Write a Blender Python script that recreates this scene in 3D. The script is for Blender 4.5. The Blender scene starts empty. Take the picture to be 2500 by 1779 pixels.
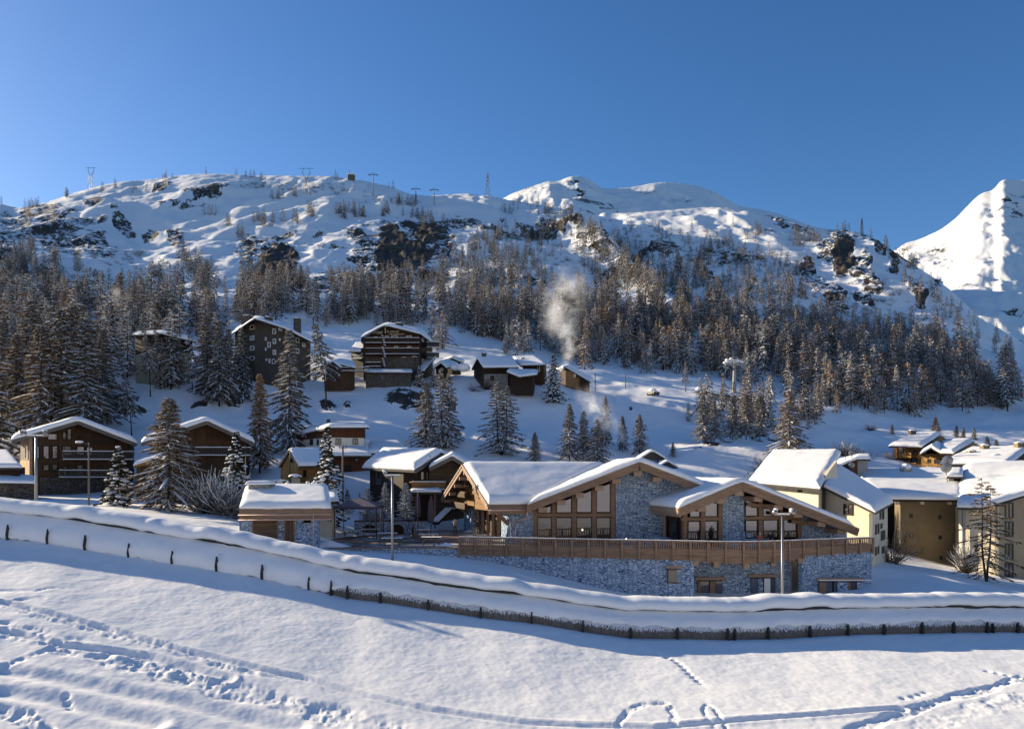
import bpy, bmesh, math, random
import numpy as np
from mathutils import Vector, Matrix

# ------------------------------------------------------------------ camera, sky, sun, exposure
SC = bpy.context.scene
COL = SC.collection
F, HZ, EYE = 1900.0, 1150.0, 7.3          # focal length and eye level in photo pixels, eye height above the terrace
cd = bpy.data.cameras.new('camera'); cam = bpy.data.objects.new('camera', cd); COL.objects.link(cam)
cam.location = (0, 0, EYE); cam.rotation_euler = (math.pi/2, 0, 0)
cd.sensor_width = 36; cd.sensor_fit = 'HORIZONTAL'; cd.lens = F/2500*36
cd.shift_y = (HZ-889.5)/2500; cd.clip_start = 0.5; cd.clip_end = 20000
SC.camera = cam
SUN_EL, SUN_AZ = math.radians(18), math.radians(62)   # azimuth: to the left of the view direction
wd = bpy.data.worlds.new('World'); SC.world = wd; wd.use_nodes = True
nt = wd.node_tree; bg = nt.nodes['Background']
sky = nt.nodes.new('ShaderNodeTexSky'); sky.sky_type = 'NISHITA'; sky.sun_disc = False
sky.sun_elevation = SUN_EL; sky.sun_rotation = -SUN_AZ
sky.altitude = 1800; sky.air_density = 1.0; sky.dust_density = 1.3; sky.ozone_density = 2.2
hs = nt.nodes.new('ShaderNodeHueSaturation'); hs.inputs['Saturation'].default_value = 1.25; hs.inputs['Hue'].default_value = 0.506; hs.inputs['Value'].default_value = 1.2; nt.links.new(sky.outputs[0], hs.inputs['Color'])
nt.links.new(hs.outputs[0], bg.inputs[0]); bg.inputs[1].default_value = 0.068
sd = bpy.data.lights.new('sun', 'SUN'); sd.energy = 5.0; sd.angle = math.radians(0.5); sd.color = (1.0, 0.85, 0.62)
so = bpy.data.objects.new('sun', sd); COL.objects.link(so)
SDIR = Vector((-math.cos(SUN_EL)*math.sin(SUN_AZ), math.cos(SUN_EL)*math.cos(SUN_AZ), math.sin(SUN_EL)))
so.rotation_euler = SDIR.to_track_quat('Z', 'Y').to_euler(); so.location = (-300, 200, 400)
SC.view_settings.view_transform = 'Standard'; SC.view_settings.look = 'None'
SC.view_settings.exposure = 0.98; SC.view_settings.gamma = 1; SC.view_settings.use_curve_mapping = False
SC.render.engine = 'CYCLES'
SC.cycles.use_denoising = True
SC.cycles.max_bounces = 6; SC.cycles.diffuse_bounces = 3; SC.cycles.glossy_bounces = 2; SC.cycles.volume_bounces = 3
SC.cycles.transparent_max_bounces = 8
SC.cycles.volume_step_rate = 2.0

# ------------------------------------------------------------------ helpers
RNG = random.Random(7)
def W(px, py, D): return Vector(((px-1250)*D/F, D, EYE-(py-HZ)*D/F))
def X_(px, D): return (px-1250)*D/F
def Z_(py, D): return EYE-(py-HZ)*D/F

def _h(ix, iy, s):
    n = (ix.astype(np.int64)*374761393 + iy.astype(np.int64)*668265263 + s*974634777) & 0xffffffff
    n = ((n ^ (n >> 13))*1274126177) & 0xffffffff
    n = ((n ^ (n >> 16))*2246822519) & 0xffffffff
    return ((n ^ (n >> 15)) & 0xffffff)/float(0xffffff)
def vnoise(x, y, s=0):
    x = np.asarray(x, float); y = np.asarray(y, float)
    ix = np.floor(x); iy = np.floor(y); fx = x-ix; fy = y-iy
    fx = fx*fx*fx*(fx*(fx*6-15)+10); fy = fy*fy*fy*(fy*(fy*6-15)+10)
    a = _h(ix, iy, s); b = _h(ix+1, iy, s); c = _h(ix, iy+1, s); d = _h(ix+1, iy+1, s)
    return (a+(b-a)*fx)*(1-fy) + (c+(d-c)*fx)*fy
def fbm(x, y, s=0, o=4):
    r = 0; a = 0.5; t = 0
    for k in range(o):
        r = r + a*(vnoise(x, y, s+17*k)*2-1); t += a; a *= .5; x = x*2.03+11.3; y = y*2.03+5.7
    return r/t
def ridged(x, y, s=0, o=4):
    r = 0; a = 0.5; t = 0
    for k in range(o):
        r = r + a*(1-np.abs(vnoise(x, y, s+17*k)*2-1)); t += a; a *= .5; x = x*2.1+3.3; y = y*2.1+9.7
    return r/t
def smooth(a, sig, axis=0):
    if sig <= 0: return a
    n = int(3*sig)+1; k = np.exp(-0.5*(np.arange(-n, n+1)/sig)**2); k /= k.sum()
    pad = [(0, 0)]*a.ndim; pad[axis] = (n, n)
    return np.apply_along_axis(lambda v: np.convolve(v, k, 'valid'), axis, np.pad(a, pad, 'edge'))
def sst(a, b, x):
    t = np.clip((x-a)/(b-a), 0, 1); return t*t*(3-2*t)

def link(o, parent=None):
    COL.objects.link(o)
    if parent is not None: o.parent = parent
    return o
def tag(o, label=None, cat=None, group=None, kind=None):
    if label: o['label'] = label
    if cat: o['category'] = cat
    if group: o['group'] = group
    if kind: o['kind'] = kind
    return o
def thing(name, loc, label, cat, group=None, rz=0.0):
    o = bpy.data.objects.new(name, None); o.empty_display_size = .3
    o.location = loc; o.rotation_euler = (0, 0, rz); link(o)
    return tag(o, label, cat, group)
def np_mesh(name, V, Q, mats, mi=None, smooth_=False):
    """V (n,3) array, Q list/array of quads or tris with equal length"""
    me = bpy.data.meshes.new(name); V = np.asarray(V, np.float32); Q = np.asarray(Q, np.int32)
    k = Q.shape[1]
    me.vertices.add(len(V)); me.vertices.foreach_set('co', V.ravel())
    me.loops.add(Q.size); me.loops.foreach_set('vertex_index', Q.ravel())
    me.polygons.add(len(Q)); me.polygons.foreach_set('loop_start', np.arange(0, Q.size, k, dtype=np.int32))
    me.polygons.foreach_set('loop_total', np.full(len(Q), k, np.int32))
    for m in mats: me.materials.append(m)
    if mi is not None: me.polygons.foreach_set('material_index', np.asarray(mi, np.int32))
    if smooth_: me.polygons.foreach_set('use_smooth', np.ones(len(Q), bool))
    me.update(calc_edges=True); me.validate(); return me

class MB:
    """collects faces, then links them as one mesh object"""
    def __init__(s): s.v = []; s.f = []; s.m = []; s.sm = []
    def add(s, pts, faces, m=0, sm=False):
        b = len(s.v); s.v += [tuple(p) for p in pts]
        for f in faces: s.f.append([b+i for i in f]); s.m.append(m); s.sm.append(sm)
        return s
    def hexa(s, p, m=0):   # p: 4 bottom (ccw from above) then 4 top
        return s.add(p, [(3, 2, 1, 0), (4, 5, 6, 7), (0, 1, 5, 4), (1, 2, 6, 5), (2, 3, 7, 6), (3, 0, 4, 7)], m)
    def box(s, x0, x1, y0, y1, z0, z1, m=0):
        return s.hexa([(x0, y0, z0), (x1, y0, z0), (x1, y1, z0), (x0, y1, z0), (x0, y0, z1), (x1, y0, z1), (x1, y1, z1), (x0, y1, z1)], m)
    def beam(s, p0, p1, w, h, m=0, up=(0, 0, 1)):
        p0 = Vector(p0); p1 = Vector(p1); d = (p1-p0).normalized(); u = Vector(up)
        r = d.cross(u)
        if r.length < 1e-4: r = d.cross(Vector((1, 0, 0)))
        r.normalize(); u = r.cross(d).normalized(); r *= w/2; u *= h/2
        return s.add([p0-r-u, p0+r-u, p0+r+u, p0-r+u, p1-r-u, p1+r-u, p1+r+u, p1-r+u],
                     [(0, 1, 2, 3), (7, 6, 5, 4), (0, 4, 5, 1), (1, 5, 6, 2), (2, 6, 7, 3), (3, 7, 4, 0)], m)
    def tube(s, p0, p1, r0, r1=None, n=6, m=0, caps=True):
        r1 = r0 if r1 is None else r1
        p0 = Vector(p0); p1 = Vector(p1); d = (p1-p0).normalized()
        a = d.cross(Vector((0, 0, 1)))
        if a.length < 1e-3: a = Vector((1, 0, 0))
        a.normalize(); b = d.cross(a); P = []
        for c, r in ((p0, r0), (p1, r1)):
            for k in range(n):
                t = 2*math.pi*k/n; P.append(c+a*(r*math.cos(t))+b*(r*math.sin(t)))
        fs = [(k, (k+1) % n, n+(k+1) % n, n+k) for k in range(n)]
        if caps: fs += [tuple(range(n-1, -1, -1)), tuple(range(n, 2*n))]
        return s.add(P, fs, m, True)
    def prism(s, poly, vec, m=0):   # poly: list of 3D points (planar), extruded by vec
        n = len(poly); v = Vector(vec); P = [Vector(p) for p in poly]; P += [p+v for p in P]
        return s.add(P, [tuple(range(n-1, -1, -1)), tuple(range(n, 2*n))]+[(k, (k+1) % n, n+(k+1) % n, n+k) for k in range(n)], m)
    def ball(s, c, rx, ry, rz, nu=10, nv=6, m=0, seed=None, jit=0.0):
        c = Vector(c); P = []; r = random.Random(seed)
        for j in range(nv+1):
            t = math.pi*j/nv
            for i in range(nu):
                a = 2*math.pi*i/nu; k = 1+jit*(r.random()*2-1)
                P.append(c+Vector((rx*math.sin(t)*math.cos(a)*k, ry*math.sin(t)*math.sin(a)*k, rz*math.cos(t)*k)))
        return s.add(P, [(j*nu+i, j*nu+(i+1) % nu, (j+1)*nu+(i+1) % nu, (j+1)*nu+i) for j in range(nv) for i in range(nu)], m, True)
    def build(s, name, mats, parent=None, off=None):
        me = bpy.data.meshes.new(name)
        v = s.v if off is None else [(x-off[0], y-off[1], z-off[2]) for x, y, z in s.v]
        me.from_pydata(v, [], s.f)
        for m in (mats if isinstance(mats, (list, tuple)) else [mats]): me.materials.append(m)
        me.polygons.foreach_set('material_index', s.m); me.polygons.foreach_set('use_smooth', s.sm)
        bm = bmesh.new(); bm.from_mesh(me); bmesh.ops.recalc_face_normals(bm, faces=bm.faces); bm.to_mesh(me); bm.free()
        me.update()
        return link(bpy.data.objects.new(name, me), parent)

# ------------------------------------------------------------------ materials
M = {}
class NT:
    def __init__(s, name):
        s.mat = bpy.data.materials.new(name); s.mat.use_nodes = True; s.t = s.mat.node_tree
        s.b = s.t.nodes['Principled BSDF']; s.out = s.t.nodes['Material Output']; M[name] = s.mat
    def n(s, kind, **kw):
        nd = s.t.nodes.new('ShaderNode'+kind)
        for k, v in kw.items(): setattr(nd, k, v)
        return nd
    def set(s, nd, **kw):
        for k, v in kw.items(): nd.inputs[k.replace('_', ' ')].default_value = v
        return nd
    def l(s, a, b): s.t.links.new(a, b)
    def coord(s, scale=(1, 1, 1), kind='Object'):
        c = s.n('TexCoord'); mp = s.n('Mapping'); mp.inputs['Scale'].default_value = scale
        s.l(c.outputs[kind], mp.inputs[0]); return mp.outputs[0]
    def noise(s, vec, scale, detail=4, rough=.55, dist=0):
        nd = s.n('TexNoise'); s.l(vec, nd.inputs['Vector'])
        nd.inputs['Scale'].default_value = scale; nd.inputs['Detail'].default_value = detail
        nd.inputs['Roughness'].default_value = rough; nd.inputs['Distortion'].default_value = dist
        return nd.outputs[0]
    def ramp(s, fac, stops, interp='LINEAR'):
        r = s.n('ValToRGB'); s.l(fac, r.inputs[0]); e = r.color_ramp.elements; r.color_ramp.interpolation = interp
        while len(e) < len(stops): e.new(.5)
        for k, (p, c) in enumerate(stops): e[k].position = p; e[k].color = c if len(c) == 4 else (*c, 1)
        return r.outputs[0]
    def math(s, op, a, b=None):
        nd = s.n('Math', operation=op)
        for i, v in enumerate((a, b)):
            if v is None: continue
            if isinstance(v, (int, float)): nd.inputs[i].default_value = v
            else: s.l(v, nd.inputs[i])
        return nd.outputs[0]
    def mix(s, fac, a, b, mode='MIX'):
        nd = s.n('MixRGB', blend_type=mode)
        for i, v in enumerate((fac, a, b)):
            if isinstance(v, (int, float)): nd.inputs[i].default_value = v
            elif isinstance(v, tuple): nd.inputs[i].default_value = v if len(v) == 4 else (*v, 1)
            else: s.l(v, nd.inputs[i])
        return nd.outputs[0]
    def bump(s, h, strength, dist, prev=None):
        nd = s.n('Bump'); nd.inputs['Strength'].default_value = strength; nd.inputs['Distance'].default_value = dist
        s.l(h, nd.inputs['Height'])
        if prev is not None: s.l(prev, nd.inputs['Normal'])
        return nd.outputs[0]
    def fin(s, col=None, rough=None, nrm=None, spec=None):
        b = s.b
        for key, v in (('Base Color', col), ('Roughness', rough), ('Normal', nrm), ('Specular IOR Level', spec)):
            if v is None: continue
            if isinstance(v, (int, float)): b.inputs[key].default_value = v
            elif isinstance(v, tuple): b.inputs[key].default_value = v if len(v) == 4 else (*v, 1)
            else: s.l(v, b.inputs[key])
        return s.mat

SNOWC = (0.87, 0.86, 0.84)
def mk_snow(name, fine=1.0):
    t = NT(name); c = t.coord()
    n1 = t.noise(c, 1.3*fine, 4); n2 = t.noise(c, 9*fine, 3); n3 = t.noise(c, 40*fine, 2)
    b = t.bump(n1, .28, .12/fine); b = t.bump(n2, .3, .02/fine, b); b = t.bump(n3, .5, .008/fine, b)
    col = t.ramp(n1, [(.3, (.82, .815, .80)), (.7, SNOWC)])
    return t.fin(col, .62, b, .25)
mk_snow('snow'); mk_snow('snow_lump', 1.6)

def mk_wood(name, c0, c1, scale=(.35, .35, 7), rough=.75, plank=None):
    t = NT(name); c = t.coord(scale); n1 = t.noise(c, 2.2, 5, .65, .4)
    c2 = t.coord((1, 1, 1)); n2 = t.noise(c2, .8, 3)
    col = t.ramp(n1, [(.3, c0), (.68, c1)])
    col = t.mix(t.math('MULTIPLY', n2, .5), col, tuple(x*.55 for x in c0))
    b = t.bump(n1, .5, .02)
    if plank:
        sx = t.n('SeparateXYZ'); tc = t.n('TexCoord'); t.l(tc.outputs['Object'], sx.inputs[0])
        ax = {'z': [2], 'x': [0, 1]}[plank[0]]
        v = sx.outputs[ax[0]]
        if len(ax) > 1: v = t.math('ADD', v, sx.outputs[ax[1]])
        fr = t.math('FRACT', t.math('MULTIPLY', v, 1.0/plank[1]))
        g = t.math('LESS_THAN', fr, .09)
        idv = t.math('FRACT', t.math('MULTIPLY', t.math('FLOOR', t.math('MULTIPLY', v, 1.0/plank[1])), .618))
        col = t.mix(t.math('MULTIPLY', idv, .45), col, tuple(x*.5 for x in c0))
        col = t.mix(t.math('MULTIPLY', g, .85), col, (0.012, 0.009, 0.007))
        b = t.bump(t.math('SUBTRACT', 1.0, g), .6, .02, b)
    return t.fin(col, rough, b, .25)
mk_wood('wood_beam', (.15, .092, .056), (.38, .25, .165))
mk_wood('wood_pale', (.24, .155, .105), (.48, .34, .245))
mk_wood('wood_dark', (.022, .013, .008), (.070, .040, .022), plank=('z', .24))
mk_wood('wood_board', (.055, .033, .018), (.145, .088, .047), plank=('z', .26))
mk_wood('wood_upright', (.050, .026, .012), (.155, .080, .036), (6, 6, .4), plank=('x', .22))
mk_wood('wood_red', (.095, .030, .012), (.17, .062, .026), (6, 6, .4), plank=('x', .25))
mk_wood('wood_gold', (.38, .20, .06), (.62, .37, .13), (6, 6, .4), plank=('x', .25))
mk_wood('wood_amber', (.20, .095, .028), (.44, .24, .08), plank=('z', .22))
mk_wood('wood_amber2', (.085, .052, .030), (.24, .155, .095), plank=('z', .3))
mk_wood('wood_door', (.08, .048, .028), (.22, .14, .085), (6, 6, .4), plank=('x', .25))
mk_wood('wood_grey', (.08, .07, .06), (.20, .175, .15))
mk_wood('bark', (.022, .016, .011), (.06, .043, .030), (5, 5, .8))
mk_wood('deck_wood', (.085, .052, .035), (.21, .135, .095), (.4, 4, 1), plank=None)

def mk_stone(name, cols, joint, sc=(1.0, 1.0, 2.1), size=2.6, snowy=0.0):
    t = NT(name); c = t.coord(sc); w = t.n('TexNoise'); t.l(c, w.inputs['Vector']); w.inputs['Scale'].default_value = 1.6
    vm = t.n('MixRGB', blend_type='ADD'); vm.inputs[0].default_value = .14; t.l(c, vm.inputs[1]); t.l(w.outputs['Color'], vm.inputs[2])
    v1 = t.n('TexVoronoi', feature='DISTANCE_TO_EDGE'); v1.inputs['Scale'].default_value = size; t.l(vm.outputs[0], v1.inputs['Vector'])
    v2 = t.n('TexVoronoi', feature='F1'); v2.inputs['Scale'].default_value = size; t.l(vm.outputs[0], v2.inputs['Vector'])
    v1.inputs['Randomness'].default_value = .8; v2.inputs['Randomness'].default_value = .8
    sp = t.n('SeparateColor'); t.l(v2.outputs['Color'], sp.inputs[0])
    base = t.ramp(sp.outputs[0], [(k/(len(cols)-1), cc) for k, cc in enumerate(cols)])
    n = t.noise(c, 7, 5, .7); base = t.mix(.35, base, t.ramp(n, [(.3, tuple(x*.45 for x in cols[0])), (.7, cols[-1])]))
    if snowy:
        base = t.mix(t.math('MULTIPLY', t.math('GREATER_THAN', t.noise(c, 3.1, 6, .7), .56), snowy), base, SNOWC)
    j = t.ramp(v1.outputs['Distance'], [(.025, (1, 1, 1)), (.085, (0, 0, 0))])
    col = t.mix(j, base, joint)
    b = t.bump(t.ramp(v1.outputs['Distance'], [(0, (0, 0, 0)), (.18, (1, 1, 1))]), .9, .06); b = t.bump(n, .4, .03, b)
    return t.fin(col, .85, b, .2)
mk_stone('stone_blue', [(.22, .31, .44), (.42, .53, .67), (.62, .71, .82), (.31, .42, .56)], (.055, .09, .16))
mk_stone('stone_grey', [(.06, .052, .045), (.12, .105, .09), (.20, .18, .155)], (.03, .026, .022))
mk_stone('stone_white', [(.25, .24, .23), (.42, .41, .40), (.55, .54, .52)], (.08, .075, .07), size=2.6)

def mk_plain(name, c, rough=.8, var=.25, spec=.25, metal=0, bumpy=.02, sc=1.5):
    t = NT(name); co = t.coord(); n = t.noise(co, sc, 5, .6)
    col = t.ramp(n, [(.28, tuple(x*(1-var) for x in c)), (.72, tuple(min(1, x*(1+var*.5)) for x in c))])
    t.b.inputs['Metallic'].default_value = metal
    return t.fin(col, rough, t.bump(t.noise(co, 14, 3), .3, bumpy), spec)
mk_plain('tan_mid', (.34, .28, .19), .85, .16, sc=.6)  # darkened cream: shade on the tall block's right side put into the colour
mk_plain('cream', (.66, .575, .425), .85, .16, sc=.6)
mk_plain('tan', (.21, .165, .10), .85, .18, sc=.6)
mk_plain('white_wall', (.72, .68, .58), .85, .10)
mk_plain('grey_render', (.075, .066, .056), .9, .25)
mk_plain('yellow_render', (.38, .33, .22), .9, .25)
mk_plain('metal_grey', (.22, .225, .235), .45, .12, .5, .6)
mk_plain('metal_dark', (.06, .058, .055), .55, .2, .4, .3)
mk_plain('white_paint', (.75, .74, .72), .5, .08)
mk_plain('copper', (.58, .38, .31), .5, .10, .4, .2)
mk_plain('roof_edge', (.055, .048, .042), .8, .2)
mk_plain('canvas_dark', (.085, .070, .085), .85, .15)
mk_plain('canvas_top', (.17, .14, .155), .85, .15)
mk_plain('machine', (.16, .105, .025), .5, .3, .4)
mk_plain('rubber', (.015, .015, .015), .8, .2)
mk_plain('concrete', (.34, .32, .29), .9, .3, sc=3)
mk_plain('skin', (.50, .30, .22), .6, .05); mk_plain('cloth_black', (.012, .012, .014), .9, .2)
mk_plain('cloth_brown', (.10, .075, .055), .9, .2); mk_plain('cloth_blue', (.10, .16, .26), .9, .2)
mk_plain('cloth_cream', (.42, .37, .30), .9, .15); mk_plain('cloth_teal', (.20, .42, .46), .9, .15); mk_plain('cloth_red', (.32, .10, .08), .9, .2)
mk_plain('letter', (.75, .68, .5), .6, .05); mk_plain('red_paint', (.5, .09, .04), .6, .1)
mk_plain('shutter_blue', (.10, .13, .2), .8, .1)
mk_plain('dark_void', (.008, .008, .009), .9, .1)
def mk_glass(name, base, refl, rc=(.8, .78, .85)):
    t = NT(name); g = t.n('BsdfGlossy'); g.inputs['Color'].default_value = (*rc, 1); g.inputs['Roughness'].default_value = .03
    t.b.inputs['Base Color'].default_value = (*base, 1); t.b.inputs['Roughness'].default_value = .25
    co = t.coord(); g2 = t.bump(t.noise(co, .9, 2), .12, .05); t.l(g2, g.inputs['Normal'])
    m = t.n('MixShader'); m.inputs[0].default_value = refl; t.l(t.b.outputs[0], m.inputs[1]); t.l(g.outputs[0], m.inputs[2])
    t.l(m.outputs[0], t.out.inputs[0]); return t.mat
mk_glass('glass', (.020, .018, .018), .17, (.72, .70, .80)); mk_glass('glass_dim', (.015, .014, .013), .075)
t = NT('lamp_glow'); t.b.inputs['Emission Color'].default_value = (1, .72, .35, 1); t.b.inputs['Emission Strength'].default_value = 2.5
# ------------------------------------------------------------------ terrain
CP = np.concatenate([np.arange(-900, -60, 20.), np.arange(-60, 2560, 3.6), np.arange(2560, 3420, 20.)])
CD = np.concatenate([np.linspace(8, 26, 28)[:-1], np.arange(26, 57, .135), 57*1.0086**np.arange(0, 402)])
def L(*pairs): return [p[0] for p in pairs], [p[1] for p in pairs]
def ev(pairs, sig=12):
    x = np.arange(-1200, 3700, 4.); y = np.interp(x, [p[0] for p in pairs], [p[1] for p in pairs])
    return np.interp(CP, x, smooth(y, sig))
Kx = [-900, 0, 300, 600, 750, 880, 1050, 1200, 1500, 1650, 1800, 1950, 2100, 2300, 2500, 3400]
def kz(vals): return ev(list(zip(Kx, vals)))
FOOT_D = [(-900, 57), (0, 54), (300, 52.5), (600, 50.5), (900, 48.5), (1200, 47), (1500, 46.7), (1800, 47.2), (2100, 49), (2300, 50.5), (2500, 52), (3400, 56)]
FOOT_Y = [(-900, 1190), (0, 1314), (120, 1326), (208, 1342), (318, 1360), (425, 1375), (533, 1393), (641, 1412), (756, 1438), (852, 1463), (929, 1470), (1049, 1489), (1174, 1508), (1298, 1519), (1420, 1540), (1539, 1556), (1656, 1556), (1775, 1560), (1873, 1556), (1975, 1552), (2070, 1548), (2160, 1545), (2328, 1542), (2500, 1542), (3400, 1555)]
RIDGE_Y = [(-900, 470), (-300, 500), (-60, 500), (0, 497), (20, 503), (45, 508), (60, 506), (100, 498), (150, 482), (200, 465), (250, 452), (300, 443), (350, 440), (400, 434), (440, 428), (500, 424), (560, 425), (620, 430), (660, 428), (740, 430), (800, 430), (850, 434), (880, 440), (920, 448), (960, 458), (1000, 474), (1040, 478), (1080, 476), (1120, 473), (1150, 472), (1165, 478), (1190, 476), (1230, 486), (1280, 494), (1330, 503), (1400, 515), (1450, 522), (1550, 519), (1650, 512), (1720, 506), (1760, 506), (1800, 511), (1850, 520), (1900, 530), (1940, 541), (2000, 556), (2050, 562), (2090, 566), (2120, 574), (2140, 585), (2181, 612), (2240, 652), (2299, 690), (2350, 735), (2392, 776), (2440, 802), (2500, 836), (2700, 900), (3400, 960)]
RIDGE_D = [(-900, 1250), (1780, 1250), (1950, 1120), (2100, 960), (2190, 860), (2300, 760), (2400, 690), (2500, 640), (3400, 560)]
fD, fY, rD, rY = ev(FOOT_D, 8), ev(FOOT_Y, 6), ev(RIDGE_D, 8), ev(RIDGE_Y, 1.6)
def zy(y, D): return EYE-(y-HZ)*D/F
one = np.ones(len(CP)); d1 = ev([(-900, 27), (0, 30), (600, 32), (1250, 33), (3400, 33)])
lines = [(8*one, -6.5*one), (d1, zy(1779*one, d1)), (fD, zy(fY, fD)),
 (fD+5.5, kz([4.5, 4.2, 3.3, 1.5, .6, -.6, -1.2, -2.0, -3.4, -3.8, -4.0, -4.0, -3.8, -3.6, -3.8, -4])),
 (68*one, kz([4.8, 4.2, 3.2, 1.0, .1, -.4, -.8, -1.9, -4.6, -5.0, -5.2, -5.0, -3.8, -3.4, -4.4, -6])),
 (85*one, kz([5, 4, 3.2, 2.0, .3, -.4, -.4, -.4, -1.5, -2, -2.5, -2.5, -2.6, -3.8, -5.3, -7])),
 (98*one, kz([5, 3.9, 3.4, 3.8, 3.4, .7, -.3, -.2, 0, -.5, -1, -2, -3, -4.9, -6.3, -8])),
 (115*one, kz([5, 3.85, 3.9, 5.2, 5.6, 5.2, 4.6, 4.5, 4, 2.5, .5, 0, -2, -5.5, -7.5, -9])),
 (140*one, kz([7, 6.5, 9, 11, 12, 12.2, 11.5, 10.2, 9.5, 10.4, 10.3, 9.5, 8, 3, 0, -4]))]
for D, ys in ((165, [1000, 985, 1000, 1020, 1005, 1010, 1030, 1055, 1075, 1080, 1085, 1090, 1112, 1150, 1150, 1150]),
              (195, [880, 895, 895, 905, 908, 912, 915, 915, 965, 985, 1000, 1030, 1055, 1085, 1100, 1110]),
              (240, [800, 860, 865, 872, 872, 878, 882, 885, 930, 945, 958, 990, 1025, 1050, 1062, 1080]),
              (320, [740, 800, 815, 825, 825, 838, 850, 855, 902, 915, 925, 945, 965, 990, 1000, 1010]),
              (450, [650, 715, 730, 720, 725, 740, 755, 770, 790, 800, 805, 820, 835, 860, 885, 920])):
    lines.append((D*one, zy(kz(ys), D)))
for f, ys in ((.2, [560, 610, 640, 640, 650, 660, 665, 665, 700, 700, 700, 705, 725, 775, 866, 940]),
              (.5, [510, 545, 560, 585, 580, 560, 565, 572, 610, 612, 604, 606, 632, 724, 853, 950]),
              (.78, [485, 512, 490, 490, 480, 470, 505, 520, 560, 550, 543, 572, 600, 706, 845, 958])):
    D = 450+f*(rD-450); lines.append((D, zy(kz(ys), D)))
zr = zy(rY, rD)
lines += [(rD, zr), (rD*1.1, zr-35), (rD*1.5, zr-160), (3000*one, zr-300)]
nR, nC = len(CD), len(CP)
TZ = np.empty((nR, nC))
LD = np.array([l[0] for l in lines]); LZ = np.array([l[1] for l in lines])
for c in range(nC): TZ[:, c] = np.interp(CD, LD[:, c], LZ[:, c])
r0 = int(np.searchsorted(CD, 75))
sm_all = smooth(TZ, 5, 0); TZ[r0:] = sm_all[r0:]
sm2 = smooth(TZ, 14, 0); far = sst(180, 420, CD)[:, None]; TZ = TZ*(1-far)+sm2*far
rr = int(np.searchsorted(CD, 56)); TZ[:rr] = smooth(TZ[:rr+60], 6, 0)[:rr]
DX = (CP[None, :]-1250)*CD[:, None]/F; DY = np.broadcast_to(CD[:, None], DX.shape)
SY = HZ+(EYE-TZ)*F/CD[:, None]; SX = np.broadcast_to(CP[None, :], DX.shape)   # where each point sits, for placing measured rock bands
def blob(cx, cy, rx, ry, ang=0):
    a = math.radians(ang); u = (SX-cx)*math.cos(a)+(SY-cy)*math.sin(a); v = -(SX-cx)*math.sin(a)+(SY-cy)*math.cos(a)
    return np.exp(-((u/rx)**2+(v/ry)**2)**1.5)
# spur on the mountain with a gully to its right
hill = sst(260, 420, DY)
crest = [(1290, 500), (1350, 520), (1420, 560), (1500, 620), (1570, 690), (1640, 770), (1700, 840)]
cy = np.interp(SX, [p[0] for p in crest], [p[1] for p in crest])
inb = sst(1240, 1320, SX)*(1-sst(1640, 1720, SX))
dd = (SY-cy)
spur = np.exp(-((dd-38)/34)**2)*16-np.exp(-((dd+22)/26)**2)*24
TZ = TZ+spur*inb*hill*(DY/900)
# roches moutonnees and general relief
edge = 1-sst(.80, .97, DY/rD[None, :])*.75
TZ = TZ+hill*edge*(fbm(DX/120+3, DY/170, 5, 4)*13+(ridged(DX/60, DY/90, 31, 3)-.55)*9+fbm(DX/22, DY/30, 9, 3)*2.2+(ridged(DX/26, DY/38, 33, 3)-.5)*3.2)
mid = sst(125, 150, DY)*(1-sst(260, 420, DY))
TZ = TZ+mid*(fbm(DX/24, DY/30, 21, 4)*2.2+fbm(DX/7, DY/9, 22, 3)*.3)
low = sst(76, 84, DY)*(1-sst(125, 150, DY)); TZ = TZ+low*(fbm(DX/9, DY/9, 23, 3)*.25)
# hummocks: cliffs with a flat top and a steep front
ROCK = np.zeros_like(TZ)
cliffs = [(150, 590, 75, 34, 12, 7), (235, 600, 50, 26, 10, 6), (110, 528, 40, 14, 0, 4), (225, 520, 26, 10, 8, 3), (395, 500, 22, 12, -10, 4), (60, 545, 22, 40, 20, 6), (20, 560, 26, 44, 0, 6), (370, 578, 25, 8, 0, 3), (430, 590, 26, 18, 30, 4), (300, 560, 35, 12, 30, 3),
 (605, 615, 26, 28, 0, 6), (680, 640, 46, 36, 0, 9), (1040, 583, 72, 30, 8, 11), (960, 610, 46, 40, 25, 8), (880, 600, 50, 16, 18, 5), (900, 640, 46, 26, 10, 7), (980, 640, 70, 30, -4, 10), (1050, 625, 60, 18, -5, 7), (1000, 672, 80, 18, -6, 7), (860, 690, 55, 26, -10, 6), (790, 690, 70, 22, 0, 6), (930, 705, 50, 16, -15, 5), (730, 700, 40, 26, 0, 5),
 (2060, 640, 26, 34, 20, 8), (2025, 620, 30, 20, -10, 6), (2100, 665, 22, 30, 30, 6), (2130, 700, 32, 18, 40, 6), (2150, 640, 16, 10, 40, 4), (2185, 660, 14, 22, 0, 4), (2000, 690, 16, 44, -30, 7), (2040, 730, 24, 40, -35, 7), (2110, 735, 30, 18, 30, 5), (2230, 720, 26, 14, 40, 5), (2290, 700, 14, 24, -20, 5), (2250, 745, 16, 16, 0, 4), (1975, 660, 20, 30, -20, 5), (1745, 690, 46, 12, 25, 5), (1835, 700, 16, 26, 10, 5), (1505, 695, 30, 8, 25, 4), (1420, 620, 18, 6, 25, 3), (1310, 705, 26, 7, 15, 3), (1240, 695, 18, 6, 15, 3), (1460, 650, 20, 6, 20, 3),
 (1460, 490, 30, 9, 0, 4), (1735, 527, 28, 6, 0, 3), (1500, 500, 20, 5, 0, 3), (1165, 498, 14, 5, 0, 2)]
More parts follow.
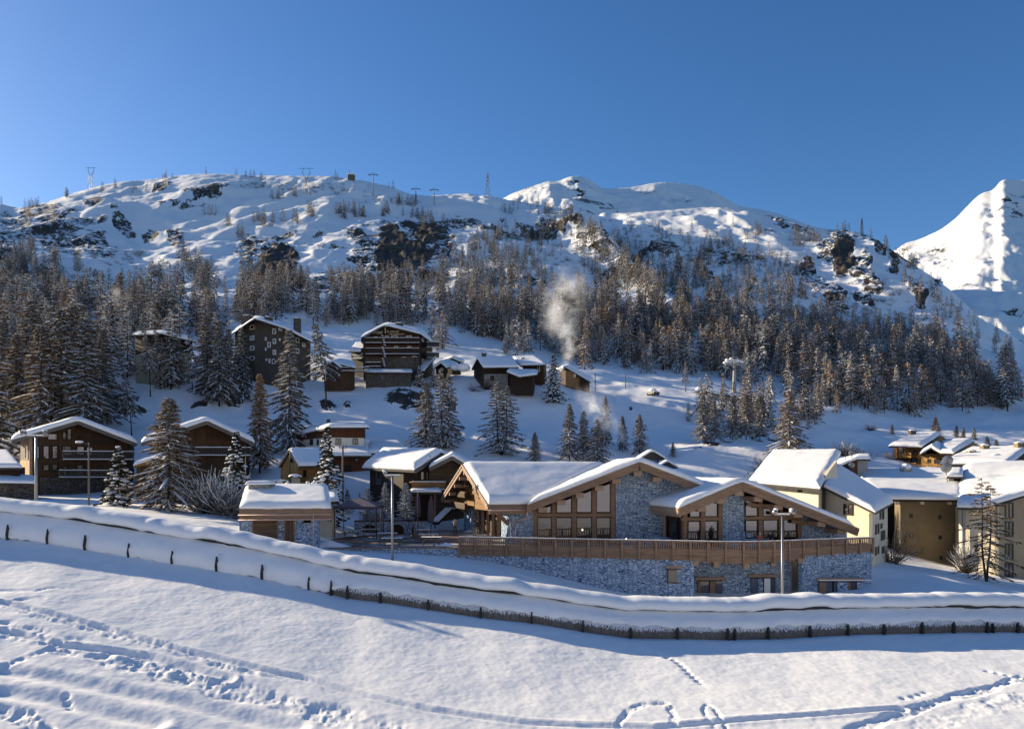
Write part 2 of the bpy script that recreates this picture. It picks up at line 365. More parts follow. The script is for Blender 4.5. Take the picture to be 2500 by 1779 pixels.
nz = fbm(DX/26, (DY+TZ*2)/30, 41, 4)
for cx, cy_, rx, ry, a, h in cliffs:
    b = blob(cx, cy_, rx*1.15, ry*1.1, a)
    ROCK = np.maximum(ROCK, sst(.30, .75, b+nz*.55)*sst(.02, .15, b)*(.72 if cx < 450 else 1.35 if h >= 8 else .95))
near_rocks = [(1000, 985, 52, 24, 5, 1.5), (1095, 990, 22, 12, 40, 1), (1120, 1060, 30, 14, 60, 1), (300, 985, 60, 20, 8, 1.2), (250, 960, 30, 12, 0, 1), (545, 970, 22, 10, 0, 1), (490, 990, 18, 7, 0, 1), (800, 985, 22, 12, 30, 1), (848, 990, 9, 8, 40, 1), (710, 970, 16, 12, 0, 1), (570, 985, 20, 8, 0, 1), (1760, 1095, 60, 7, -8, .6), (1870, 1080, 30, 8, -10, .6), (1540, 997, 6, 3, 0, .4), (30, 1000, 14, 6, 0, .8), (870, 945, 10, 4, 0, .5), (1005, 945, 9, 4, 0, .5)]
nz2 = fbm(DX/3.2, (DY+TZ)/3.6, 43, 4)
for cx, cy_, rx, ry, a, h in near_rocks:
    b = blob(cx, cy_, rx*1.15, ry*1.15, a)*sst(120, 130, DY)*(1-sst(260, 300, DY)); ROCK = np.maximum(ROCK, sst(.28, .60, b+nz2*.65)*sst(.04, .2, b)*1.06); TZ = TZ+b*h*.8*(1+nz2*.9)
scat = sst(.56, .72, ridged(DX/22, DY/42, 61, 4))*sst(.0, .4, fbm(DX/95, DY/120, 67, 3))*hill*(1-sst(.85, .97, DY/rD[None, :]))*(1-sst(1330, 1400, SX)*(1-sst(1840, 1900, SX))*(1-sst(560, 610, SY)))
ROCK = np.maximum(ROCK, scat*.85)
rk = hill*ROCK; TZ = TZ+rk*(ridged(DX/12, (DY+TZ)/14, 51, 4)-.45)*7
# bring the skyline back to the measured ridge
fr_ = CD > 430
for _ in range(3):
    sy = HZ+(EYE-TZ)*F/CD[:, None]; cur = sy[fr_].min(0); dz = smooth(cur-rY, 3)*rD/F
    wgt = sst(.45, .97, DY/rD[None, :])*(1-sst(1.08, 1.4, DY/rD[None, :])*.6)
    TZ = TZ+dz[None, :]*wgt
# foreground: wind ripples, ski and foot tracks
def gpt(px, py):
    """ground point under photo pixel (first hit)"""
    c = int(np.clip(np.searchsorted(CP, px), 1, nC-1)); y = HZ+(EYE-TZ[:, c])*F/CD
    k = np.nonzero(y[28:] <= py)[0]
    k = (k[0]+28) if len(k) else nR-1
    y0, y1 = y[k-1], y[k]; t = 0 if y0 == y1 else np.clip((y0-py)/(y0-y1), 0, 1)
    return CD[k-1]+(CD[k]-CD[k-1])*t
fg = (1-sst(60, 72, DY))
u = DX*.92-DY*.38; v = DX*.38+DY*.92
TZ = TZ+fg*(fbm(u/12, v/2.2, 71, 2)*.045+fbm(u/4.5, v/1.0, 72, 2)*.006+fbm(DX/16, DY/11, 73, 2)*.06)
rF = slice(0, int(np.searchsorted(CD, 58)))
def pdist(pts):
    P = []
    for px, py in pts: D = gpt(px, py); P.append((X_(px, D), D))
    x, y = DX[rF], DY[rF]; best = np.full(x.shape, 1e9); al = np.zeros(x.shape); s0 = 0; side = np.zeros(x.shape)
    for (ax, ay), (bx, by) in zip(P, P[1:]):
        ex, ey = bx-ax, by-ay; l2 = ex*ex+ey*ey; t = np.clip(((x-ax)*ex+(y-ay)*ey)/l2, 0, 1)
        d = np.hypot(x-ax-t*ex, y-ay-t*ey); w = d < best; best[w] = d[w]; al[w] = (s0+t*math.sqrt(l2))[w]; s0 += math.sqrt(l2)
    return best, al
Tf = TZ[rF]; Xf, Yf = DX[rF], DY[rF]
def churn(pts, w, amp, lam, seed, cut=.1):
    d, al = pdist(pts); m = 1-sst(w*.45, w*1.15, d+fbm(Xf/1.2, Yf/1.2, seed+5, 2)*w*.5)
    return m*(((ridged(Xf/lam, Yf/lam, seed, 3)-.55)*.7+fbm(Xf/(lam*2.6), Yf/(lam*2.1), seed+40, 3)*.55)*amp*.8*(.35+1.2*vnoise(Xf/1.6, Yf/1.3, seed+30))-cut)
def groove(pts, w, dep, rim=.5):
    d, al = pdist(pts); return -dep*np.exp(-(d/w)**2)+dep*rim*np.exp(-((d-w*1.8)/(w*.7))**2)
def dots(pts, step, w, dep):
    d, al = pdist(pts); ph = np.abs(((al/step) % 1)-.5)*step
    return -dep*np.exp(-((d/w)**2+(ph/(w*1.1))**2))
Tf += churn([(0, 1530), (120, 1560), (300, 1605), (480, 1660), (640, 1700), (840, 1752), (960, 1779)], 1.0, .24, .36, 81)
Tf += churn([(0, 1480), (200, 1525), (400, 1575), (560, 1632), (740, 1655)], .5, .13, .3, 84, .04)
Tf += churn([(2080, 1779), (2200, 1745), (2280, 1712), (2380, 1690), (2500, 1652)], .4, .26, .38, 86)
Tf += churn([(2250, 1779), (2350, 1740), (2500, 1700)], .8, .15, .4, 88, .03)
Tf += groove([(0, 1468), (250, 1533), (420, 1580), (620, 1628), (760, 1660), (900, 1700), (1050, 1732), (1300, 1765), (1600, 1775), (1900, 1750), (2200, 1730)], .20, .13)
Tf += groove([(0, 1538), (150, 1575), (350, 1600), (560, 1655)], .22, .12)
Tf += groove([(0, 1635), (160, 1660), (300, 1690), (440, 1712), (560, 1745), (720, 1775)], .42, .14, .35)
Tf += groove([(0, 1690), (120, 1708), (260, 1740), (380, 1765)], .40, .13, .35)
Tf += churn([(0, 1442), (90, 1440), (130, 1434), (155, 1435)], .25, .16, .3, 105, .05); Tf += churn([(45, 1463), (100, 1458)], .3, .16, .3, 106, .05); Tf += churn([(0, 1635), (40, 1612), (90, 1595), (170, 1582)], .22, .18, .3, 107, .06)
Tf += churn([(1510, 1765), (1522, 1748), (1535, 1733), (1552, 1724), (1575, 1718), (1598, 1716)], .20, .20, .22, 101, .06); Tf += churn([(1606, 1714), (1622, 1716), (1634, 1728), (1642, 1742), (1645, 1765)], .24, .24, .22, 102, .06)
Tf += churn([(1745, 1775), (1725, 1748), (1716, 1732), (1724, 1718)], .10, .16, .2, 103, .05); Tf += churn([(1732, 1720), (1748, 1735), (1762, 1760), (1772, 1775)], .12, .16, .2, 104, .05)
Tf += dots([(1600, 1594), (1650, 1612), (1680, 1640), (1712, 1668)], .55, .15, .12)
Tf += dots([(2195, 1705), (2230, 1700), (2260, 1690)], .6, .16, .12); Tf += dots([(160, 1690), (170, 1730)], .5, .14, .12); Tf += dots([(2400, 1635), (2470, 1650)], .45, .16, .12)
Tf += churn([(0, 1735), (60, 1750), (100, 1779)], .5, .3, .45, 91)
rough = sst(.2, .5, fbm(Xf/7, Yf/5, 95, 2))*(1-sst(37, 44, Yf))
Tf += rough*(vnoise(Xf/.42, Yf/.42, 97)-.5)*.02
TZ[rF] = Tf
def gz(x, y):
    px = 1250+x*F/y; c = np.interp(px, CP, np.arange(nC)); r = np.interp(y, CD, np.arange(nR))
    c0 = min(int(c), nC-2); r0_ = min(int(r), nR-2); a, b = c-c0, r-r0_
    return float((TZ[r0_, c0]*(1-a)+TZ[r0_, c0+1]*a)*(1-b)+(TZ[r0_+1, c0]*(1-a)+TZ[r0_+1, c0+1]*a)*b)

t = NT('ground_snow'); c = t.coord()
at = t.n('Attribute', attribute_name='rock')
n1 = t.noise(c, 1.1, 4); n2 = t.noise(c, 7, 3); n3 = t.noise(c, 30, 2); nf = t.noise(c, .12, 5, .6)
b = t.bump(nf, .35, 1.2); b = t.bump(n1, .10, .08, b); b = t.bump(n2, .2, .012, b); b = t.bump(n3, .5, .006, b)
ge = t.n('NewGeometry'); sx = t.n('SeparateXYZ'); t.l(ge.outputs['Normal'], sx.inputs[0])
cr = t.coord((1, 1, .35)); rn = t.noise(cr, .35, 7, .7, .6); rn2 = t.noise(c, .06, 4, .6)
rcol = t.ramp(rn, [(.30, (.014, .011, .009)), (.52, (.050, .040, .030)), (.72, (.135, .105, .066))])
rcol = t.mix(t.math('MULTIPLY', t.ramp(rn2, [(.5, (0, 0, 0)), (.65, (1, 1, 1))]), .5), rcol, (.16, .115, .055))
ledge = t.math('GREATER_THAN', t.math('ADD', t.math('SUBTRACT', sx.outputs[2], t.math('MULTIPLY', t.math('MAXIMUM', t.math('SUBTRACT', at.outputs['Fac'], .98), 0.0), .75)), t.math('MULTIPLY', t.math('SUBTRACT', t.noise(c, .25, 6, .7), .5), 1.25)), .90)
rk_ = t.math('MULTIPLY', t.ramp(t.math('ADD', at.outputs['Fac'], t.math('MULTIPLY', t.math('SUBTRACT', t.noise(t.coord((1, 1, 2.2)), .16, 6, .75, 1.2), .5), t.math('MULTIPLY', t.math('GREATER_THAN', at.outputs['Fac'], .02), .95))), [(.40, (0, 0, 0)), (.52, (1, 1, 1))]), t.math('SUBTRACT', 1.0, ledge))
scol = t.ramp(n1, [(.3, (.82, .815, .80)), (.7, SNOWC)])
t.fin(t.mix(rk_, scol, rcol), .65, b, .2)
V = np.stack([DX, DY, TZ], -1).reshape(-1, 3)
ii = np.arange(nR*nC).reshape(nR, nC)
Q = np.stack([ii[:-1, :-1], ii[:-1, 1:], ii[1:, 1:], ii[1:, :-1]], -1).reshape(-1, 4)
me = np_mesh('ground', V, Q, [M['ground_snow']], smooth_=True)
a = me.attributes.new('rock', 'FLOAT', 'POINT'); a.data.foreach_set('value', ROCK.astype(np.float32).ravel())
ground = link(bpy.data.objects.new('ground', me)); tag(ground, 'snow covered ground rising from the field to the rocky mountainside', None, None, 'structure')

# far mountains
def far_mountain(name, label, ridge, D0, D1, D2, base_py, seed, amp, rockamt):
    px = np.arange(ridge[0][0], ridge[-1][0], 3.0); ry = np.interp(px, [p[0] for p in ridge], [p[1] for p in ridge])
    ry = smooth(ry, 2.0); rows = np.concatenate([np.linspace(0, 1, 150), [1.05, 1.15]])
    D = np.interp(rows, [0, 1, 1.15], [D0, D1, D2])[:, None]
    yb = np.interp(px, [p[0] for p in base_py], [p[1] for p in base_py])[None, :]
    s = np.clip(rows, 0, 1)[:, None]; prof = s**.82
    Y = yb+(ry[None, :]-yb)*prof; Z = EYE-(Y-HZ)*D/F; X = (px[None, :]-1250)*D/F; DD = np.broadcast_to(D, X.shape)
    keep = 1-sst(.80, 1.0, rows)[:, None]*.75
    R = ridged(X/260+seed, DD/520, seed, 6)
    Z = Z+keep*((R-.55)*amp+fbm(X/110, DD/130, seed+3, 4)*amp*.45+fbm(X/30, DD/40, seed+4, 3)*amp*.10)
    Z[rows > 1] -= ((rows[rows > 1]-1)*900)[:, None]
    rk = sst(.56, .70, ridged(X/42, (DD+Z*1.5)/60, seed+8, 5))*sst(-.02, .38, fbm(X/200, (DD+Z)/160, seed+6, 4)+rockamt)
    n, m = X.shape; V = np.stack([X, DD, Z], -1).reshape(-1, 3); ii = np.arange(n*m).reshape(n, m)
    Q = np.stack([ii[:-1, :-1], ii[:-1, 1:], ii[1:, 1:], ii[1:, :-1]], -1).reshape(-1, 4)
    me = np_mesh(name, V, Q, [M['ground_snow']], smooth_=True)
    a = me.attributes.new('rock', 'FLOAT', 'POINT'); a.data.foreach_set('value', (rk*.62).astype(np.float32).ravel())
    return tag(link(bpy.data.objects.new(name, me)), label, None, None, 'structure')
far_mountain('far_mountain', 'rounded snowy summits behind the rocky hillside',
  [(900, 560), (1150, 520), (1215, 495), (1250, 474), (1280, 462), (1330, 447), (1365, 444), (1380, 434), (1400, 429), (1420, 430), (1445, 441), (1470, 461), (1500, 461), (1550, 457), (1580, 450), (1620, 445), (1660, 446), (1700, 452), (1740, 465), (1780, 485), (1805, 502), (1850, 512), (1910, 527), (1990, 556), (2060, 592), (2120, 640), (2300, 780)], 1650, 2300, 2700, [(900, 600), (2300, 680)], 3, 50, -.14)
far_mountain('snowy_peak', 'tall bright snow peak rising beyond the right end of the ridge',
  [(1900, 760), (2060, 690), (2150, 640), (2180, 616), (2215, 594), (2235, 588), (2260, 580), (2300, 560), (2340, 528), (2375, 490), (2395, 472), (2428, 463), (2442, 440), (2455, 437), (2475, 441), (2520, 440), (2600, 400), (2750, 430), (2950, 470), (3500, 560)], 1900, 3300, 3900, [(1900, 860), (3500, 980)], 9, 46, -.16)

# unseen snow slope added behind the camera for bounce light and window reflections
by = np.concatenate([np.linspace(8, -60, 30), np.linspace(-75, -700, 50)]); bx = np.linspace(-900, 900, 120)
BX, BY = np.meshgrid(bx, by); s_ = 8-BY
BZ = -6.5-sst(0, 30, s_)*2+np.maximum(0, s_-60)*.30+fbm(BX/90, BY/90, 140, 4)*14*sst(20, 140, s_)+fbm(BX/12, BY/12, 141, 3)*.5
BX = np.where(BY > 7.9, BX*.02, BX)
BX = np.sign(bx)[None, :]*np.abs(bx)[None, :]/900*np.interp(s_, [0, 8, 40], [14, 60, 900])
V = np.stack([BX, BY, BZ], -1).reshape(-1, 3); ii = np.arange(V.shape[0]).reshape(BX.shape)
Q = np.stack([ii[:-1, :-1], ii[1:, :-1], ii[1:, 1:], ii[:-1, 1:]], -1).reshape(-1, 4)
tag(link(bpy.data.objects.new('opposite_slope', np_mesh('opposite_slope', V, Q, [M['snow']], smooth_=True))), 'unseen snow slope added behind the camera for bounce light and reflections', None, None, 'structure')
# ------------------------------------------------------------------ long snow buried tunnel across the field
def make_tunnel():
    pxs = np.arange(-700, 3200, 2.0)
    D = np.interp(pxs, CP, fD); y = np.interp(pxs, CP, fY)
    X = (pxs-1250)*D/F; Zf = EYE-(y-HZ)*D/F
    s = np.concatenate([[0], np.cumsum(np.hypot(np.diff(X), np.diff(D)))])
    S = np.arange(0, s[-1], .22); X = np.interp(S, s, X); Y = np.interp(S, s, D); Z = np.interp(S, s, Zf); P = np.interp(S, s, pxs)
    tx = np.gradient(X); ty = np.gradient(Y); l = np.hypot(tx, ty); nx, ny = -ty/l, tx/l     # towards the back
    hs = np.interp(P, [0, 500, 1100, 3000], [1.2, 1.12, 1.0, 1.0])
    left = 1-sst(760, 860, P)
    ribp = [24, 120, 208, 318, 425, 533, 641, 756, 813, 852, 929, 1049, 1174, 1298, 1420, 1539, 1656, 1775, 1792, 1873, 1975, 2070, 2160, 2248, 2328, 2407, 2420, 2481]
    ribs = np.interp(ribp, pxs, s)
    dr = np.min(np.abs(S[:, None]-ribs[None, :]), 1)
    root = thing('snow_covered_tunnel', (float(np.interp(1250, P, X)), float(np.interp(1250, P, Y)), float(np.interp(1250, P, Z))), 'long low tunnel buried in snow with dark ribs, winding across the whole field', 'tunnel')
    off = root.location
    def sweep(prof):   # prof: list of (u array, v array)
        k = len(prof); n = len(S); V = np.empty((k, n, 3))
        for i, (u_, v_) in enumerate(prof):
            V[i, :, 0] = X+nx*u_-off[0]; V[i, :, 1] = Y+ny*u_-off[1]; V[i, :, 2] = Z+v_*hs-off[2]
        ii = np.arange(k*n).reshape(k, n)
        return V.reshape(-1, 3), np.stack([ii[:-1, :-1], ii[:-1, 1:], ii[1:, 1:], ii[1:, :-1]], -1).reshape(-1, 4)
    c = np.ones_like(S); bow = .07*(1-np.clip(dr/1.2, 0, 1))
    sag = .10*fbm(S/2.1, S*0+3, 5, 2)
    pan = [(.16*c, -.5*c), (.02*c+bow, 0*c), (-.06*c+bow, .22*c), (-.04*c+bow, .42*c), (.08*c+bow, .62*c), (.34*c, .92*c), (1.30*c, 1.40*c), (1.75*c, 1.62*c)]
    V, Q = sweep(pan); o = link(bpy.data.objects.new('dark_panel', np_mesh('dark_panel', V, Q, [M['tunnel_panel']], smooth_=True)), root)
    jag = (vnoise(S/.28, S*0, 8)-.5)*.18+(vnoise(S/.9, S*0+7, 9)-.5)*.14+.16*(vnoise(S/5.5, S*0+2, 14)-.5)
    vl = (.64+jag)*(1-left)+(-.04+jag*.9)*left
    vl = np.maximum(vl, -.22)
    top = 1.40+.16*np.exp(-(dr/.35)**2)+.12*fbm(S/1.7, S*0+5, 12, 3)
    def on(v_):     # u on the panel at height v
        return np.interp(v_, [0, .22, .42, .62, .92, 1.40, 1.7], [.02, -.06, -.04, .08, .34, 1.30, 1.8])
    lump = 1+.3*fbm(S/1.3, S*0+1, 15, 3)
    pr = [(on(vl)+.03, vl), (on(vl)-.05*lump, vl+.02), (on(vl+.1)-.09*lump, vl+.12)]
    for f in (.3, .5, .7, .85): vv = vl+(top-vl)*f; pr.append((on(vv)-.12*lump*(1+.9*fbm(S/.9, S*0+f*3, 17, 3))+.05*np.exp(-(dr/.3)**2), vv+.05*lump+.06*fbm(S/2.3, S*0+2*f, 18, 3)))
    pr += [(on(top)-.10, top+.07), (on(top)+.03, top+.08), (on(top)+.2, top-.05)]
    V, Q = sweep(pr); link(bpy.data.objects.new('lower_snow', np_mesh('lower_snow', V, Q, [M['snow']], smooth_=True)), root)
    # dark strip standing in for the shaded gap under the cap
    bd = [(1.18*c, 1.30*c), (1.12*c, 1.34*c), (1.12*c, 1.60*c), (1.5*c, 1.75*c)]
    V, Q = sweep(bd); link(bpy.data.objects.new('rail_board', np_mesh('rail_board', V, Q, [M['tunnel_rib']])), root)
    lip = 1.47+.13*sst(-.1, .3, fbm(S/3.2, S*0+2, 25, 3))-.05*np.exp(-(dr/.6)**2)+.03*fbm(S/.6, S*0+4, 28, 2)-.02*left
    g = 1+.06*fbm(S/4.0, S*0+6, 29, 2)
    cap = [(1.35*c, lip+.06), (1.05*c, lip), (.86*g, lip+.07), (.78*g, lip+.20), (.84*g, lip+.38), (1.02*c, lip+.55*g), (1.35*c, lip+.68*g), (1.8*c, lip+.74*g), (2.4*c, lip+.70*g), (3.1*c, lip+.45), (4.2*c, .9*c), (6.2*c, -.6*c)]
    k2 = .012*fbm(S/1.1, S*0+12, 33, 3); cap = [(a, b+(k2 if 2 < i < 9 else 0)) for i, (a, b) in enumerate(cap)]
    V, Q = sweep(cap); link(bpy.data.objects.new('snow_cap', np_mesh('snow_cap', V, Q, [M['snow']], smooth_=True)), root)
    for i, sr in enumerate(list(ribs)):
        k = int(np.argmin(np.abs(S-sr))); h = hs[k]; r = random.Random(i)
        B = Vector((nx[k], ny[k], 0)); T = Vector((ny[k], -nx[k], 0))*(.045+.02*r.random()); o3 = Vector((X[k], Y[k], Z[k]))-off
        tp = (.95+.2*r.random())*(1 if ribp[i] < 860 else .80)
        poly = [o3+B*a+Vector((0, 0, b*h)) for a, b in ((.0, -.35), (-.20, .0), (-.24, .30), (-.18, .50*tp), (-.10, .78*tp), (.0, .55), (.25, -.3))]
        mb = MB(); mb.prism([p-T for p in poly], T*2); mb.build('rib', M['tunnel_rib'], root)
    return root
t = NT('tunnel_panel'); c = t.coord((1, 1, 1)); n1 = t.noise(t.coord((7, 7, .6)), 1.5, 5, .7); n2 = t.noise(t.coord((9, 9, 2.2)), 1.3, 6, .75)
sx = t.n('SeparateXYZ'); tc = t.n('TexCoord'); t.l(tc.outputs['Object'], sx.inputs[0])
base = t.ramp(n1, [(.3, (.065, .057, .050)), (.7, (.20, .18, .16))])
ln = t.n('NewGeometry'); sn = t.n('SeparateXYZ'); t.l(ln.outputs['Normal'], sn.inputs[0])
fr = t.math('GREATER_THAN', t.math('ADD', n2, t.math('MULTIPLY', sn.outputs[2], .45)), .66)
t.fin(t.mix(t.math('MULTIPLY', fr, .85), base, (.7, .72, .75)), .85, t.bump(n1, .4, .03), .2)
mk_plain('tunnel_rib', (.045, .042, .04), .8, .3, sc=4)
make_tunnel()
# ------------------------------------------------------------------ trees
def mk_needle(name, c0, c1):
    t = NT(name); g = t.n('NewGeometry'); oi = t.n('ObjectInfo')
    n = t.noise(g.outputs['Position'], .045, 4, .7); n2 = t.noise(g.outputs['Position'], .9, 3, .6)
    f = t.math('ADD', t.math('MULTIPLY', n, .6), t.math('MULTIPLY', n2, .45))
    col = t.ramp(t.math('SUBTRACT', f, .02), [(.36, c0), (.68, c1)])
    return t.fin(col, .8, None, .15)
mk_needle('needle_brown', (.070, .045, .025), (.25, .165, .085))
mk_needle('needle_ochre', (.09, .050, .018), (.30, .165, .055))
mk_needle('needle_grey', (.050, .040, .028), (.185, .15, .105))
mk_needle('needle_dark', (.018, .018, .012), (.060, .056, .036))
mk_needle('needle_frost', (.10, .125, .16), (.34, .40, .48))

class TM:
    def __init__(s): s.V = []; s.Q = []; s.m = []
    def quads(s, P, m):        # P (n,4,3)
        b = sum(len(v) for v in s.V); P = np.asarray(P, float); n = len(P)
        s.V.append(P.reshape(-1, 3)); s.Q.append(np.arange(b, b+4*n).reshape(n, 4)); s.m.append(np.full(n, m))
    def get(s): return np.concatenate(s.V), np.concatenate(s.Q), np.concatenate(s.m)
def strip(path, w, side, m, T, up=None, thick=0):
    """ribbon along path (k,3) with widths w (k,), across direction side"""
    a = path-side*w[:, None]; b = path+side*w[:, None]
    if thick:
        c = path+np.array([0, 0, 1.])*(w*thick)[:, None]
        T.quads(np.stack([a[:-1], a[1:], c[1:], c[:-1]], 1), m); T.quads(np.stack([c[:-1], c[1:], b[1:], b[:-1]], 1), m)
    else: T.quads(np.stack([a[:-1], a[1:], b[1:], b[:-1]], 1), m)
def conifer(seed, nb=90, width=.2, h0=.1, twigs=10, seg=3, snow=1.0, droop=.5, up=.25, tw=.011, tl=.06, pads=0, trunk_r=.011, sparse=.0, top_pow=.75, lean=0, tops=1):
    r = np.random.default_rng(seed); T = TM(); trunks = []
    for tp in range(tops):
        ox = (tp-(tops-1)/2)*.09; Ht = 1-.06*tp
        zz = np.linspace(-.03, Ht, 7); bx = ox*np.clip(zz*3, 0, 1)+lean*np.maximum(zz, 0)**1.5+.004*np.sin(zz*9+seed)
        for i in range(6):
            a = np.linspace(0, 2*np.pi, 7); rr0 = trunk_r*(1-zz[i]/Ht*.93); rr1 = trunk_r*(1-zz[i+1]/Ht*.93)
            p0 = np.stack([bx[i]+rr0*np.cos(a), rr0*np.sin(a), a*0+zz[i]], 1); p1 = np.stack([bx[i+1]+rr1*np.cos(a), rr1*np.sin(a), a*0+zz[i+1]], 1)
            T.quads(np.stack([p0[:-1], p0[1:], p1[1:], p1[:-1]], 1), 0)
        for k in range(nb//tops):
            h = h0+(.99-h0)*((k+r.random())/(nb//tops))**.9
            if r.random() < sparse: continue
            az = k*2.39996+r.random()*.8; rel = (h-h0)/(1-h0)
            Lb = width*(np.clip(1-rel, .03, 1)**top_pow)*(.45+.8*r.random()*(.75+.5*np.sin(az*1.0+seed)**2))*(1 if rel > .1 else .75)
            d = np.array([np.cos(az), np.sin(az), 0]); sd = np.array([-np.sin(az), np.cos(az), 0])
            hh = h*Ht; s = np.linspace(0, 1, seg+1)
            slope = up*(rel*1.6-.35)+.1*(r.random()-.5)
            path = np.array([np.interp(hh, zz, bx), 0, hh])+d*(s*Lb)[:, None]; path[:, 2] += slope*s*Lb-droop*Lb*s**2*(1-.6*rel)+.12*Lb*s**4
            path += sd*((r.random()-.5)*.25*Lb*s**2)[:, None]
            w = .0032*(1-s*.75)
            if seg >= 3: strip(path, w, np.array([0, 0, 1.]), 0, T)
            n = max(2, int(twigs*(.35+.65*Lb/width)))
            q = []
            for _ in range(n):
                tt = .15+.85*r.random(); p = np.array([np.interp(tt, s, path[:, j]) for j in range(3)])
                sg = 1 if r.random() < .5 else -1
                dr = d*(.5+.3*r.random())+sd*sg*(.3+.7*r.random())*(1.1-tt*.5); dr[2] -= .15+.7*r.random()*droop*2*.6; dr /= np.linalg.norm(dr)
                ll = tl*(.5+r.random())*(.45+.55*(1-rel)); ww = tw*(.6+.8*r.random())
                nn = np.cross(dr, r.normal(size=3)); nn /= np.linalg.norm(nn)+1e-9
                e = p+dr*ll; mdl = p+dr*ll*.5+np.array([0, 0, -.1*ll])
                q.append([p, mdl-nn*ww, e, mdl+nn*ww])
            T.quads(q, 1)
            if snow > 0 and not pads:
                if r.random() < .9:
                    sw = (.0030+.0065*r.random())*snow*(.5+.5*(1-rel))*np.array([.6]+[1.0]*(seg-1)+[.4]); i0 = 0
                    strip(path+np.array([0, 0, .004]), sw, sd, 2, T, thick=.8)
                for j in range(min(len(q), int(len(q)*.38*snow))):
                    p, a_, e, b_ = q[j]; z = np.array([0, 0, .0035]); f = .45
                    c_ = (p+e)/2; hs = np.cross(e-p, [0, 0, 1.]); hs = hs/(np.linalg.norm(hs)+1e-9)*tw*.62
                    T.quads([[p+z, c_-hs+z*1.6, e+z, c_+hs+z*1.6]], 2)
            if pads and r.random() < .85:
                for tt in ((.92, .55) if Lb > width*.4 else (.85,)):
                    if r.random() < .25: continue
                    p = np.array([np.interp(tt, s, path[:, j]) for j in range(3)])
                    rx = (.020+.018*r.random())*pads*(.45+.55*(1-rel)); rz = rx*.55; nu, nv = 7, 4
                    ph = np.linspace(0, np.pi, nv+1); th = np.linspace(0, 2*np.pi, nu+1)
                    G = np.stack([np.outer(np.sin(ph), np.cos(th))*rx*1.15, np.outer(np.sin(ph), np.sin(th))*rx, np.outer(np.cos(ph), np.ones(nu+1))*rz], -1)
                    G = G@np.array([d, sd, [0, 0, 1]])+p+np.array([0, 0, rz*.55]); G += r.normal(size=(nv+1, 1, 3))*.0012
                    G[..., 2] -= .25*np.maximum(0, (G-p)@d)
                    T.quads(np.stack([G[:-1, :-1], G[:-1, 1:], G[1:, 1:], G[1:, :-1]], 2).reshape(-1, 4, 3), 2)
    return T.get()
def tmat(nd): return [M['bark'], M[nd], M['snow_lump']]
TPL = {}
def tpl(name, nd, near=False, smooth_=False, **kw):
    V, Q, mi = conifer(**kw); TPL[name] = (V, Q, mi, nd)
    if near:      # trunk, crown and snow as separate meshes
        out = {}
        for part, sel in (('trunk', (0,)), ('crown', (1,)), ('snow', (2,))):
            f = np.isin(mi, sel)
            if f.any():
                q = Q[f]; u_, inv = np.unique(q, return_inverse=True)
                out[part] = np_mesh(name+'_'+part, V[u_], inv.reshape(q.shape), [tmat(nd)[sel[0]]], smooth_=(part == 'snow'))
        TPL[name] = out
    else:
        TPL[name+'_mesh'] = np_mesh(name, V, Q, tmat(nd), mi)
NKIND = {}
for i, (nd, w, sp, sn) in enumerate([('needle_brown', .21, 0, 1), ('needle_grey', .23, .1, 1.1), ('needle_ochre', .19, 0, .8), ('needle_grey', .20, .15, 1.2), ('needle_dark', .20, 0, .9), ('needle_brown', .25, .05, 1.2)]):
    tpl('near%d' % i, nd, True, seed=100+i, nb=190, width=w, twigs=40, seg=4, snow=sn, sparse=sp, tw=.0050, tl=.050, droop=.55, trunk_r=.010)
tpl('spruce', 'needle_dark', True, seed=201, nb=130, width=.24, twigs=26, seg=3, snow=1, pads=1.25, droop=.4, up=.1, tw=.012, tl=.06, h0=.04, top_pow=.85)
tpl('spruce_tall', 'needle_dark', True, seed=202, nb=150, width=.22, twigs=24, seg=3, snow=1, pads=.95, droop=.45, up=.1, tw=.010, tl=.05, h0=.04, top_pow=.85)
tpl('frosted', 'needle_frost', True, seed=203, nb=150, width=.29, twigs=22, seg=3, snow=1.3, droop=.25, up=.3, tw=.010, tl=.05, h0=.03, top_pow=.8)
tpl('bare_larch', 'needle_ochre', True, seed=204, nb=120, width=.28, twigs=30, seg=4, snow=.35, sparse=.1, tw=.0042, tl=.055, droop=.45, trunk_r=.012, h0=.06, top_pow=.6, tops=2)
tpl('double_larch', 'needle_grey', True, seed=205, nb=190, width=.24, twigs=24, seg=4, snow=1.1, tw=.006, tl=.05, droop=.5, trunk_r=.010, h0=.08, tops=2)
tpl('leaning', 'needle_grey', True, seed=206, nb=90, width=.20, twigs=20, seg=4, snow=1.0, sparse=.1, tw=.007, tl=.055, droop=.6, trunk_r=.011, h0=.38, lean=-.12)
mk = [('needle_brown', .20, 1.9), ('needle_grey', .22, 2.2), ('needle_ochre', .20, 1.5), ('needle_dark', .19, 1.3), ('needle_brown', .18, 2.3), ('needle_grey', .20, 2.8)]
for i, (nd, w, sn) in enumerate(mk):
    tpl('mid%d' % i, nd, seed=300+i, nb=64, width=w, twigs=11, seg=2, snow=sn, tw=.0125, tl=.075, droop=.6, trunk_r=.012, h0=.10)
    tpl('midb%d' % i, nd, seed=700+i, nb=52, width=w*1.15, twigs=12, seg=2, snow=sn, tw=.0125, tl=.08, droop=.7, trunk_r=.012, h0=.16, sparse=.22, top_pow=.55)
    tpl('far%d' % i, nd, seed=400+i, nb=30, width=w*1.02, twigs=6, seg=1, snow=sn*1.25, tw=.021, tl=.10, droop=.6, trunk_r=.013, h0=.08)
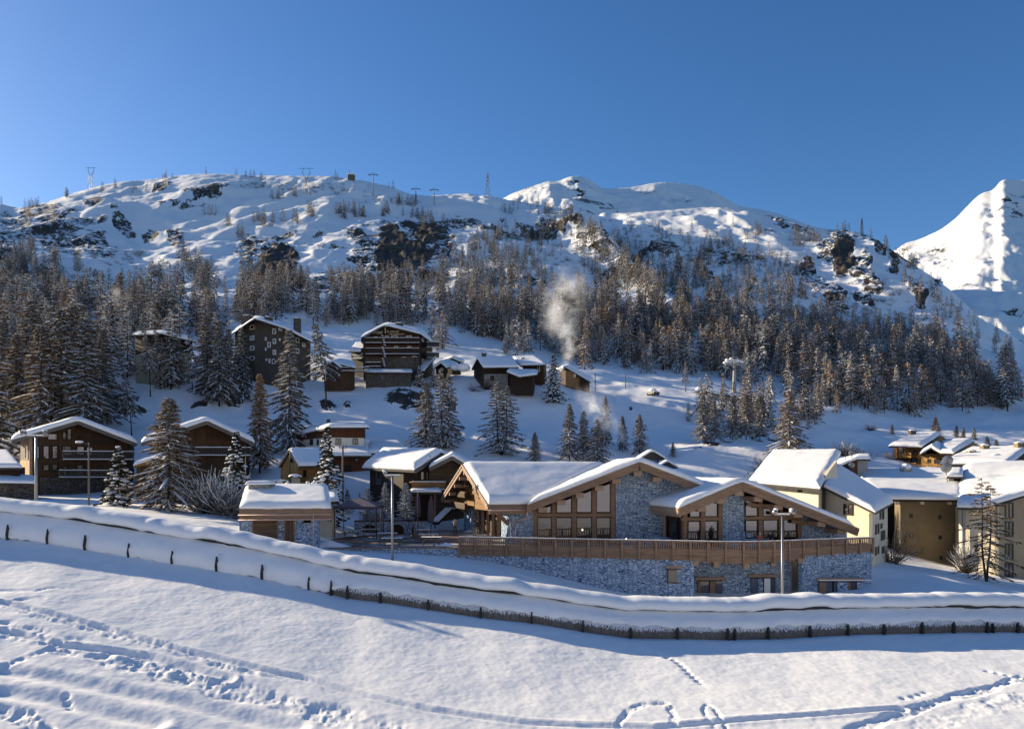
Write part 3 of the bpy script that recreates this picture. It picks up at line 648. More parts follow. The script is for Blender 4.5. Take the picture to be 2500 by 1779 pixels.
def bush(seed, n, spread, tw, nd, snow=.5):
    r = np.random.default_rng(seed); T = TM()
    for k in range(n):
        az = r.random()*6.283; el = .35+r.random()*1.0; Lb = .55+.45*r.random()
        d = np.array([np.cos(az)*spread*np.cos(el), np.sin(az)*spread*np.cos(el), np.sin(el)])
        p = np.array([r.normal()*.08*spread, r.normal()*.08*spread, -.05]); path = [p]
        for s_ in range(4): d = d+r.normal(size=3)*.16; p = p+d*Lb/4; path.append(p.copy())
        path = np.array(path); sd = np.cross(d, [0, 0, 1.]); sd /= np.linalg.norm(sd)+1e-9
        strip(path, np.linspace(.012, .003, 5), sd, 0, T); strip(path, np.linspace(.012, .003, 5), np.array([0, 0, 1.]), 0, T)
        q = []
        for _ in range(tw):
            tt = .3+.7*r.random(); j = min(3, int(tt*4)); p = path[j]+(path[j+1]-path[j])*(tt*4-j); dr = r.normal(size=3)*.7+d/np.linalg.norm(d)*.6; dr /= np.linalg.norm(dr); l_ = .06+.12*r.random()
            nn = np.cross(dr, r.normal(size=3)); nn /= np.linalg.norm(nn); q.append([p, p+dr*l_*.5-nn*.008, p+dr*l_, p+dr*l_*.5+nn*.008])
        T.quads(q, 1)
        if snow:
            strip(path[1:]+np.array([0, 0, .012]), np.array([.003, .007, .007, .003])*snow*(.5+r.random()), sd, 2, T, thick=.7)
    return T.get()
for i, (n, nd, sn, spd) in enumerate([(110, 'needle_grey', 2.4, 1.0), (70, 'needle_brown', .5, 1.2), (40, 'needle_grey', .8, 1.4)]):
    V, Q, mi = bush(500+i, n, spd, 16, nd, sn); TPL['bush%d_mesh' % i] = np_mesh('bush', V, Q, tmat(nd), mi); TPL['bush%d' % i] = (V, Q, mi, nd)

def near_tree(kind, name, x, y, z, h, rz, label, cat='tree', group=None, wide=1.0):
    root = thing(name, (x, y, z), label, cat, group, rz)
    for part, me in TPL[kind].items():
        o = link(bpy.data.objects.new(part, me), root); o.scale = (h*wide, h*wide, h)
        if part == 'snow': o['kind'] = 'stuff'
    return root
NEAR = []     # (kind, px, base_py, top_py, D or None, name, label, wide)
LX = 'larch_tree'
near_list = [
 ('spruce', 288, 1240, 1084, 92, 'spruce_tree', 'dark spruce with round snow cushions in front of the left chalet', 1.4),
 ('near5', 412, 1252, 966, 90, LX, 'big brown larch standing in front of the second chalet from the left', 1.55),
 ('spruce', 577, 1215, 1048, 100, 'spruce_tree', 'snow laden spruce against the right balcony of the second chalet', 1.2),
 ('near2', 634, 1150, 908, 122, LX, 'rust brown larch to the right of the second chalet', 1.0),
 ('near3', 706, 1120, 800, 135, LX, 'very tall grey larch rising behind the white and brown house', .9),
 ('leaning', 797, 992, 788, None, LX, 'dark leaning larch on the bank below the left end of the hotel', 1.1),
 ('spruce_tall', 799, 1240, 1034, 90, 'spruce_tree', 'slim snow laden spruce in front of the yellow gabled barn', 1.0),
 ('near1', 1040, 1112, 930, 140, LX, 'snowy larch under the dark rock, left of the pair', 1.1),
 ('double_larch', 1086, 1106, 895, 141, LX, 'twin topped dark larch below the small spruces by the hotel', 1.0),
 ('double_larch', 1225, 1116, 928, 138, LX, 'broad twin larch standing above the roof of the stone restaurant', 1.4),
 ('near0', 1306, 1115, 1052, 135, LX, 'small snowy larch just above the ridge of the stone restaurant', 1.2),
 ('near1', 1390, 1118, 982, 137, LX, 'tallest dark larch left of the lower smoke trail', 1.05), ('near3', 1425, 1115, 1000, 139, LX, 'grey larch inside the clump left of the lower smoke trail', 1.1),
 ('near5', 1458, 1120, 1020, 136, LX, 'low brown larch at the right end of the clump by the smoke trail', 1.3), ('near3', 1478, 1075, 962, 150, LX, 'slender larch standing behind the lower smoke trail', .95),
 ('near4', 1520, 1098, 1012, 146, LX, 'hazy larch half veiled by the lower smoke trail', 1.1), ('near1', 1562, 1108, 1008, 143, LX, 'dark larch right of the lower smoke trail', 1.15),
 ('near0', 1643, 1100, 1077, 140, LX, 'tiny lone conifer on the open snow below the ski slope', 1.2),
 ('spruce_tall', 1352, 983, 862, None, 'spruce_tree', 'snow plastered spruce beside the small barn on the bench', 1.15),
 ('near3', 1716, 1080, 962, 150, LX, 'leftmost larch of the row below the lift tower', 1.1), ('near1', 1744, 1076, 968, 153, LX, 'second larch of the row below the lift tower', 1.1),
 ('near3', 1788, 1070, 965, 156, LX, 'grey larch in the middle of the row below the lift tower', 1.2), ('near5', 1822, 1070, 955, 160, LX, 'brown larch right of the middle in the row below the lift tower', 1.2), ('near1', 1855, 1066, 962, 164, LX, 'rightmost larch of the row below the lift tower', 1.2),
 ('near5', 1928, 1108, 950, 138, LX, 'stout brown larch behind the big snow roof of the cream block', 1.2),
 ('bare_larch', 2408, 1402, 1162, 84, LX, 'bare twin stemmed larch in front of the tall tan block', 1.0),
 ('frosted', 898, 1290, 1186, 93.5, 'fir_tree', 'leftmost frosted fir, behind the terrace canopy', 1.0), ('frosted', 940, 1290, 1174, 93, 'fir_tree', 'middle frosted fir behind the terrace wall', 1.0), ('frosted', 991, 1290, 1174, 93, 'fir_tree', 'rightmost frosted fir, left of the closed parasols', 1.0),
 ('frosted', 893, 1288, 1236, 92.6, 'fir_tree', 'low frosted fir behind the thin poles under the canopy', 1.3), ('frosted', 918, 1288, 1238, 92.4, 'fir_tree', 'low frosted fir beside the right canopy post', 1.3),
 ('spruce', 848, 1235, 1190, 100, 'spruce_tree', 'small snowed spruce peeping out behind the terrace canopy', 1.2),
 ('spruce_tall', 1024, 944, 886, None, 'spruce_tree', 'small dark spruce in front of the hotel terrace wall', 1.5), ('spruce_tall', 1058, 946, 898, None, 'spruce_tree', 'small dark spruce at the right corner of the hotel', 1.6),
 ('leaning', 368, 968, 800, None, LX, 'thin trunked larch in front of the flat house with cream base', .8), ('leaning', 392, 950, 792, None, LX, 'larch leaning over the middle of the flat house with cream base', .7),
 ('near1', 505, 975, 768, None, LX, 'wide snowy larch between the flat house and the grey block', 1.2), ('near3', 535, 992, 780, None, LX, 'leaning grey larch left of the grey block', 1.0), ('near1', 558, 985, 800, None, LX, 'dark larch before the left corner of the grey block', .9), ('near4', 592, 985, 800, None, LX, 'dark larch rooted on the rock below the grey block', .9),
 ('leaning', 322, 1072, 905, None, LX, 'leaning two stemmed larch on the bank between the two left chalets', .9),
 ('near0', 40, 985, 810, 152, LX, 'brownish larch at the far left on the shaded bank', 1.2), ('near5', 100, 1040, 790, 142, LX, 'large brown larch with snowy boughs behind the left chalet', 1.1), ('near1', 150, 1035, 752, 144, LX, 'tallest dark larch behind the ridge of the left chalet', 1.05), ('near3', 208, 1040, 772, 141, LX, 'dark larch behind the right roof slope of the left chalet', 1.1), ('near0', 250, 1000, 800, 156, LX, 'brownish larch beside the black rock on the left bank', 1.0), ('near1', -30, 1050, 790, 140, LX, 'dark larch cut by the left edge of the picture', 1.1), ('near3', 5, 960, 770, 160, LX, 'dark larch high on the left bank', 1.1), ('near5', 180, 950, 740, 166, LX, 'brownish larch standing farther up behind the left chalet', 1.1), ('near1', 75, 930, 730, 172, LX, 'dark larch on the shaded upper left bank', 1.1),
 ('near2', 2178, 1070, 1034, 210, LX, 'small larch left of the golden chalet', 1.2), ('near2', 2284, 1072, 1016, 215, LX, 'ochre larch behind the golden chalet roof', 1.6), ('near0', 2335, 1074, 1036, 220, LX, 'first thin larch right of the ochre larch', 1.2), ('near0', 2352, 1076, 1040, 220, LX, 'second thin larch right of the ochre larch', 1.2), ('near3', 2378, 1080, 1042, 215, LX, 'third thin larch right of the ochre larch', 1.3), ('near4', 2410, 1100, 1062, 200, LX, 'dark larch above the chimneyed roof', 1.5), ('near0', 2432, 1100, 1070, 198, LX, 'brown larch above the chimneyed roof', 1.6),
]
for k, (kind, px, by, ty, D, name, lab, wide) in enumerate(near_list):
    if D is None: D = gpt(px, by)
    x, y = X_(px, D), D; g = gz(x, y); zb = min(Z_(by, D), g+.1); h = Z_(ty, D)-zb
    near_tree(kind, name, x, y, zb-.15, h, k*1.7 if kind not in ('leaning', 'bare_larch', 'double_larch') else .15*(k % 3), lab, 'tree', None, wide)
def bush_at(kind, px, by, h, D, label, wide=1.0, name='bare_shrub'):
    if D is None: D = gpt(px, by)
    x = X_(px, D); o = link(bpy.data.objects.new(name, TPL[kind+'_mesh'])); o.location = (x, D, min(gz(x, D), Z_(by, D)+.3)); o.scale = (h*wide, h*wide, h); o.rotation_euler[2] = px*.37
    return tag(o, label, 'shrub')
bush_at('bush0', 505, 1252, 5.4, 88, 'big leafless shrub right of the brown larch before the second chalet', .9)
bush_at('bush0', 552, 1250, 4.8, 87, 'leafless snowy shrub left of the small stone hut', .9)
bush_at('bush2', 585, 1262, 2.6, 84, 'low leafless shrub touching the left end of the stone hut', 1)
bush_at('bush0', 2060, 1118, 3.2, 150, 'dark rounded shrub behind the small brown house with dishes', 1.3)
bush_at('bush0', 2102, 1124, 2.6, 150, 'second dark shrub right of the aerials', 1.3)
bush_at('bush1', 1832, 1165, 4.6, 118, 'brown leafless shrub beside the big roof of the cream block', 1)
bush_at('bush1', 1870, 1120, 3.2, 132, 'rusty shrub on the bank above the cream block', 1.1)
bush_at('bush0', 1790, 1160, 2.2, 120, 'small snowy shrub above the right gable of the restaurant', 1.2)
bush_at('bush1', 2175, 1385, 5.0, 92, 'leafless creeper shrub in the dark gap between the cream and tan blocks', .6)
bush_at('bush0', 2355, 1398, 4.2, 92, 'bare shrub in the dark gap left of the tall block', .5)
bush_at('bush1', 958, 940, 3.0, None, 'brown bush against the hotel terrace wall', 1)
bush_at('bush0', 345, 910, 5, None, 'grey bush before the flat house with cream base', 1.1)
bush_at('bush1', 2125, 1050, 2.2, 215, 'dark shrub on the snow below the right forest edge', 1.1)
bush_at('bush2', 1155, 955, 2.4, None, 'small dark shrub on the blue slope below the sheds', 1)
bush_at('bush1', 1188, 950, 3.2, None, 'grey shrub left of the log chalet foundation', 1)

# forests: sampled per region of the hillside
def inpoly(px, py, poly):
    c = False; n = len(poly)
    for i in range(n):
        x0, y0 = poly[i]; x1, y1 = poly[(i+1) % n]
        if (y0 > py) != (y1 > py) and px < (x1-x0)*(py-y0)/(y1-y0)+x0: c = not c
    return c
REG = [
 ('right', 1150, [(1300, 800), (1400, 735), (1560, 690), (1700, 760), (1850, 770), (1990, 800), (2150, 830), (2330, 850), (2440, 880), (2490, 930), (2470, 990), (2330, 1012), (2150, 1008), (2000, 990), (1910, 950), (1800, 925), (1650, 912), (1500, 900), (1390, 885)], (10, 16), [4, 3, 5, 1, 3, 2]),
 ('upper right', 330, [(1600, 590), (1760, 570), (1850, 600), (1960, 640), (2010, 760), (2120, 790), (2260, 800), (2330, 850), (1990, 800), (1850, 770), (1720, 740)], (8, 14), [3, 2, 1, 2, 2, 1]),
 ('gully', 230, [(1390, 530), (1450, 560), (1520, 600), (1620, 640), (1700, 700), (1800, 780), (1760, 800), (1640, 760), (1560, 700), (1480, 640), (1420, 590)], (10, 15), [1, 2, 0, 5, 1, 1]),
 ('spur', 90, [(1280, 500), (1340, 510), (1420, 560), (1500, 640), (1560, 700), (1500, 740), (1430, 690), (1370, 600)], (8, 14), [2, 3, 0, 3, 1, 2]),
 ('centre', 410, [(1000, 700), (1100, 640), (1200, 560), (1320, 560), (1340, 660), (1400, 740), (1330, 850), (1200, 850), (1080, 845), (1040, 800), (960, 800)], (9, 16), [3, 3, 1, 1, 3, 3]),
 ('left middle', 270, [(560, 700), (700, 680), (850, 690), (1000, 690), (960, 800), (860, 800), (790, 790), (700, 780), (600, 780)], (9, 16), [3, 3, 1, 1, 3, 2]),
 ('left', 340, [(-60, 720), (60, 700), (180, 750), (300, 770), (520, 760), (560, 800), (520, 850), (460, 820), (300, 850), (240, 900), (100, 880), (-60, 900)], (10, 18), [2, 3, 1, 3, 2, 3]),
 ('far left', 170, [(-60, 600), (60, 600), (140, 660), (160, 740), (60, 720), (-60, 760)], (9, 15), [2, 3, 0, 3, 1, 2]),
 ('bluff', 50, [(280, 690), (400, 690), (520, 660), (530, 720), (420, 740), (300, 740)], (11, 18), [2, 3, 0, 3, 1, 2]),
 ('lower right', 60, [(1690, 1010), (1800, 990), (1900, 980), (2010, 1000), (2010, 1045), (1900, 1060), (1780, 1050), (1700, 1045)], (6, 9.5), [3, 2, 3, 2, 2, 1]),
 ('left bank', 42, [(-60, 930), (120, 920), (250, 910), (290, 960), (240, 1020), (-60, 1030)], (12, 17), [2, 3, 0, 3, 1, 3]),
 ('behind hotel', 60, [(1045, 800), (1075, 848), (1200, 862), (1330, 872), (1330, 800), (1200, 790)], (10, 16), [3, 3, 1, 2, 3, 3]),
 ('lower left', 44, [(215, 850), (330, 880), (560, 880), (600, 940), (470, 960), (300, 930)], (9, 15), [2, 3, 1, 3, 2, 3]),
 ('ridge end', 60, [(2180, 660), (2260, 700), (2340, 760), (2420, 830), (2500, 870), (2500, 905), (2420, 880), (2330, 840), (2260, 790)], (8, 12), [3, 2, 1, 2, 2, 1]),
]
LAB = {'right': 'in the dense brown forest on the right hillside', 'upper right': 'on the rocky slope above the right forest', 'gully': 'in the dark gully running down right of the spur', 'spur': 'on the snowy spur by the dark gully', 'centre': 'in the forest behind the bench chalets', 'left middle': 'in the forest above the grey block and hotel', 'left': 'in the shaded left forest above the flat house', 'far left': 'on the blue slope at the far left edge', 'bluff': 'in the stand above the left smoke puff', 'lower right': 'in the copse below the lift tower at the forest foot', 'left bank': 'on the shaded bank behind the leftmost chalet', 'ridge end': 'along the descending right end of the ridge', 'behind hotel': 'along the forest edge right of the hotel', 'lower left': 'on the bank below the flat house', 'sparse': 'scattered over the open upper snow of the hillside'}
KN = ['brown larch dusted with snow', 'grey larch dusted with snow', 'ochre larch', 'dark conifer', 'slim brown larch', 'whitened larch']
TREES = []
rg = random.Random(31)
for reg, n, poly, (h0, h1), wts in REG:
    bx = [p[0] for p in poly]; by = [p[1] for p in poly]; c = 0; tries = 0
    while c < n and tries < n*30:
        tries += 1
        px = rg.uniform(min(bx), max(bx)); py = rg.uniform(min(by), max(by))
        if not inpoly(px, py, poly): continue
        px += rg.gauss(0, 14); py += rg.gauss(0, 11)
        if reg != 'lower left' and 315 < px < 520 and 840 < py: continue
        if vnoise(np.array([px/38.]), np.array([py/26.]), 88)[0] < .30: continue
        D = gpt(px, py)
        if D > 1300: continue
        TREES.append((px, D, rg.uniform(h0, h1)*rg.choice((.5, .7, .9, 1, 1.1, 1.2)), rg.choices(range(6), wts)[0], reg)); c += 1
SP = [(645, 545, 18, 30, 12), (720, 540, 6, 10, 6), (760, 525, 8, 10, 8), (835, 522, 12, 14, 12), (870, 525, 8, 14, 10), (885, 530, 6, 8, 6), (935, 530, 4, 4, 4), (975, 500, 6, 4, 5), (945, 520, 5, 8, 6), (590, 575, 5, 6, 5), (560, 550, 3, 8, 3), (515, 525, 4, 14, 6), (680, 485, 6, 14, 6), (720, 480, 3, 6, 3), (1010, 530, 8, 20, 8), (1050, 540, 14, 34, 14), (1000, 500, 7, 30, 8), (1240, 520, 8, 22, 6), (1310, 500, 8, 40, 6), (1330, 520, 12, 30, 10), (1390, 530, 10, 20, 12), (1445, 560, 8, 14, 10),
 (1850, 570, 12, 16, 10), (1960, 580, 10, 20, 12), (1990, 590, 10, 20, 8), (1945, 600, 8, 14, 10), (2060, 566, 5, 14, 3), (2130, 580, 4, 10, 4), (2165, 605, 5, 8, 6), (2200, 630, 5, 8, 6), (2230, 655, 10, 14, 8), (1700, 640, 10, 40, 12), (1600, 570, 8, 60, 8), (1770, 600, 10, 40, 14),
 (160, 480, 6, 10, 3), (180, 470, 3, 4, 2), (245, 470, 3, 5, 4), (20, 500, 12, 24, 5), (70, 505, 6, 10, 3), (85, 505, 5, 10, 3), (340, 460, 5, 20, 8), (280, 460, 2, 10, 4), (410, 435, 5, 14, 4), (500, 425, 2, 8, 3), (600, 430, 5, 20, 4), (640, 440, 3, 8, 4), (830, 440, 2, 10, 3), (955, 460, 5, 20, 4), (130, 640, 8, 14, 10), (75, 630, 10, 30, 16), (195, 660, 4, 10, 6), (1180, 600, 12, 40, 24), (1130, 620, 10, 40, 20), (1250, 640, 16, 40, 30), (450, 640, 10, 12, 16), (480, 660, 14, 16, 18), (505, 680, 12, 12, 16), (380, 680, 8, 14, 10), (610, 680, 14, 30, 12), (700, 690, 16, 40, 12), (880, 690, 10, 40, 14), (960, 680, 12, 30, 14)]
for cx, cy_, n, sx_, sy_ in SP:
    for _ in range(n):
        px, py = rg.gauss(cx, sx_*.6), rg.gauss(cy_, sy_*.6); D = gpt(px, py)
        if D > 1400: continue
        TREES.append((px, D, rg.uniform(8, 15), rg.choices(range(6), [3, 3, 0, 2, 2, 1])[0], 'sparse'))
TREES.sort(key=lambda q: -q[2]/q[1])
NI = 300-len(near_list)
acc = {}
for i, (px, D, h, kd, reg) in enumerate(TREES):
    x, y = X_(px, D), D; z = gz(x, y)-.3; rz = rg.uniform(0, 6.28); wd_ = rg.uniform(.85, 1.3)
    if i < NI:
        o = link(bpy.data.objects.new('larch_tree' if kd != 3 else 'conifer_tree', TPL[('mid%d_mesh' if i % 2 else 'midb%d_mesh') % kd])); o.location = (x, y, z); o.scale = (h*wd_, h*wd_*rg.uniform(.8, 1.2), h); o.rotation_euler = (rg.gauss(0, .035), rg.gauss(0, .035), rz)
        tag(o, KN[kd]+' '+LAB[reg], 'tree', KN[kd]+' '+LAB[reg])
    else:
        acc.setdefault(kd, []).append((x, y, z, h, rz, wd_))
VV, QQ, MI = [], [], []; base = 0
NDI = {'needle_brown': 1, 'needle_grey': 2, 'needle_ochre': 3, 'needle_dark': 4}
for kd, lst in acc.items():
    for x, y, z, h, rz, wd_ in lst:
        V, Q, mi, nd = TPL[(('mid%d' if int(x*7) % 2 else 'midb%d') if h/y > .026 else 'far%d') % kd]
        c, s = math.cos(rz)*h*wd_, math.sin(rz)*h*wd_
        VV.append(np.stack([V[:, 0]*c-V[:, 1]*s+x, V[:, 0]*s+V[:, 1]*c+y, V[:, 2]*h+z], 1)); QQ.append(Q+base); base += len(V)
        MI.append(np.where(mi == 0, 0, np.where(mi == 2, 5, NDI[nd])))
me = np_mesh('forest', np.concatenate(VV), np.concatenate(QQ), [M['bark'], M['needle_brown'], M['needle_grey'], M['needle_ochre'], M['needle_dark'], M['snow_lump']], np.concatenate(MI))
tag(link(bpy.data.objects.new('forest', me)), 'far larch forest spread over the snowy mountainside', None, None, 'stuff')
# low alpine scrub on the slopes
VV, QQ, MI = [], [], []; base = 0
for cx, cy_, n, sx_, sy_ in [(1500, 560, 80, 110, 26), (1600, 590, 60, 90, 24), (1750, 640, 90, 120, 36), (760, 460, 80, 90, 12), (640, 455, 40, 60, 8), (960, 490, 40, 60, 14), (1060, 560, 40, 40, 30), (200, 680, 30, 60, 20), (270, 640, 20, 60, 16), (330, 620, 16, 30, 10), (1200, 720, 50, 80, 40), (1100, 680, 40, 70, 50), (2150, 720, 60, 60, 60), (1370, 640, 40, 40, 50), (2050, 760, 60, 70, 40), (600, 770, 30, 60, 20), (2250, 800, 40, 60, 30), (300, 880, 26, 90, 20)]:
    for _ in range(n):
        px, py = rg.gauss(cx, sx_*.6), rg.gauss(cy_, sy_*.6); D = gpt(px, py)
        if D > 1350 or D < 150: continue
        x = X_(px, D); z = gz(x, D)-.1; h = rg.uniform(1.5, 3.6)*(1 if D > 300 else .6); rz = rg.uniform(0, 6.28); V, Q, mi, nd = TPL['bush%d' % rg.choice((1, 2))]
        sel = np.arange(len(Q)) % 3 == 0; u_, Q2 = np.unique(Q[sel], return_inverse=True); Q2 = Q2.reshape(-1, 4); V = V[u_]
        c, s = math.cos(rz)*h*1.3, math.sin(rz)*h*1.3
        VV.append(np.stack([V[:, 0]*c-V[:, 1]*s+x, V[:, 0]*s+V[:, 1]*c+D, V[:, 2]*h+z], 1)); QQ.append(Q2+base); base += len(V); MI.append(mi[sel])
me = np_mesh('undergrowth', np.concatenate(VV), np.concatenate(QQ), tmat('needle_brown'), np.concatenate(MI))
tag(link(bpy.data.objects.new('undergrowth', me)), 'low brown scrub poking through the snow on the slopes', None, None, 'stuff')
# ------------------------------------------------------------------ building helpers
def snow_roof(name, front, back, thick, parent, off=(0, 0, 0), seed=0, n=26, m=26, over=.12, mat='snow', ridge_round=.5):
    """rounded blanket of snow over a roof: front / back = matching polylines (eave .. ridge .. eave)"""
    fr = np.array([tuple(p) for p in front], float); bk = np.array([tuple(p) for p in back], float); k = len(fr)
    Ls = np.concatenate([[0], np.cumsum(np.linalg.norm(np.diff((fr+bk)/2, axis=0), axis=1))])
    Lt = float(np.linalg.norm(fr-bk, axis=1).max()); R = thick*1.05
    def samples(Ltot, n):
        e = [x for x in (0, .04*R, .14*R, .34*R, .62*R, R, 1.5*R) if x < Ltot*.45]
        midd = list(np.linspace(e[-1], Ltot-e[-1], max(3, n)))[1:-1]
        return np.array(e+midd+[Ltot-x for x in e[::-1]])
    S = samples(Ls[-1], n); T = samples(Lt, m)/Lt
    A = np.stack([np.interp(S, Ls, fr[:, j]) for j in range(3)], 1); B = np.stack([np.interp(S, Ls, bk[:, j]) for j in range(3)], 1)
    P = A[:, None, :]*(1-T)[None, :, None]+B[:, None, :]*T[None, :, None]
    base = P.copy()
    def prof(d): return np.where(d >= R, 1, np.maximum(.38*np.clip(d/(.04*R), 0, 1), np.sqrt(np.clip(1-(1-np.clip(d/R, 0, 1))**2, 0, 1))))
    ds = np.minimum(S, Ls[-1]-S); dt = np.minimum(T, 1-T)*Lt
    E = prof(ds)[:, None]*prof(dt)[None, :]
    x, y = P[..., 0], P[..., 1]
    nzz = 1+.13*fbm(x/2.4+seed*3.1, y/2.4+P[..., 2]*.4, seed, 3)
    zr = P[..., 2]
    if k > 2:      # soften the ridge
        kk = max(1, int(n/11)); zr = smooth(zr, kk*ridge_round, 0)
        w_ = sst(0, 1.2*R, ds)[:, None]; zr = P[..., 2]*(1-w_)+zr*w_
    P[..., 2] = zr+E*thick*nzz
    # bulge a little past the edges
    c = base.reshape(-1, 3).mean(0); out = np.stack([A, B], 1)
    bs = (1-np.clip(ds/(.5*R), 0, 1))*np.sin(np.clip(ds/(.25*R), 0, 1)*np.pi/2+.35); bt = (1-np.clip(dt/(.5*R), 0, 1))*np.sin(np.clip(dt/(.25*R), 0, 1)*np.pi/2+.35)
    dS = np.gradient(base, axis=0); dS[..., 2] = 0; dS /= np.linalg.norm(dS, axis=-1, keepdims=True)+1e-9
    dT = np.gradient(base, axis=1); dT[..., 2] = 0; dT /= np.linalg.norm(dT, axis=-1, keepdims=True)+1e-9
    wob = 1+.8*fbm(x/1.1+9, y/1.1, seed+4, 2)
    P += dS*(np.sign(S-Ls[-1]/2)[:, None]*bs[:, None]*over*wob)[..., None]+dT*(np.sign(T-.5)[None, :]*bt[None, :]*over*wob)[..., None]
    P[..., 2] -= (bs[:, None]*thick*.22*np.clip(.5+fbm(x/.9, y/.9+3, seed+9, 3)*1.6, 0, 1.4))*np.minimum(1, dt/R)[None, :]
    a, b = len(S), len(T); V = np.concatenate([P.reshape(-1, 3), base.reshape(-1, 3)-np.array([0, 0, .01])])-np.array(off)
    ii = np.arange(a*b).reshape(a, b); q = lambda I: np.stack([I[:-1, :-1], I[:-1, 1:], I[1:, 1:], I[1:, :-1]], -1).reshape(-1, 4)
    Q = [q(ii), q(ii+a*b)[:, ::-1]]
    for ed in (ii[0], ii[-1], ii[:, 0], ii[:, -1]): Q.append(np.stack([ed[:-1], ed[1:], ed[1:]+a*b, ed[:-1]+a*b], -1))
    me = np_mesh(name, V, np.concatenate(Q), [M[mat]], smooth_=True)
    bm = bmesh.new(); bm.from_mesh(me); bmesh.ops.recalc_face_normals(bm, faces=bm.faces); bm.to_mesh(me); bm.free()
    return link(bpy.data.objects.new(name, me), parent)
def slab(mb, q, th, m=0):   # q: 4 corners of the top, thickness downwards
    q = [Vector(p) for p in q]; d = Vector((0, 0, -th)); return mb.hexa([p+d for p in q]+q, m)
def V3(*a): return Vector(a)

# ------------------------------------------------------------------ the stone and timber restaurant
RT = thing('mountain_restaurant', (12, 80, 0), 'large stone and timber restaurant with snowy cross gables and long railed balcony', 'restaurant')
RO = RT.location
def part(mb, name, mats, parent=None): return mb.build(name, [M[m] for m in (mats if isinstance(mats, list) else [mats])], parent or RT, RO if (parent is None or parent is RT) else RO)
e1 = V3(.956, .293, 0); g1 = V3(-.293, .956, 0)
Fp = V3(X_(1194, 76.5), 76.5, 4.04); Ap = V3(X_(1132, 87), 87, 8.08); Bp = V3(X_(1080, 97.6), 97.6, 3.96)
Fe = Fp+e1*4.1; Ae = Ap+e1*17; Be = Bp+e1*19
# roof of the left wing
mb = MB(); slab(mb, [Fp, Fe, Ae, Ap], .28); slab(mb, [Ap, Ae, Be, Bp], .28); part(mb, 'roof', 'wood_beam')
mb = MB()
for a, b in ((Fp, Ap), (Bp, Ap)):
    for dz, th, oo in ((-.32, .58, -.06), (-.10, .22, -.14)): mb.beam(a+V3(0, 0, dz)+e1*oo, b+V3(0, 0, dz)+e1*oo, .16, th)
part(mb, 'rake_board', 'wood_pale')
mb = MB(); mb.beam(Fp+V3(0, -.05, -.38), Fe+V3(0, -.05, -.38), .14, .42); mb.beam(Fp+V3(0, .05, -.78), Fe+V3(0, .05, -.78), .14, .36); part(mb, 'eave_board', 'wood_beam')
mb = MB(); mb.tube(Fp+V3(0, -.2, -.58), Fe+V3(0, -.2, -.58), .075, n=8); d0 = Fe+V3(-.15, -.2, -.58); d1 = V3(.35, 78.25, 2.2)
mb.tube(d0, d0+V3(0, 0, -.8), .07, n=8); mb.tube(d0+V3(0, 0, -.8), d1, .07, n=8); mb.tube(d1, V3(.35, 78.25, 0), .07, n=8); part(mb, 'gutter', 'copper')
snow_roof('roof_snow', [Fp, Ap, Bp], [Fe+e1*.15, Ae, Be], .62, RT, RO, 3, 34, 24)
# truss boards and purlin ends of the left gable end
mb = MB()
for t_ in (.12, .36, .6, .82):
    for a in (Fp, Bp):
        p = a.lerp(Ap, t_)+V3(0, 0, -.85); mb.beam(p-e1*.02, p+e1*2.2, .34, .40)
p = Ap+V3(0, 0, -.95); mb.beam(p, p+e1*2.2, .34, .5); part(mb, 'purlin', 'wood_pale')
s_ = e1*1.7; mb = MB()
poly = [Fp.lerp(Ap, .10)+s_+V3(0, 0, -.35), Ap+s_+V3(0, 0, -.4), Bp.lerp(Ap, .04)+s_+V3(0, 0, -.35), Bp.lerp(Ap, .04)+s_+V3(0, 0, -1.2), Fp.lerp(Ap, .10)+s_+V3(0, 0, -1.3)]
mb.prism(poly, e1*.2); part(mb, 'gable_wall', 'wood_amber')
mb = MB()
for zz in (3.25, 4.6, 6.0):
    f = max(0, (zz-3.4)/(8.08-4.0)); a = Ap.lerp(Bp, 1-f*.9) if zz > 3.3 else Bp; b = Ap.lerp(Bp, .22)
    a = V3(a.x, a.y, zz); b = V3(b.x, b.y, zz)
    mb.beam(a+e1*.9, b+e1*.9, .3, .7)
part(mb, 'truss_board', 'wood_board')
# pillars of the left wing
def pillar(c, w, d, z0, z1, nm='stone_pillar'):
    mb = MB(); p = [c, c+e1*w, c+e1*w+g1*d, c+g1*d]; mb.hexa([V3(q.x, q.y, z0) for q in p]+[V3(q.x, q.y, z1) for q in p]); return part(mb, nm, 'stone_blue')
P1 = V3(X_(1249, 78.3), 78.3, 0); P2 = V3(X_(1150, 93), 93, 0)
pillar(P1, 2.45, 3.7, -.4, 3.5); pillar(P2, 1.3, 3.7, -.4, 3.3)
mb = MB(); mb.beam(V3(X_(1214, 77.3), 77.3, 3.15), V3(X_(1240, 78.6), 78.6, 2.0), .3, .32); part(mb, 'brace', 'wood_beam')
mb = MB(); mb.beam(V3(X_(1110, 96), 96, 3.6), V3(X_(1141, 94.5), 94.5, 2.1), .3, .34); part(mb, 'brace', 'wood_beam')
w0 = V3(-.1, 81.9, 0); w1 = V3(-4.0, 94.5, 0); wd_ = (w1-w0)
mb = MB(); mb.hexa([w0, w1, w1+e1*.25, w0+e1*.25]+[q+V3(0, 0, 3.9) for q in (w0, w1, w1+e1*.25, w0+e1*.25)]); part(mb, 'timber_wall', 'wood_board')
for k in range(6):
    q = w0+wd_*((k+.35)/6)-e1*.5; mb = MB(); mb.beam(q, q+V3(0, 0, 3.8), .32, .32, up=(0, 1, 0)); part(mb, 'post', 'wood_pale')
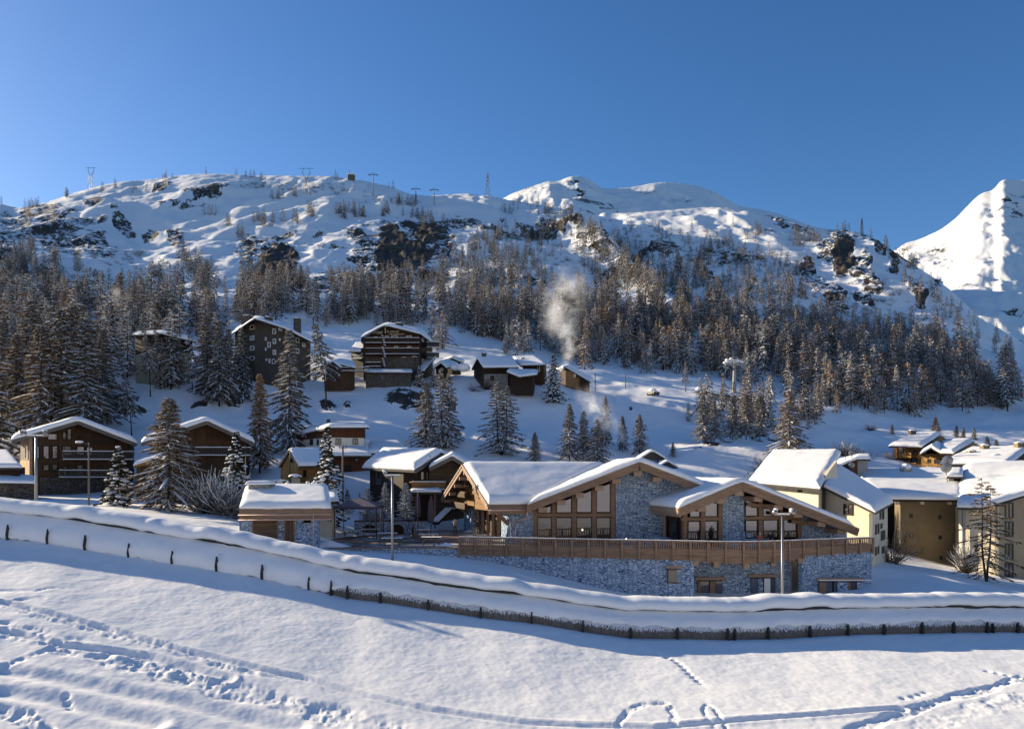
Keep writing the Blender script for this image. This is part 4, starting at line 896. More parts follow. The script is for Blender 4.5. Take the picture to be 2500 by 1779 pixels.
for k in range(5):
    q = w0+wd_*((k+.95)/6)-e1*.04; u = wd_.normalized(); mb = MB(); mb.add([q-u*.5+V3(0, 0, .2), q+u*.5+V3(0, 0, .2), q+u*.5+V3(0, 0, 2.6), q-u*.5+V3(0, 0, 2.6)], [(0, 1, 2, 3)]); part(mb, 'pane', 'glass_dim')
# front gable one
G0 = V3(12.6, 76.9, 8.24); GL = V3(1.5, 76.9, 3.98); GR = V3(19.4, 76.9, 8.24-.384*6.8)
bk = V3(0, 15.5, 0); mb = MB(); slab(mb, [GL, G0, G0+bk, V3(10.6, 91.6, 7.45)], .26); slab(mb, [G0, GR, GR+bk, G0+bk], .26); part(mb, 'roof', 'wood_beam')
snow_roof('roof_snow', [GL+V3(.1, -.05, 0), G0+V3(0, -.05, 0), GR], [V3(10.6, 91.8, 7.45), G0+bk, GR+bk], .62, RT, RO, 8, 40, 26)
mb = MB()
for a in (GL, GR):
    mb.beam(a+V3(0, -.04, -.42), G0+V3(0, -.04, -.42), .2, .62); mb.beam(a+V3(0, -.16, -.15), G0+V3(0, -.16, -.15), .12, .26)
part(mb, 'rake_board', 'wood_beam')
def zr1(x): return 8.24-.384*abs(12.6-x)
for px in (1325, 1370, 1416, 1463, 1505, 1557, 1604):
    x = X_(px, 77.2); z = zr1(x)-1.05; mb = MB(); mb.box(x-.42, x+.42, 77.05, 79.1, z-.28, z+.22); part(mb, 'purlin', 'wood_pale')
yF = 79.0
mb = MB(); xa, xb = X_(1503, yF), 18.2
mb.prism([V3(xa, yF, -.3), V3(xb, yF, -.3), V3(xb, yF, zr1(xb)-.3), V3(12.6, yF, zr1(12.6)-.3), V3(xa, yF, zr1(xa)-.3)], (0, .5, 0)); part(mb, 'stone_wall', 'stone_blue')
xl = X_(1304, yF)
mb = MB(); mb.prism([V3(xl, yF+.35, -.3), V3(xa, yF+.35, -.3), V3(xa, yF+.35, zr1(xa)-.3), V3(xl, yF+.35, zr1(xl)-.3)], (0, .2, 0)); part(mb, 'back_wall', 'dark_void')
cols = [xl+.12]+[X_(p, yF) for p in (1352, 1402, 1450.5, 1496)]
for x in cols: mb = MB(); mb.box(x-.21, x+.21, yF-.12, yF+.3, -.1, zr1(x)-.45); part(mb, 'window_post', 'wood_beam')
mb = MB(); mb.box(xl, xa, yF-.06, yF+.2, 2.68, 3.05); part(mb, 'transom', 'wood_beam')
def window(poly, y, parent=RT, fr=.09, glass='glass', frame='wood_board', dirv=None):
    """poly: (x,z) corners ccw on the plane y (or plane through a frame fn)"""
    f = (lambda x, z, o=0: V3(x, y+o, z)) if dirv is None else dirv
    n = len(poly); cx = sum(p[0] for p in poly)/n; cz = sum(p[1] for p in poly)/n; mb = MB(); ins = []
    for x, z in poly:
        dx, dz = cx-x, cz-z; l = math.hypot(dx, dz); ins.append((x+dx/l*fr*1.4, z+dz/l*fr*1.4))
    for i in range(n):
        j = (i+1) % n; a, b, c_, d = poly[i], poly[j], ins[j], ins[i]
        mb.hexa([f(*a, -.05), f(*b, -.05), f(*c_, -.05), f(*d, -.05), f(*a, .08), f(*b, .08), f(*c_, .08), f(*d, .08)])
    w = part(mb, 'window', frame, parent); mb = MB(); mb.add([f(*p, .03) for p in ins], [tuple(range(n))]); part(mb, 'pane', glass, w); return w
for i in range(4):
    a, b = cols[i]+.23, cols[i+1]-.23
    window([(a, .12), (b, .12), (b, 2.66), (a, 2.66)], yF+.05, glass='glass_dim')
    ta, tb = zr1(a)-1.1, zr1(b)-1.1
    if ta > 3.15: window([(a, 3.07), (b, 3.07), (b, tb), (a, ta)], yF+.05)
    else: window([(a+.5, 3.07), (b, 3.07), (b, tb)], yF+.05, fr=.06)
# front gable two, turned a little
e2 = V3(.977, .215, 0); g2 = V3(-.215, .977, 0)
H0 = V3(X_(1811, 73.7), 73.7, 6.29); HL = H0-e2*6.4; HL.z = 3.87; HR = H0+e2*12.45; HR.z = 1.74; bk2 = g2*14.5
mb = MB(); slab(mb, [HL, H0, H0+bk2, HL+bk2], .26); slab(mb, [H0, HR, HR+bk2, H0+bk2], .26); part(mb, 'roof', 'wood_beam')
snow_roof('roof_snow', [HL, H0, HR-e2*.5+V3(0, 0, .18)], [HL+bk2, H0+bk2, HR+bk2], .60, RT, RO, 12, 40, 24)
mb = MB()
for a in (HL, HR):
    mb.beam(a-g2*.04+V3(0, 0, -.46), H0-g2*.04+V3(0, 0, -.46), .2, .66); mb.beam(a-g2*.16+V3(0, 0, -.15), H0-g2*.16+V3(0, 0, -.15), .12, .28)
part(mb, 'rake_board', 'wood_beam')
mb = MB(); mb.beam(HL+V3(-.03, 0, -.3), HL+bk2+V3(-.03, 0, -.3), .14, .5); mb.beam(HL+V3(.12, 0, -.68), HL+bk2+V3(.12, 0, -.68), .14, .32); part(mb, 'eave_board', 'wood_pale')
C0 = V3(16.25, 74.75, 0)
def tf2(px): a = (px-1250)/F; return (a*C0.y-C0.x)/(e2.x-a*e2.y)
def f2(t_, z, o=0): p = C0+e2*t_+g2*o; return V3(p.x, p.y, z)
tR = (H0-C0).dot(e2)
def zr2(t_): return 6.29-(.382*(tR-t_) if t_ < tR else .364*(t_-tR))
tp0, tp1, tS, tE = tf2(1763), tf2(1817), tf2(1958), tf2(2064)
def wall2(a, b, z0, mat, nm, o=0, th=.5, top=.3):
    pts = [(a, z0), (b, z0), (b, zr2(b)-top)]+([(tR, zr2(tR)-top)] if a < tR < b else [])+[(a, zr2(a)-top)]
    mb = MB(); mb.prism([f2(*p, o) for p in pts], g2*th); part(mb, nm, mat)
wall2(tp0, tp1, -.3, 'stone_blue', 'stone_wall'); wall2(tS, tE, -.3, 'stone_blue', 'stone_wall', .1)
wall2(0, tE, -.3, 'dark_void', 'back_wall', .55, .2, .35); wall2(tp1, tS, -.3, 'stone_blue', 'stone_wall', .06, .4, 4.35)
for px in (1672, 1715, 1758, 1856, 1906, 1951):
    t_ = tf2(px); mb = MB(); q = [f2(t_-.2, 0, -.14), f2(t_+.2, 0, -.14), f2(t_+.2, 0, .3), f2(t_-.2, 0, .3)]; zt = zr2(t_)-.45
    mb.hexa([V3(p.x, p.y, -.1) for p in q]+[V3(p.x, p.y, zt) for p in q]); part(mb, 'window_post', 'wood_beam')
for a, b in ((0, tp0), (tp1, tS)):
    mb = MB(); mb.beam(f2(a, 2.72, .02), f2(b, 2.72, .02), .3, .32); part(mb, 'transom', 'wood_beam')
for a, b, z0, z1 in ((1680, 1711, .1, 2.54), (1721, 1754, .1, 2.54), (1820, 1851, .72, 2.54), (1863, 1901, .72, 2.54), (1913, 1946, .72, 2.54)):
    window([(tf2(a), z0), (tf2(b), z0), (tf2(b), z1), (tf2(a), z1)], 0, dirv=lambda x, z, o=0: f2(x, z, o+.05))
for a, b in ((1684, 1711), (1721, 1754), (1820, 1851), (1863, 1900)):
    ta, tb = tf2(a), tf2(b); za, zb = max(3.0, zr2(ta)-1.15), max(3.0, zr2(tb)-1.15)
    window([(ta, 2.9), (tb, 2.9), (tb, zb), (ta, za)], 0, dirv=lambda x, z, o=0: f2(x, z, o+.05), fr=.06)
for px in (1690, 1735, 1778, 1824, 1872, 1920, 1975, 2022):
    t_ = tf2(px); z = zr2(t_)-1.0; a = f2(t_, z, -2.1); b = f2(t_, z, .1); mb = MB(); mb.beam(a, b, .85, .46); part(mb, 'purlin', 'wood_pale')
for px in (1850, 1905, 1958):
    t_ = tf2(px); z = zr2(t_)-1.35; mb = MB(); mb.beam(f2(t_-1.3, z+.25, -.25), f2(t_+1.2, z-.15, -.25), .22, .34); part(mb, 'truss_board', 'wood_beam')
# side wall of gable two, timber and glass in the recess
mb = MB(); a, b = f2(.1, 0, .4), f2(.1, 0, 12.5); mb.hexa([a, a+e2*.2, b+e2*.2, b]+[p+V3(0, 0, 3.5) for p in (a, a+e2*.2, b+e2*.2, b)]); part(mb, 'timber_wall', 'wood_board')
for k in range(5):
    p = f2(-.02, 0, 1.0+k*2.3); mb = MB(); mb.add([p, p+g2*1.5, p+g2*1.5+V3(0, 0, 2.5), p+V3(0, 0, 2.5)], [(0, 1, 2, 3)]); part(mb, 'pane', 'glass_dim')
for o in (3.2, 7.5): p = f2(-.35, 0, o); mb = MB(); mb.beam(p, p+V3(0, 0, 3.3), .26, .26, up=(0, 1, 0)); part(mb, 'post', 'wood_pale')
mb = MB(); a = V3(13.2, 79.2, 0); mb.prism([a, a+V3(0, 0, 1.3), a+V3(3.2, -3.8, .35), a+V3(3.2, -3.8, 0)], V3(.5, .4, 0)); part(mb, 'low_wall', 'stone_blue')
# balcony: railing, posts, fascia, floor
rail = [(1121.5, 74.8), (1690, 70.4), (1750, 69.95), (1813, 69.8), (1890, 70.4), (1960, 71.6), (2130, 74.4)]
rpx = np.arange(1121.5, 2130.5, 1.5); rDd = np.interp(rpx, [p[0] for p in rail], [p[1] for p in rail]); rDd = smooth(rDd, 14); rX = (rpx-1250)*rDd/F
rs = np.concatenate([[0], np.cumsum(np.hypot(np.diff(rX), np.diff(rDd)))])
def rp(s): return V3(float(np.interp(s, rs, rX)), float(np.interp(s, rs, rDd)), 0)
def rbot(s): p = float(np.interp(s, rs, rpx)); return float(np.interp(p, [1121, 1690, 1700, 1813, 1955, 1962, 2130], [-.72, -.74, -.80, -1.02, -.72, -.52, -.38]))
def rtop(s): return 1.0
def rnrm(s): a, b = rp(s-.05), rp(s+.05); d = (b-a).normalized(); return V3(d.y, -d.x, 0)
N = 90; ss = np.linspace(0, rs[-1], N); mb = MB(); ms = MB(); mf = MB()
for a, b in zip(ss, ss[1:]):
    pa, pb = rp(a), rp(b); n_ = rnrm((a+b)/2)
    mb.beam(pa+V3(0, 0, .95), pb+V3(0, 0, .95), .16, .12); mb.beam(pa+V3(0, 0, .24), pb+V3(0, 0, .24), .12, .10)
    ms.beam(pa+V3(0, 0, 1.035), pb+V3(0, 0, 1.035), .17, .05)
    for f0, f1 in ((0, .48), (.5, 1)):
        za = [.18+(rbot(s)-.18)*f0 for s in (a, b)]; zb = [.18+(rbot(s)-.18)*f1 for s in (a, b)]; o = n_*(.03 if f0 else .08)
        mf.add([pa+o+V3(0, 0, zb[0]), pb+o+V3(0, 0, zb[1]), pb+o+V3(0, 0, za[1]), pa+o+V3(0, 0, za[0]), pa-n_*.05+V3(0, 0, zb[0]), pb-n_*.05+V3(0, 0, zb[1]), pb-n_*.05+V3(0, 0, za[1]), pa-n_*.05+V3(0, 0, za[0])], [(0, 1, 2, 3), (7, 6, 5, 4), (0, 4, 5, 1), (3, 2, 6, 7)])
s = .2
while s < rs[-1]-.1:
    p = rp(s); mb.box(p.x-.055, p.x+.055, p.y-.03, p.y+.03, .28, .91); s += .205
part(mb, 'railing', 'wood_beam'); part(ms, 'rail_snow', 'snow'); part(mf, 'fascia', 'wood_beam')
for px in (1122.6, 1161, 1199, 1237, 1277, 1317, 1357, 1396.5, 1437, 1478, 1519, 1560.5, 1602, 1643.7, 1685.6, 1728.5, 1771.5, 1814.4, 1851.8, 1888, 1924.8, 1960, 1995, 2030, 2063.8, 2097, 2129):
    s = float(np.interp(px, rpx, rs)); p = rp(s)+rnrm(s)*.14; mb = MB(); mb.beam(p+V3(0, 0, rbot(s)-.16), p+V3(0, 0, .98), .2, .2, up=(0, 1, 0)); part(mb, 'post', 'wood_beam')
# stone base under the balcony
mb = MB(); sA = float(np.interp(1694, rpx, rs)); sB = float(np.interp(1961, rpx, rs))
def strip_wall(a, b, z0, inset=.12, n=24, th=.5):
    mb = MB(); q = np.linspace(a, b, n)
    for u, v in zip(q, q[1:]):
        pa, pb = rp(u)-rnrm(u)*inset, rp(v)-rnrm(v)*inset; ia, ib = pa-rnrm(u)*th, pb-rnrm(v)*th; za, zb = rbot(u)+.04, rbot(v)+.04
        mb.hexa([V3(pa.x, pa.y, z0), V3(pb.x, pb.y, z0), V3(ib.x, ib.y, z0), V3(ia.x, ia.y, z0), V3(pa.x, pa.y, za), V3(pb.x, pb.y, zb), V3(ib.x, ib.y, zb), V3(ia.x, ia.y, za)])
    part(mb, 'stone_base', 'stone_blue')
strip_wall(0, sA, -7); strip_wall(sB, rs[-1], -7)
pA, pB = rp(sA), rp(sB); iA, iB = pA+V3(-.05, 3.2, 0), pB+V3(-.15, 2.4, 0)
mb = MB()
for a, b in ((pA+V3(-.45, .3, 0), iA+V3(-.45, 0, 0)), (iA, iB), (iB+V3(.5, 0, 0), pB+V3(.5, .3, 0))):
    d = (b-a).normalized(); n_ = V3(-d.y, d.x, 0)*.45; mb.hexa([V3(q.x, q.y, -7) for q in (a, b, b+n_, a+n_)]+[V3(q.x, q.y, -.62) for q in (a, b, b+n_, a+n_)])
part(mb, 'stone_base', 'stone_blue')
mb = MB(); E = rp(rs[-1]); mb.box(E.x-.6, E.x-.1, E.y+.4, E.y+16, -6, -.4); part(mb, 'stone_base', 'stone_blue')
for px, w in ((1700, 1), (1750, 1.9), (1824, 2.3), (1890, 1.9), (1956, 1.6)):
    s = float(np.interp(px, rpx, rs)); p = rp(s); zt = rbot(s); mb = MB()
    mb.prism([V3(p.x-.25, p.y+.05, zt), V3(p.x-.25, p.y+.05, zt-.45), V3(p.x-.25, p.y+w*1.3, zt-.05), V3(p.x-.25, p.y+w*1.3, zt)], (.5, 0, 0)); part(mb, 'bracket', 'wood_pale')
mb = MB(); q = np.linspace(sA, sB, 20)
for u, v in zip(q, q[1:]):
    pa, pb = rp(u), rp(v); mb.add([V3(pa.x, pa.y, -.66), V3(pb.x, pb.y, -.66), V3(pb.x, 75.0, -.66), V3(pa.x, 75.0, -.66)], [(0, 1, 2, 3)])
part(mb, 'soffit', 'wood_board')
# openings of the lower storey
def opening(px0, px1, D, ytop, kind):
    x0, x1 = X_(px0, D), X_(px1, D); zt = Z_(ytop, D); mb = MB(); mb.box(x0-.25, x1+.25, D-.16, D+.2, zt, zt+.28); l_ = part(mb, 'lintel', 'wood_pale')
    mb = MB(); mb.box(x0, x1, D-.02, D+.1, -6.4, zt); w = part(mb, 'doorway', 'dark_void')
    for a, b, mt in kind:
        xa, xb = x0+(x1-x0)*a, x0+(x1-x0)*b; mb = MB(); mb.box(xa, xb, D-.06, D-.03, -6.3, zt-.12); part(mb, 'pane' if mt.startswith('glass') else 'jamb', mt, w)
Dr = (iA.y+iB.y)/2
opening(1703, 1763, iA.y-.05, 1415, [(0, .12, 'wood_beam'), (.12, .45, 'glass_dim'), (.5, .72, 'wood_beam'), (.74, 1, 'glass_dim')])
opening(1833, 1892, Dr-.02, 1408, [(0, .28, 'glass'), (.30, .5, 'stone_blue'), (.55, .8, 'white_paint'), (.8, 1, 'glass_dim')])
s = float(np.interp(2052, rpx, rs)); y3 = rp(s).y+.05
mb = MB(); x0, x1 = X_(1999, y3-.3), X_(2105, y3+.2); zt = Z_(1419, y3)
opening(2000, 2104, y3-.95, 1417, [(0, .16, 'wood_beam'), (.16, .30, 'glass'), (.34, .40, 'glass'), (.42, .66, 'stone_blue'), (.66, .72, 'wood_beam'), (.72, .85, 'glass_dim'), (.88, 1, 'stone_blue')])
mb = MB(); mb.box(x0-.3, x1+.3, y3-1.2, y3-.86, zt+.25, zt+.33); part(mb, 'lintel_snow', 'snow')
s = float(np.interp(1647, rpx, rs)); y4 = rp(s).y+.06; x0, x1 = X_(1629, y4), X_(1665, y4)
mb = MB(); mb.box(x0-.15, x1+.15, y4-.14, y4+.1, Z_(1386, y4), Z_(1380, y4)); part(mb, 'lintel', 'wood_pale')
window([(x0, Z_(1423, y4)), (x1, Z_(1423, y4)), (x1, Z_(1387, y4)), (x0, Z_(1387, y4))], y4-.02, frame='metal_dark', glass='glass_dim')
# chimneys with little gabled hats
def rchim(x, y, z0, z1, w, hat, hh):
    mb = MB(); mb.box(x-w/2, x+w/2, y-w/2, y+w/2, z0, z1-.35); c_ = part(mb, 'chimney', 'stone_blue'); mb = MB()
    mb.prism([V3(x-hat/2, y-hat*.42, z1-.4), V3(x+hat/2, y-hat*.42, z1-.4), V3(x, y-hat*.42, z1+hh)], (0, hat*.84, 0)); part(mb, 'chimney_hat', 'roof_edge', c_)
    so_ = snow_roof('chimney_snow', [V3(x-hat/2-.05, y-hat*.46, z1-.36), V3(x, y-hat*.46, z1+hh+.02), V3(x+hat/2+.05, y-hat*.46, z1-.36)], [V3(x-hat/2-.05, y+hat*.46, z1-.36), V3(x, y+hat*.46, z1+hh+.02), V3(x+hat/2+.05, y+hat*.46, z1-.36)], .28, c_, RO, 5, 8, 6, over=.05)
rchim(X_(1588, 90), 90, 5, Z_(1114, 90), 1.7, 3.1, .62); rchim(X_(1625, 88), 88, 4, Z_(1135, 88), 1.4, 2.5, .42)
# lanterns glowing by the windows
for px, py, D in ((1422, 1293, 78.6), (1529, 1315, 75.5)):
    mb = MB(); p = W(px, py, D); mb.ball(p, .055, .055, .09, 8, 6); part(mb, 'lantern', 'lamp_glow')

# terrace floor
t = NT('terrace_floor'); c = t.coord((.45, 4.5, 1)); n1 = t.noise(c, 1.2, 4, .6); co = t.coord(); n2 = t.noise(t.coord((.5, 1, 1)), .35, 6, .68); n3 = t.noise(co, 6, 3)
base = t.ramp(n1, [(.3, (.10, .065, .048)), (.7, (.25, .165, .125))]); fr_c = t.ramp(t.math('ADD', n2, t.math('MULTIPLY', n3, .12)), [(.545, (0, 0, 0)), (.66, (1, 1, 1))])
t.fin(t.mix(t.math('MULTIPLY', fr_c, .55), base, SNOWC), .8, t.bump(n1, .3, .02), .2)
pts = [(X_(628, 73.2), 73.2), (X_(905, 74.4), 74.4), (X_(1100, 74.6), 74.6)]+[(rp(s).x, rp(s).y) for s in np.linspace(0, rs[-1], 24)]+[(34, 90), (0, 95), (X_(1145, 100), 100), (X_(1040, 100), 100), (X_(1040, 97), 97), (X_(868, 93), 93), (X_(780, 90), 90), (X_(700, 89), 89), (X_(640, 80), 80)]
me = bpy.data.meshes.new('terrace'); me.from_pydata([(x, y, .02) for x, y in pts], [], [list(range(len(pts)))]); me.materials.append(M['terrace_floor'])
tag(link(bpy.data.objects.new('terrace', me)), 'brown terrace paving with snow patches between hut and restaurant', None, None, 'structure')
tw = thing('retaining_wall', (X_(1000, 74.5), 74.5, 0), 'long low stone wall holding the edge of the terrace', 'wall')
mb = MB(); q = [(X_(640, 73.3), 73.3), (X_(905, 74.5), 74.5), (X_(1100, 74.7), 74.7), (X_(1122, 74.85), 74.85)]
for a, b in zip(q, q[1:]): mb.hexa([(a[0], a[1], -5), (b[0], b[1], -5), (b[0], b[1]+.5, -5), (a[0], a[1]+.5, -5), (a[0], a[1], -.10), (b[0], b[1], -.10), (b[0], b[1]+.5, -.10), (a[0], a[1]+.5, -.10)])
mb.build('stone_face', M['stone_blue'], tw, tw.location); mb = MB()
for a, b in zip(q, q[1:]): mb.beam((a[0], a[1]-.02, -.03), (b[0], b[1]-.02, -.03), .3, .12)
mb.build('coping', M['wood_beam'], tw, tw.location)
# ------------------------------------------------------------------ village houses, measured from the photograph
def XYD(px, D): return V3(X_(px, D), D, 0)
class Bld:
    def __init__(s, name, label, cat, px, D, z0, group=None):
        s.r = thing(name, (X_(px, D), D, z0), label, cat, group); s.o = s.r.location.copy(); s.wn = 0
    def part(s, mb, name, mats, parent=None):
        return mb.build(name, [M[m] for m in (mats if isinstance(mats, list) else [mats])], parent or s.r, s.o)
    def wall(s, pts, zb, mat, name='wall', th=.35, back=None):
        """pts: (px, D, top_y); zb: bottom height; solid panels along the plan line"""
        mb = MB(); P = [XYD(p[0], p[1]) for p in pts]; Z = [Z_(p[2], p[1]) for p in pts]
        for a, b, za, zb2 in zip(P, P[1:], Z, Z[1:]):
            d = (b-a).normalized(); n = V3(-d.y, d.x, 0)*th
            if n.y < 0 and abs(d.x) > .3: n = -n
            mb.hexa([V3(a.x, a.y, zb), V3(b.x, b.y, zb), V3(b.x+n.x, b.y+n.y, zb), V3(a.x+n.x, a.y+n.y, zb), V3(a.x, a.y, za), V3(b.x, b.y, zb2), V3(b.x+n.x, b.y+n.y, zb2), V3(a.x+n.x, a.y+n.y, za)])
        return s.part(mb, name, mat)
    def gable(s, pts, zb, mat, name='wall', depth=(0, 6, 0)):
        """solid body: front polygon from (px, D, y) tops, extruded backwards"""
        P = [V3(X_(p[0], p[1]), p[1], Z_(p[2], p[1])) for p in pts]; poly = [V3(P[0].x, P[0].y, zb)]+[V3(P[-1].x, P[-1].y, zb)]+P[::-1]
        mb = MB(); mb.prism(poly, depth); return s.part(mb, name, mat)
    def on(s, seg, px, py, o=.04):
        a, b = XYD(*seg[0]), XYD(*seg[1]); k = (px-1250)/F; t_ = (k*a.y-a.x)/((b.x-a.x)-k*(b.y-a.y)); p = a.lerp(b, t_)
        d = (b-a).normalized(); n = V3(d.y, -d.x, 0)
        if n.dot(V3(-p.x, -p.y, 0)) < 0: n = -n
        return V3(p.x, p.y, Z_(py, p.y))+n*o, d, n
    def win(s, seg, px0, py0, px1, py1, frame='wood_board', glass='glass_dim', fw=.10, name='window', cross=False, top=None, shutters=None):
        A, d, n = s.on(seg, px0, py1); B, _, _ = s.on(seg, px1, py1); C, _, _ = s.on(seg, px0, py0)
        w = (B-A).length; h = C.z-A.z; mb = MB()
        q = lambda u, z, o=0: A+d*u+V3(0, 0, z)+n*o
        if (B-A).dot(d) < 0: d = -d
        def bar(u0, u1, z0, z1, o0=-.1, o1=.05): mb.hexa([q(u0, z0, o1), q(u1, z0, o1), q(u1, z0, o0), q(u0, z0, o0), q(u0, z1, o1), q(u1, z1, o1), q(u1, z1, o0), q(u0, z1, o0)])
        bar(0, fw, 0, h); bar(w-fw, w, 0, h); bar(fw, w-fw, 0, fw); bar(fw, w-fw, h-fw, h)
        if cross: bar(w/2-fw*.35, w/2+fw*.35, fw, h-fw)
        f = s.part(mb, name, frame); mb = MB(); mb.add([q(fw, fw, -.02), q(w-fw, fw, -.02), q(w-fw, h-fw, -.02), q(fw, h-fw, -.02)], [(0, 1, 2, 3)]); s.part(mb, 'pane', glass, f)
        if shutters:
            for u0, u1 in ((-w*.55, -.03), (w+.03, w*1.55)): mb = MB(); bar(u0, u1, 0, h, -.02, .05); s.part(mb, 'shutter', shutters, f)
        return f
    def roof(s, front, back, thick, mat='roof_edge', th=.28, seed=0, snow=True, n=22, m=18, over=.1, board=None, bh=.35):
        fr = [W(*p) for p in front]; bk = [W(*p) for p in back]; mb = MB()
        for i in range(len(fr)-1): slab(mb, [fr[i], fr[i+1], bk[i+1], bk[i]], th)
        r = s.part(mb, 'roof', mat)
        if board:
            mb = MB(); c = (fr[0]+fr[-1])/2; n_ = (fr[0]-bk[0]).normalized()*.05
            for a, b in zip(fr, fr[1:]): mb.beam(a+n_+V3(0, 0, -bh*.5), b+n_+V3(0, 0, -bh*.5), .12, bh)
            s.part(mb, 'rake_board', board, r)
        if snow:
            so_ = snow_roof('roof_snow', fr, bk, thick, r, s.o, seed, n, m, over)
        return r
    def balcony(s, seg, px0, px1, ytop, ybot, dep=1.2, mat='wood_grey', step=.22, snow=True, solid=False, name='balcony'):
        A, d, n = s.on(seg, px0, ybot, dep); B, _, _ = s.on(seg, px1, ybot, dep); T_, _, _ = s.on(seg, px0, ytop, dep); h = T_.z-A.z; mb = MB(); L_ = (B-A).length; d = (B-A).normalized()
        mb.hexa([A-n*dep, A, B, B-n*dep]+[p+V3(0, 0, .16) for p in (A-n*dep, A, B, B-n*dep)])
        for z in (h-.06, .3): mb.beam(A+V3(0, 0, z), B+V3(0, 0, z), .09, .10)
        for e in (A, B): mb.beam(e+V3(0, 0, h-.06), e-n*dep+V3(0, 0, h-.06), .09, .1); mb.beam(e, e+V3(0, 0, h), .12, .12, up=(0, 1, 0))
        if solid: mb.hexa([A+n*.02, B+n*.02, B-n*.03, A-n*.03]+[p+V3(0, 0, h-.12) for p in (A+n*.02, B+n*.02, B-n*.03, A-n*.03)])
        else:
            u = step
            while u < L_: p = A+d*u; mb.beam(p+V3(0, 0, .25), p+V3(0, 0, h-.08), .05, .09, up=(0, 1, 0)); u += step
        b = s.part(mb, name, mat)
        if snow:
            mb = MB(); mb.beam(A+V3(0, 0, h+.03), B+V3(0, 0, h+.03), .12, .09); mb.beam(A+n*.06+V3(0, 0, .14), B+n*.06+V3(0, 0, .14), .14, .10); s.part(mb, 'rail_snow', 'snow', b)
        return b
    def chimney(s, px, py0, py1, D, w, mat='stone_grey', cap=.2):
        x = X_(px, D); z0, z1 = Z_(py1, D), Z_(py0, D); mb = MB(); mb.box(x-w/2, x+w/2, D-w/2, D+w/2, z0-1.2, z1); c = s.part(mb, 'chimney', mat)
        mb = MB(); mb.ball((x, D, z1), w*.62, w*.62, cap, 10, 6, 0, int(px), .06); s.part(mb, 'chimney_snow', 'snow', c)
    def col(s, px, D, y0, y1, w=.25, mat='wood_beam', name='post'):
        x = X_(px, D); mb = MB(); mb.box(x-w/2, x+w/2, D-w/2, D+w/2, Z_(y1, D), Z_(y0, D)); return s.part(mb, name, mat)

# --- left chalets
b = Bld('wooden_chalet', 'leftmost three storey dark timber chalet with two snowy balconies', 'chalet', 190, 112, 3.8)
FL, FR_ = (72, 110), (312, 118); sg = (FL, FR_); SL = ((50, 116), (72, 110))
b.wall([(50, 116, 1070), (72, 110, 1068), (190, 113.9, 1030), (312, 118, 1072)], 1.5, 'wood_upright', th=.4)
b.wall([(312, 118, 1072), (322, 128, 1075)], 1.5, 'wood_dark', 'side_wall')
b.wall([(49, 115.9, 1123), (71.6, 109.9, 1123)], 1.5, 'wood_gold', 'sunlit_side', .1)  # gold wood puts the sunlight on the left side into the colour
b.wall([(98, 110.6, 1165), (312, 117.7, 1168)], 1.0, 'stone_grey', 'stone_base', .6)
b.roof([(29, 108.5, 0)[:1]+(1074, 108.5), (190, 1027, 111.5), (334, 1082, 116.5)], [(30, 1070, 125), (180, 1028, 127), (322, 1072, 131)], .75, seed=21, board='wood_grey', bh=.5, n=30)
b.wall([(72, 109.7, 1064), (79, 109.9, 1064)], 2, 'wood_pale', 'corner_post', .3)
for x0, y0, x1, y1 in ((115, 1057, 141, 1074), (151, 1053, 163, 1074), (163, 1045, 175, 1074), (80, 1087, 97, 1120), (104, 1087, 121, 1120), (126, 1087, 142, 1120), (151, 1087, 175, 1112), (186, 1088, 207, 1112), (210, 1090, 228, 1112), (104, 1132, 121, 1150), (126, 1132, 142, 1150), (152, 1136, 165, 1162), (186, 1134, 205, 1162)):
    b.win(sg, x0, y0, x1, y1, 'wood_dark', 'glass_dim' if y0 > 1100 else 'glass', .14)
b.win(sg, 158, 1175, 174, 1190, 'wood_dark', 'glass_dim')
b.wall([(186, 113.4, 1040), (205, 113.9, 1036), (280, 116.1, 1068), (280, 116.1, 1080)], Z_(1082, 113), 'wood_dark', 'loggia', .1)
b.balcony(sg, 186, 280, 1060, 1082, .5, 'wood_upright', snow=False)
b.balcony(sg, 149, 320, 1101, 1123, 1.5, 'wood_grey'); b.balcony(sg, 140, 300, 1147, 1166, 1.6, 'wood_grey')
b.win(SL, 62, 1087, 70, 1121, 'wood_gold', 'glass_dim', .15)

b = Bld('wooden_chalet', 'second dark timber chalet half hidden behind the big brown larch', 'chalet', 500, 112, 4)
sg = ((385, 111), (602, 115))
b.wall([(375, 116, 1080), (385, 111, 1078), (505, 113, 1031), (602, 115, 1076)], 2, 'wood_upright', th=.4)
b.wall([(602, 115, 1076), (610, 126, 1078)], 2, 'wood_dark', 'side_wall'); b.wall([(400, 110.9, 1160), (602, 114.7, 1160)], 2, 'stone_grey', 'stone_base', .5)
b.roof([(345, 1081, 109), (505, 1027, 111), (622, 1081, 113)], [(352, 1074, 126), (495, 1027, 127), (612, 1072, 129)], .75, seed=24, board='wood_grey', bh=.5, n=30)
for x0, y0, x1, y1 in ((470, 1046, 491, 1070), (452, 1078, 466, 1092), (472, 1079, 492, 1100), (502, 1082, 528, 1100), (532, 1082, 556, 1100), (470, 1120, 492, 1150), (506, 1122, 530, 1150), (440, 1084, 450, 1100)): b.win(sg, x0, y0, x1, y1, 'wood_dark', 'glass', .14)
b.balcony(sg, 503, 545, 1052, 1074, .5, 'wood_upright', snow=False); b.balcony(sg, 478, 612, 1092, 1113, 1.5, 'wood_grey')
b = Bld('garage', 'low snow roofed annex between the two left chalets', 'garage', 362, 106, 4)
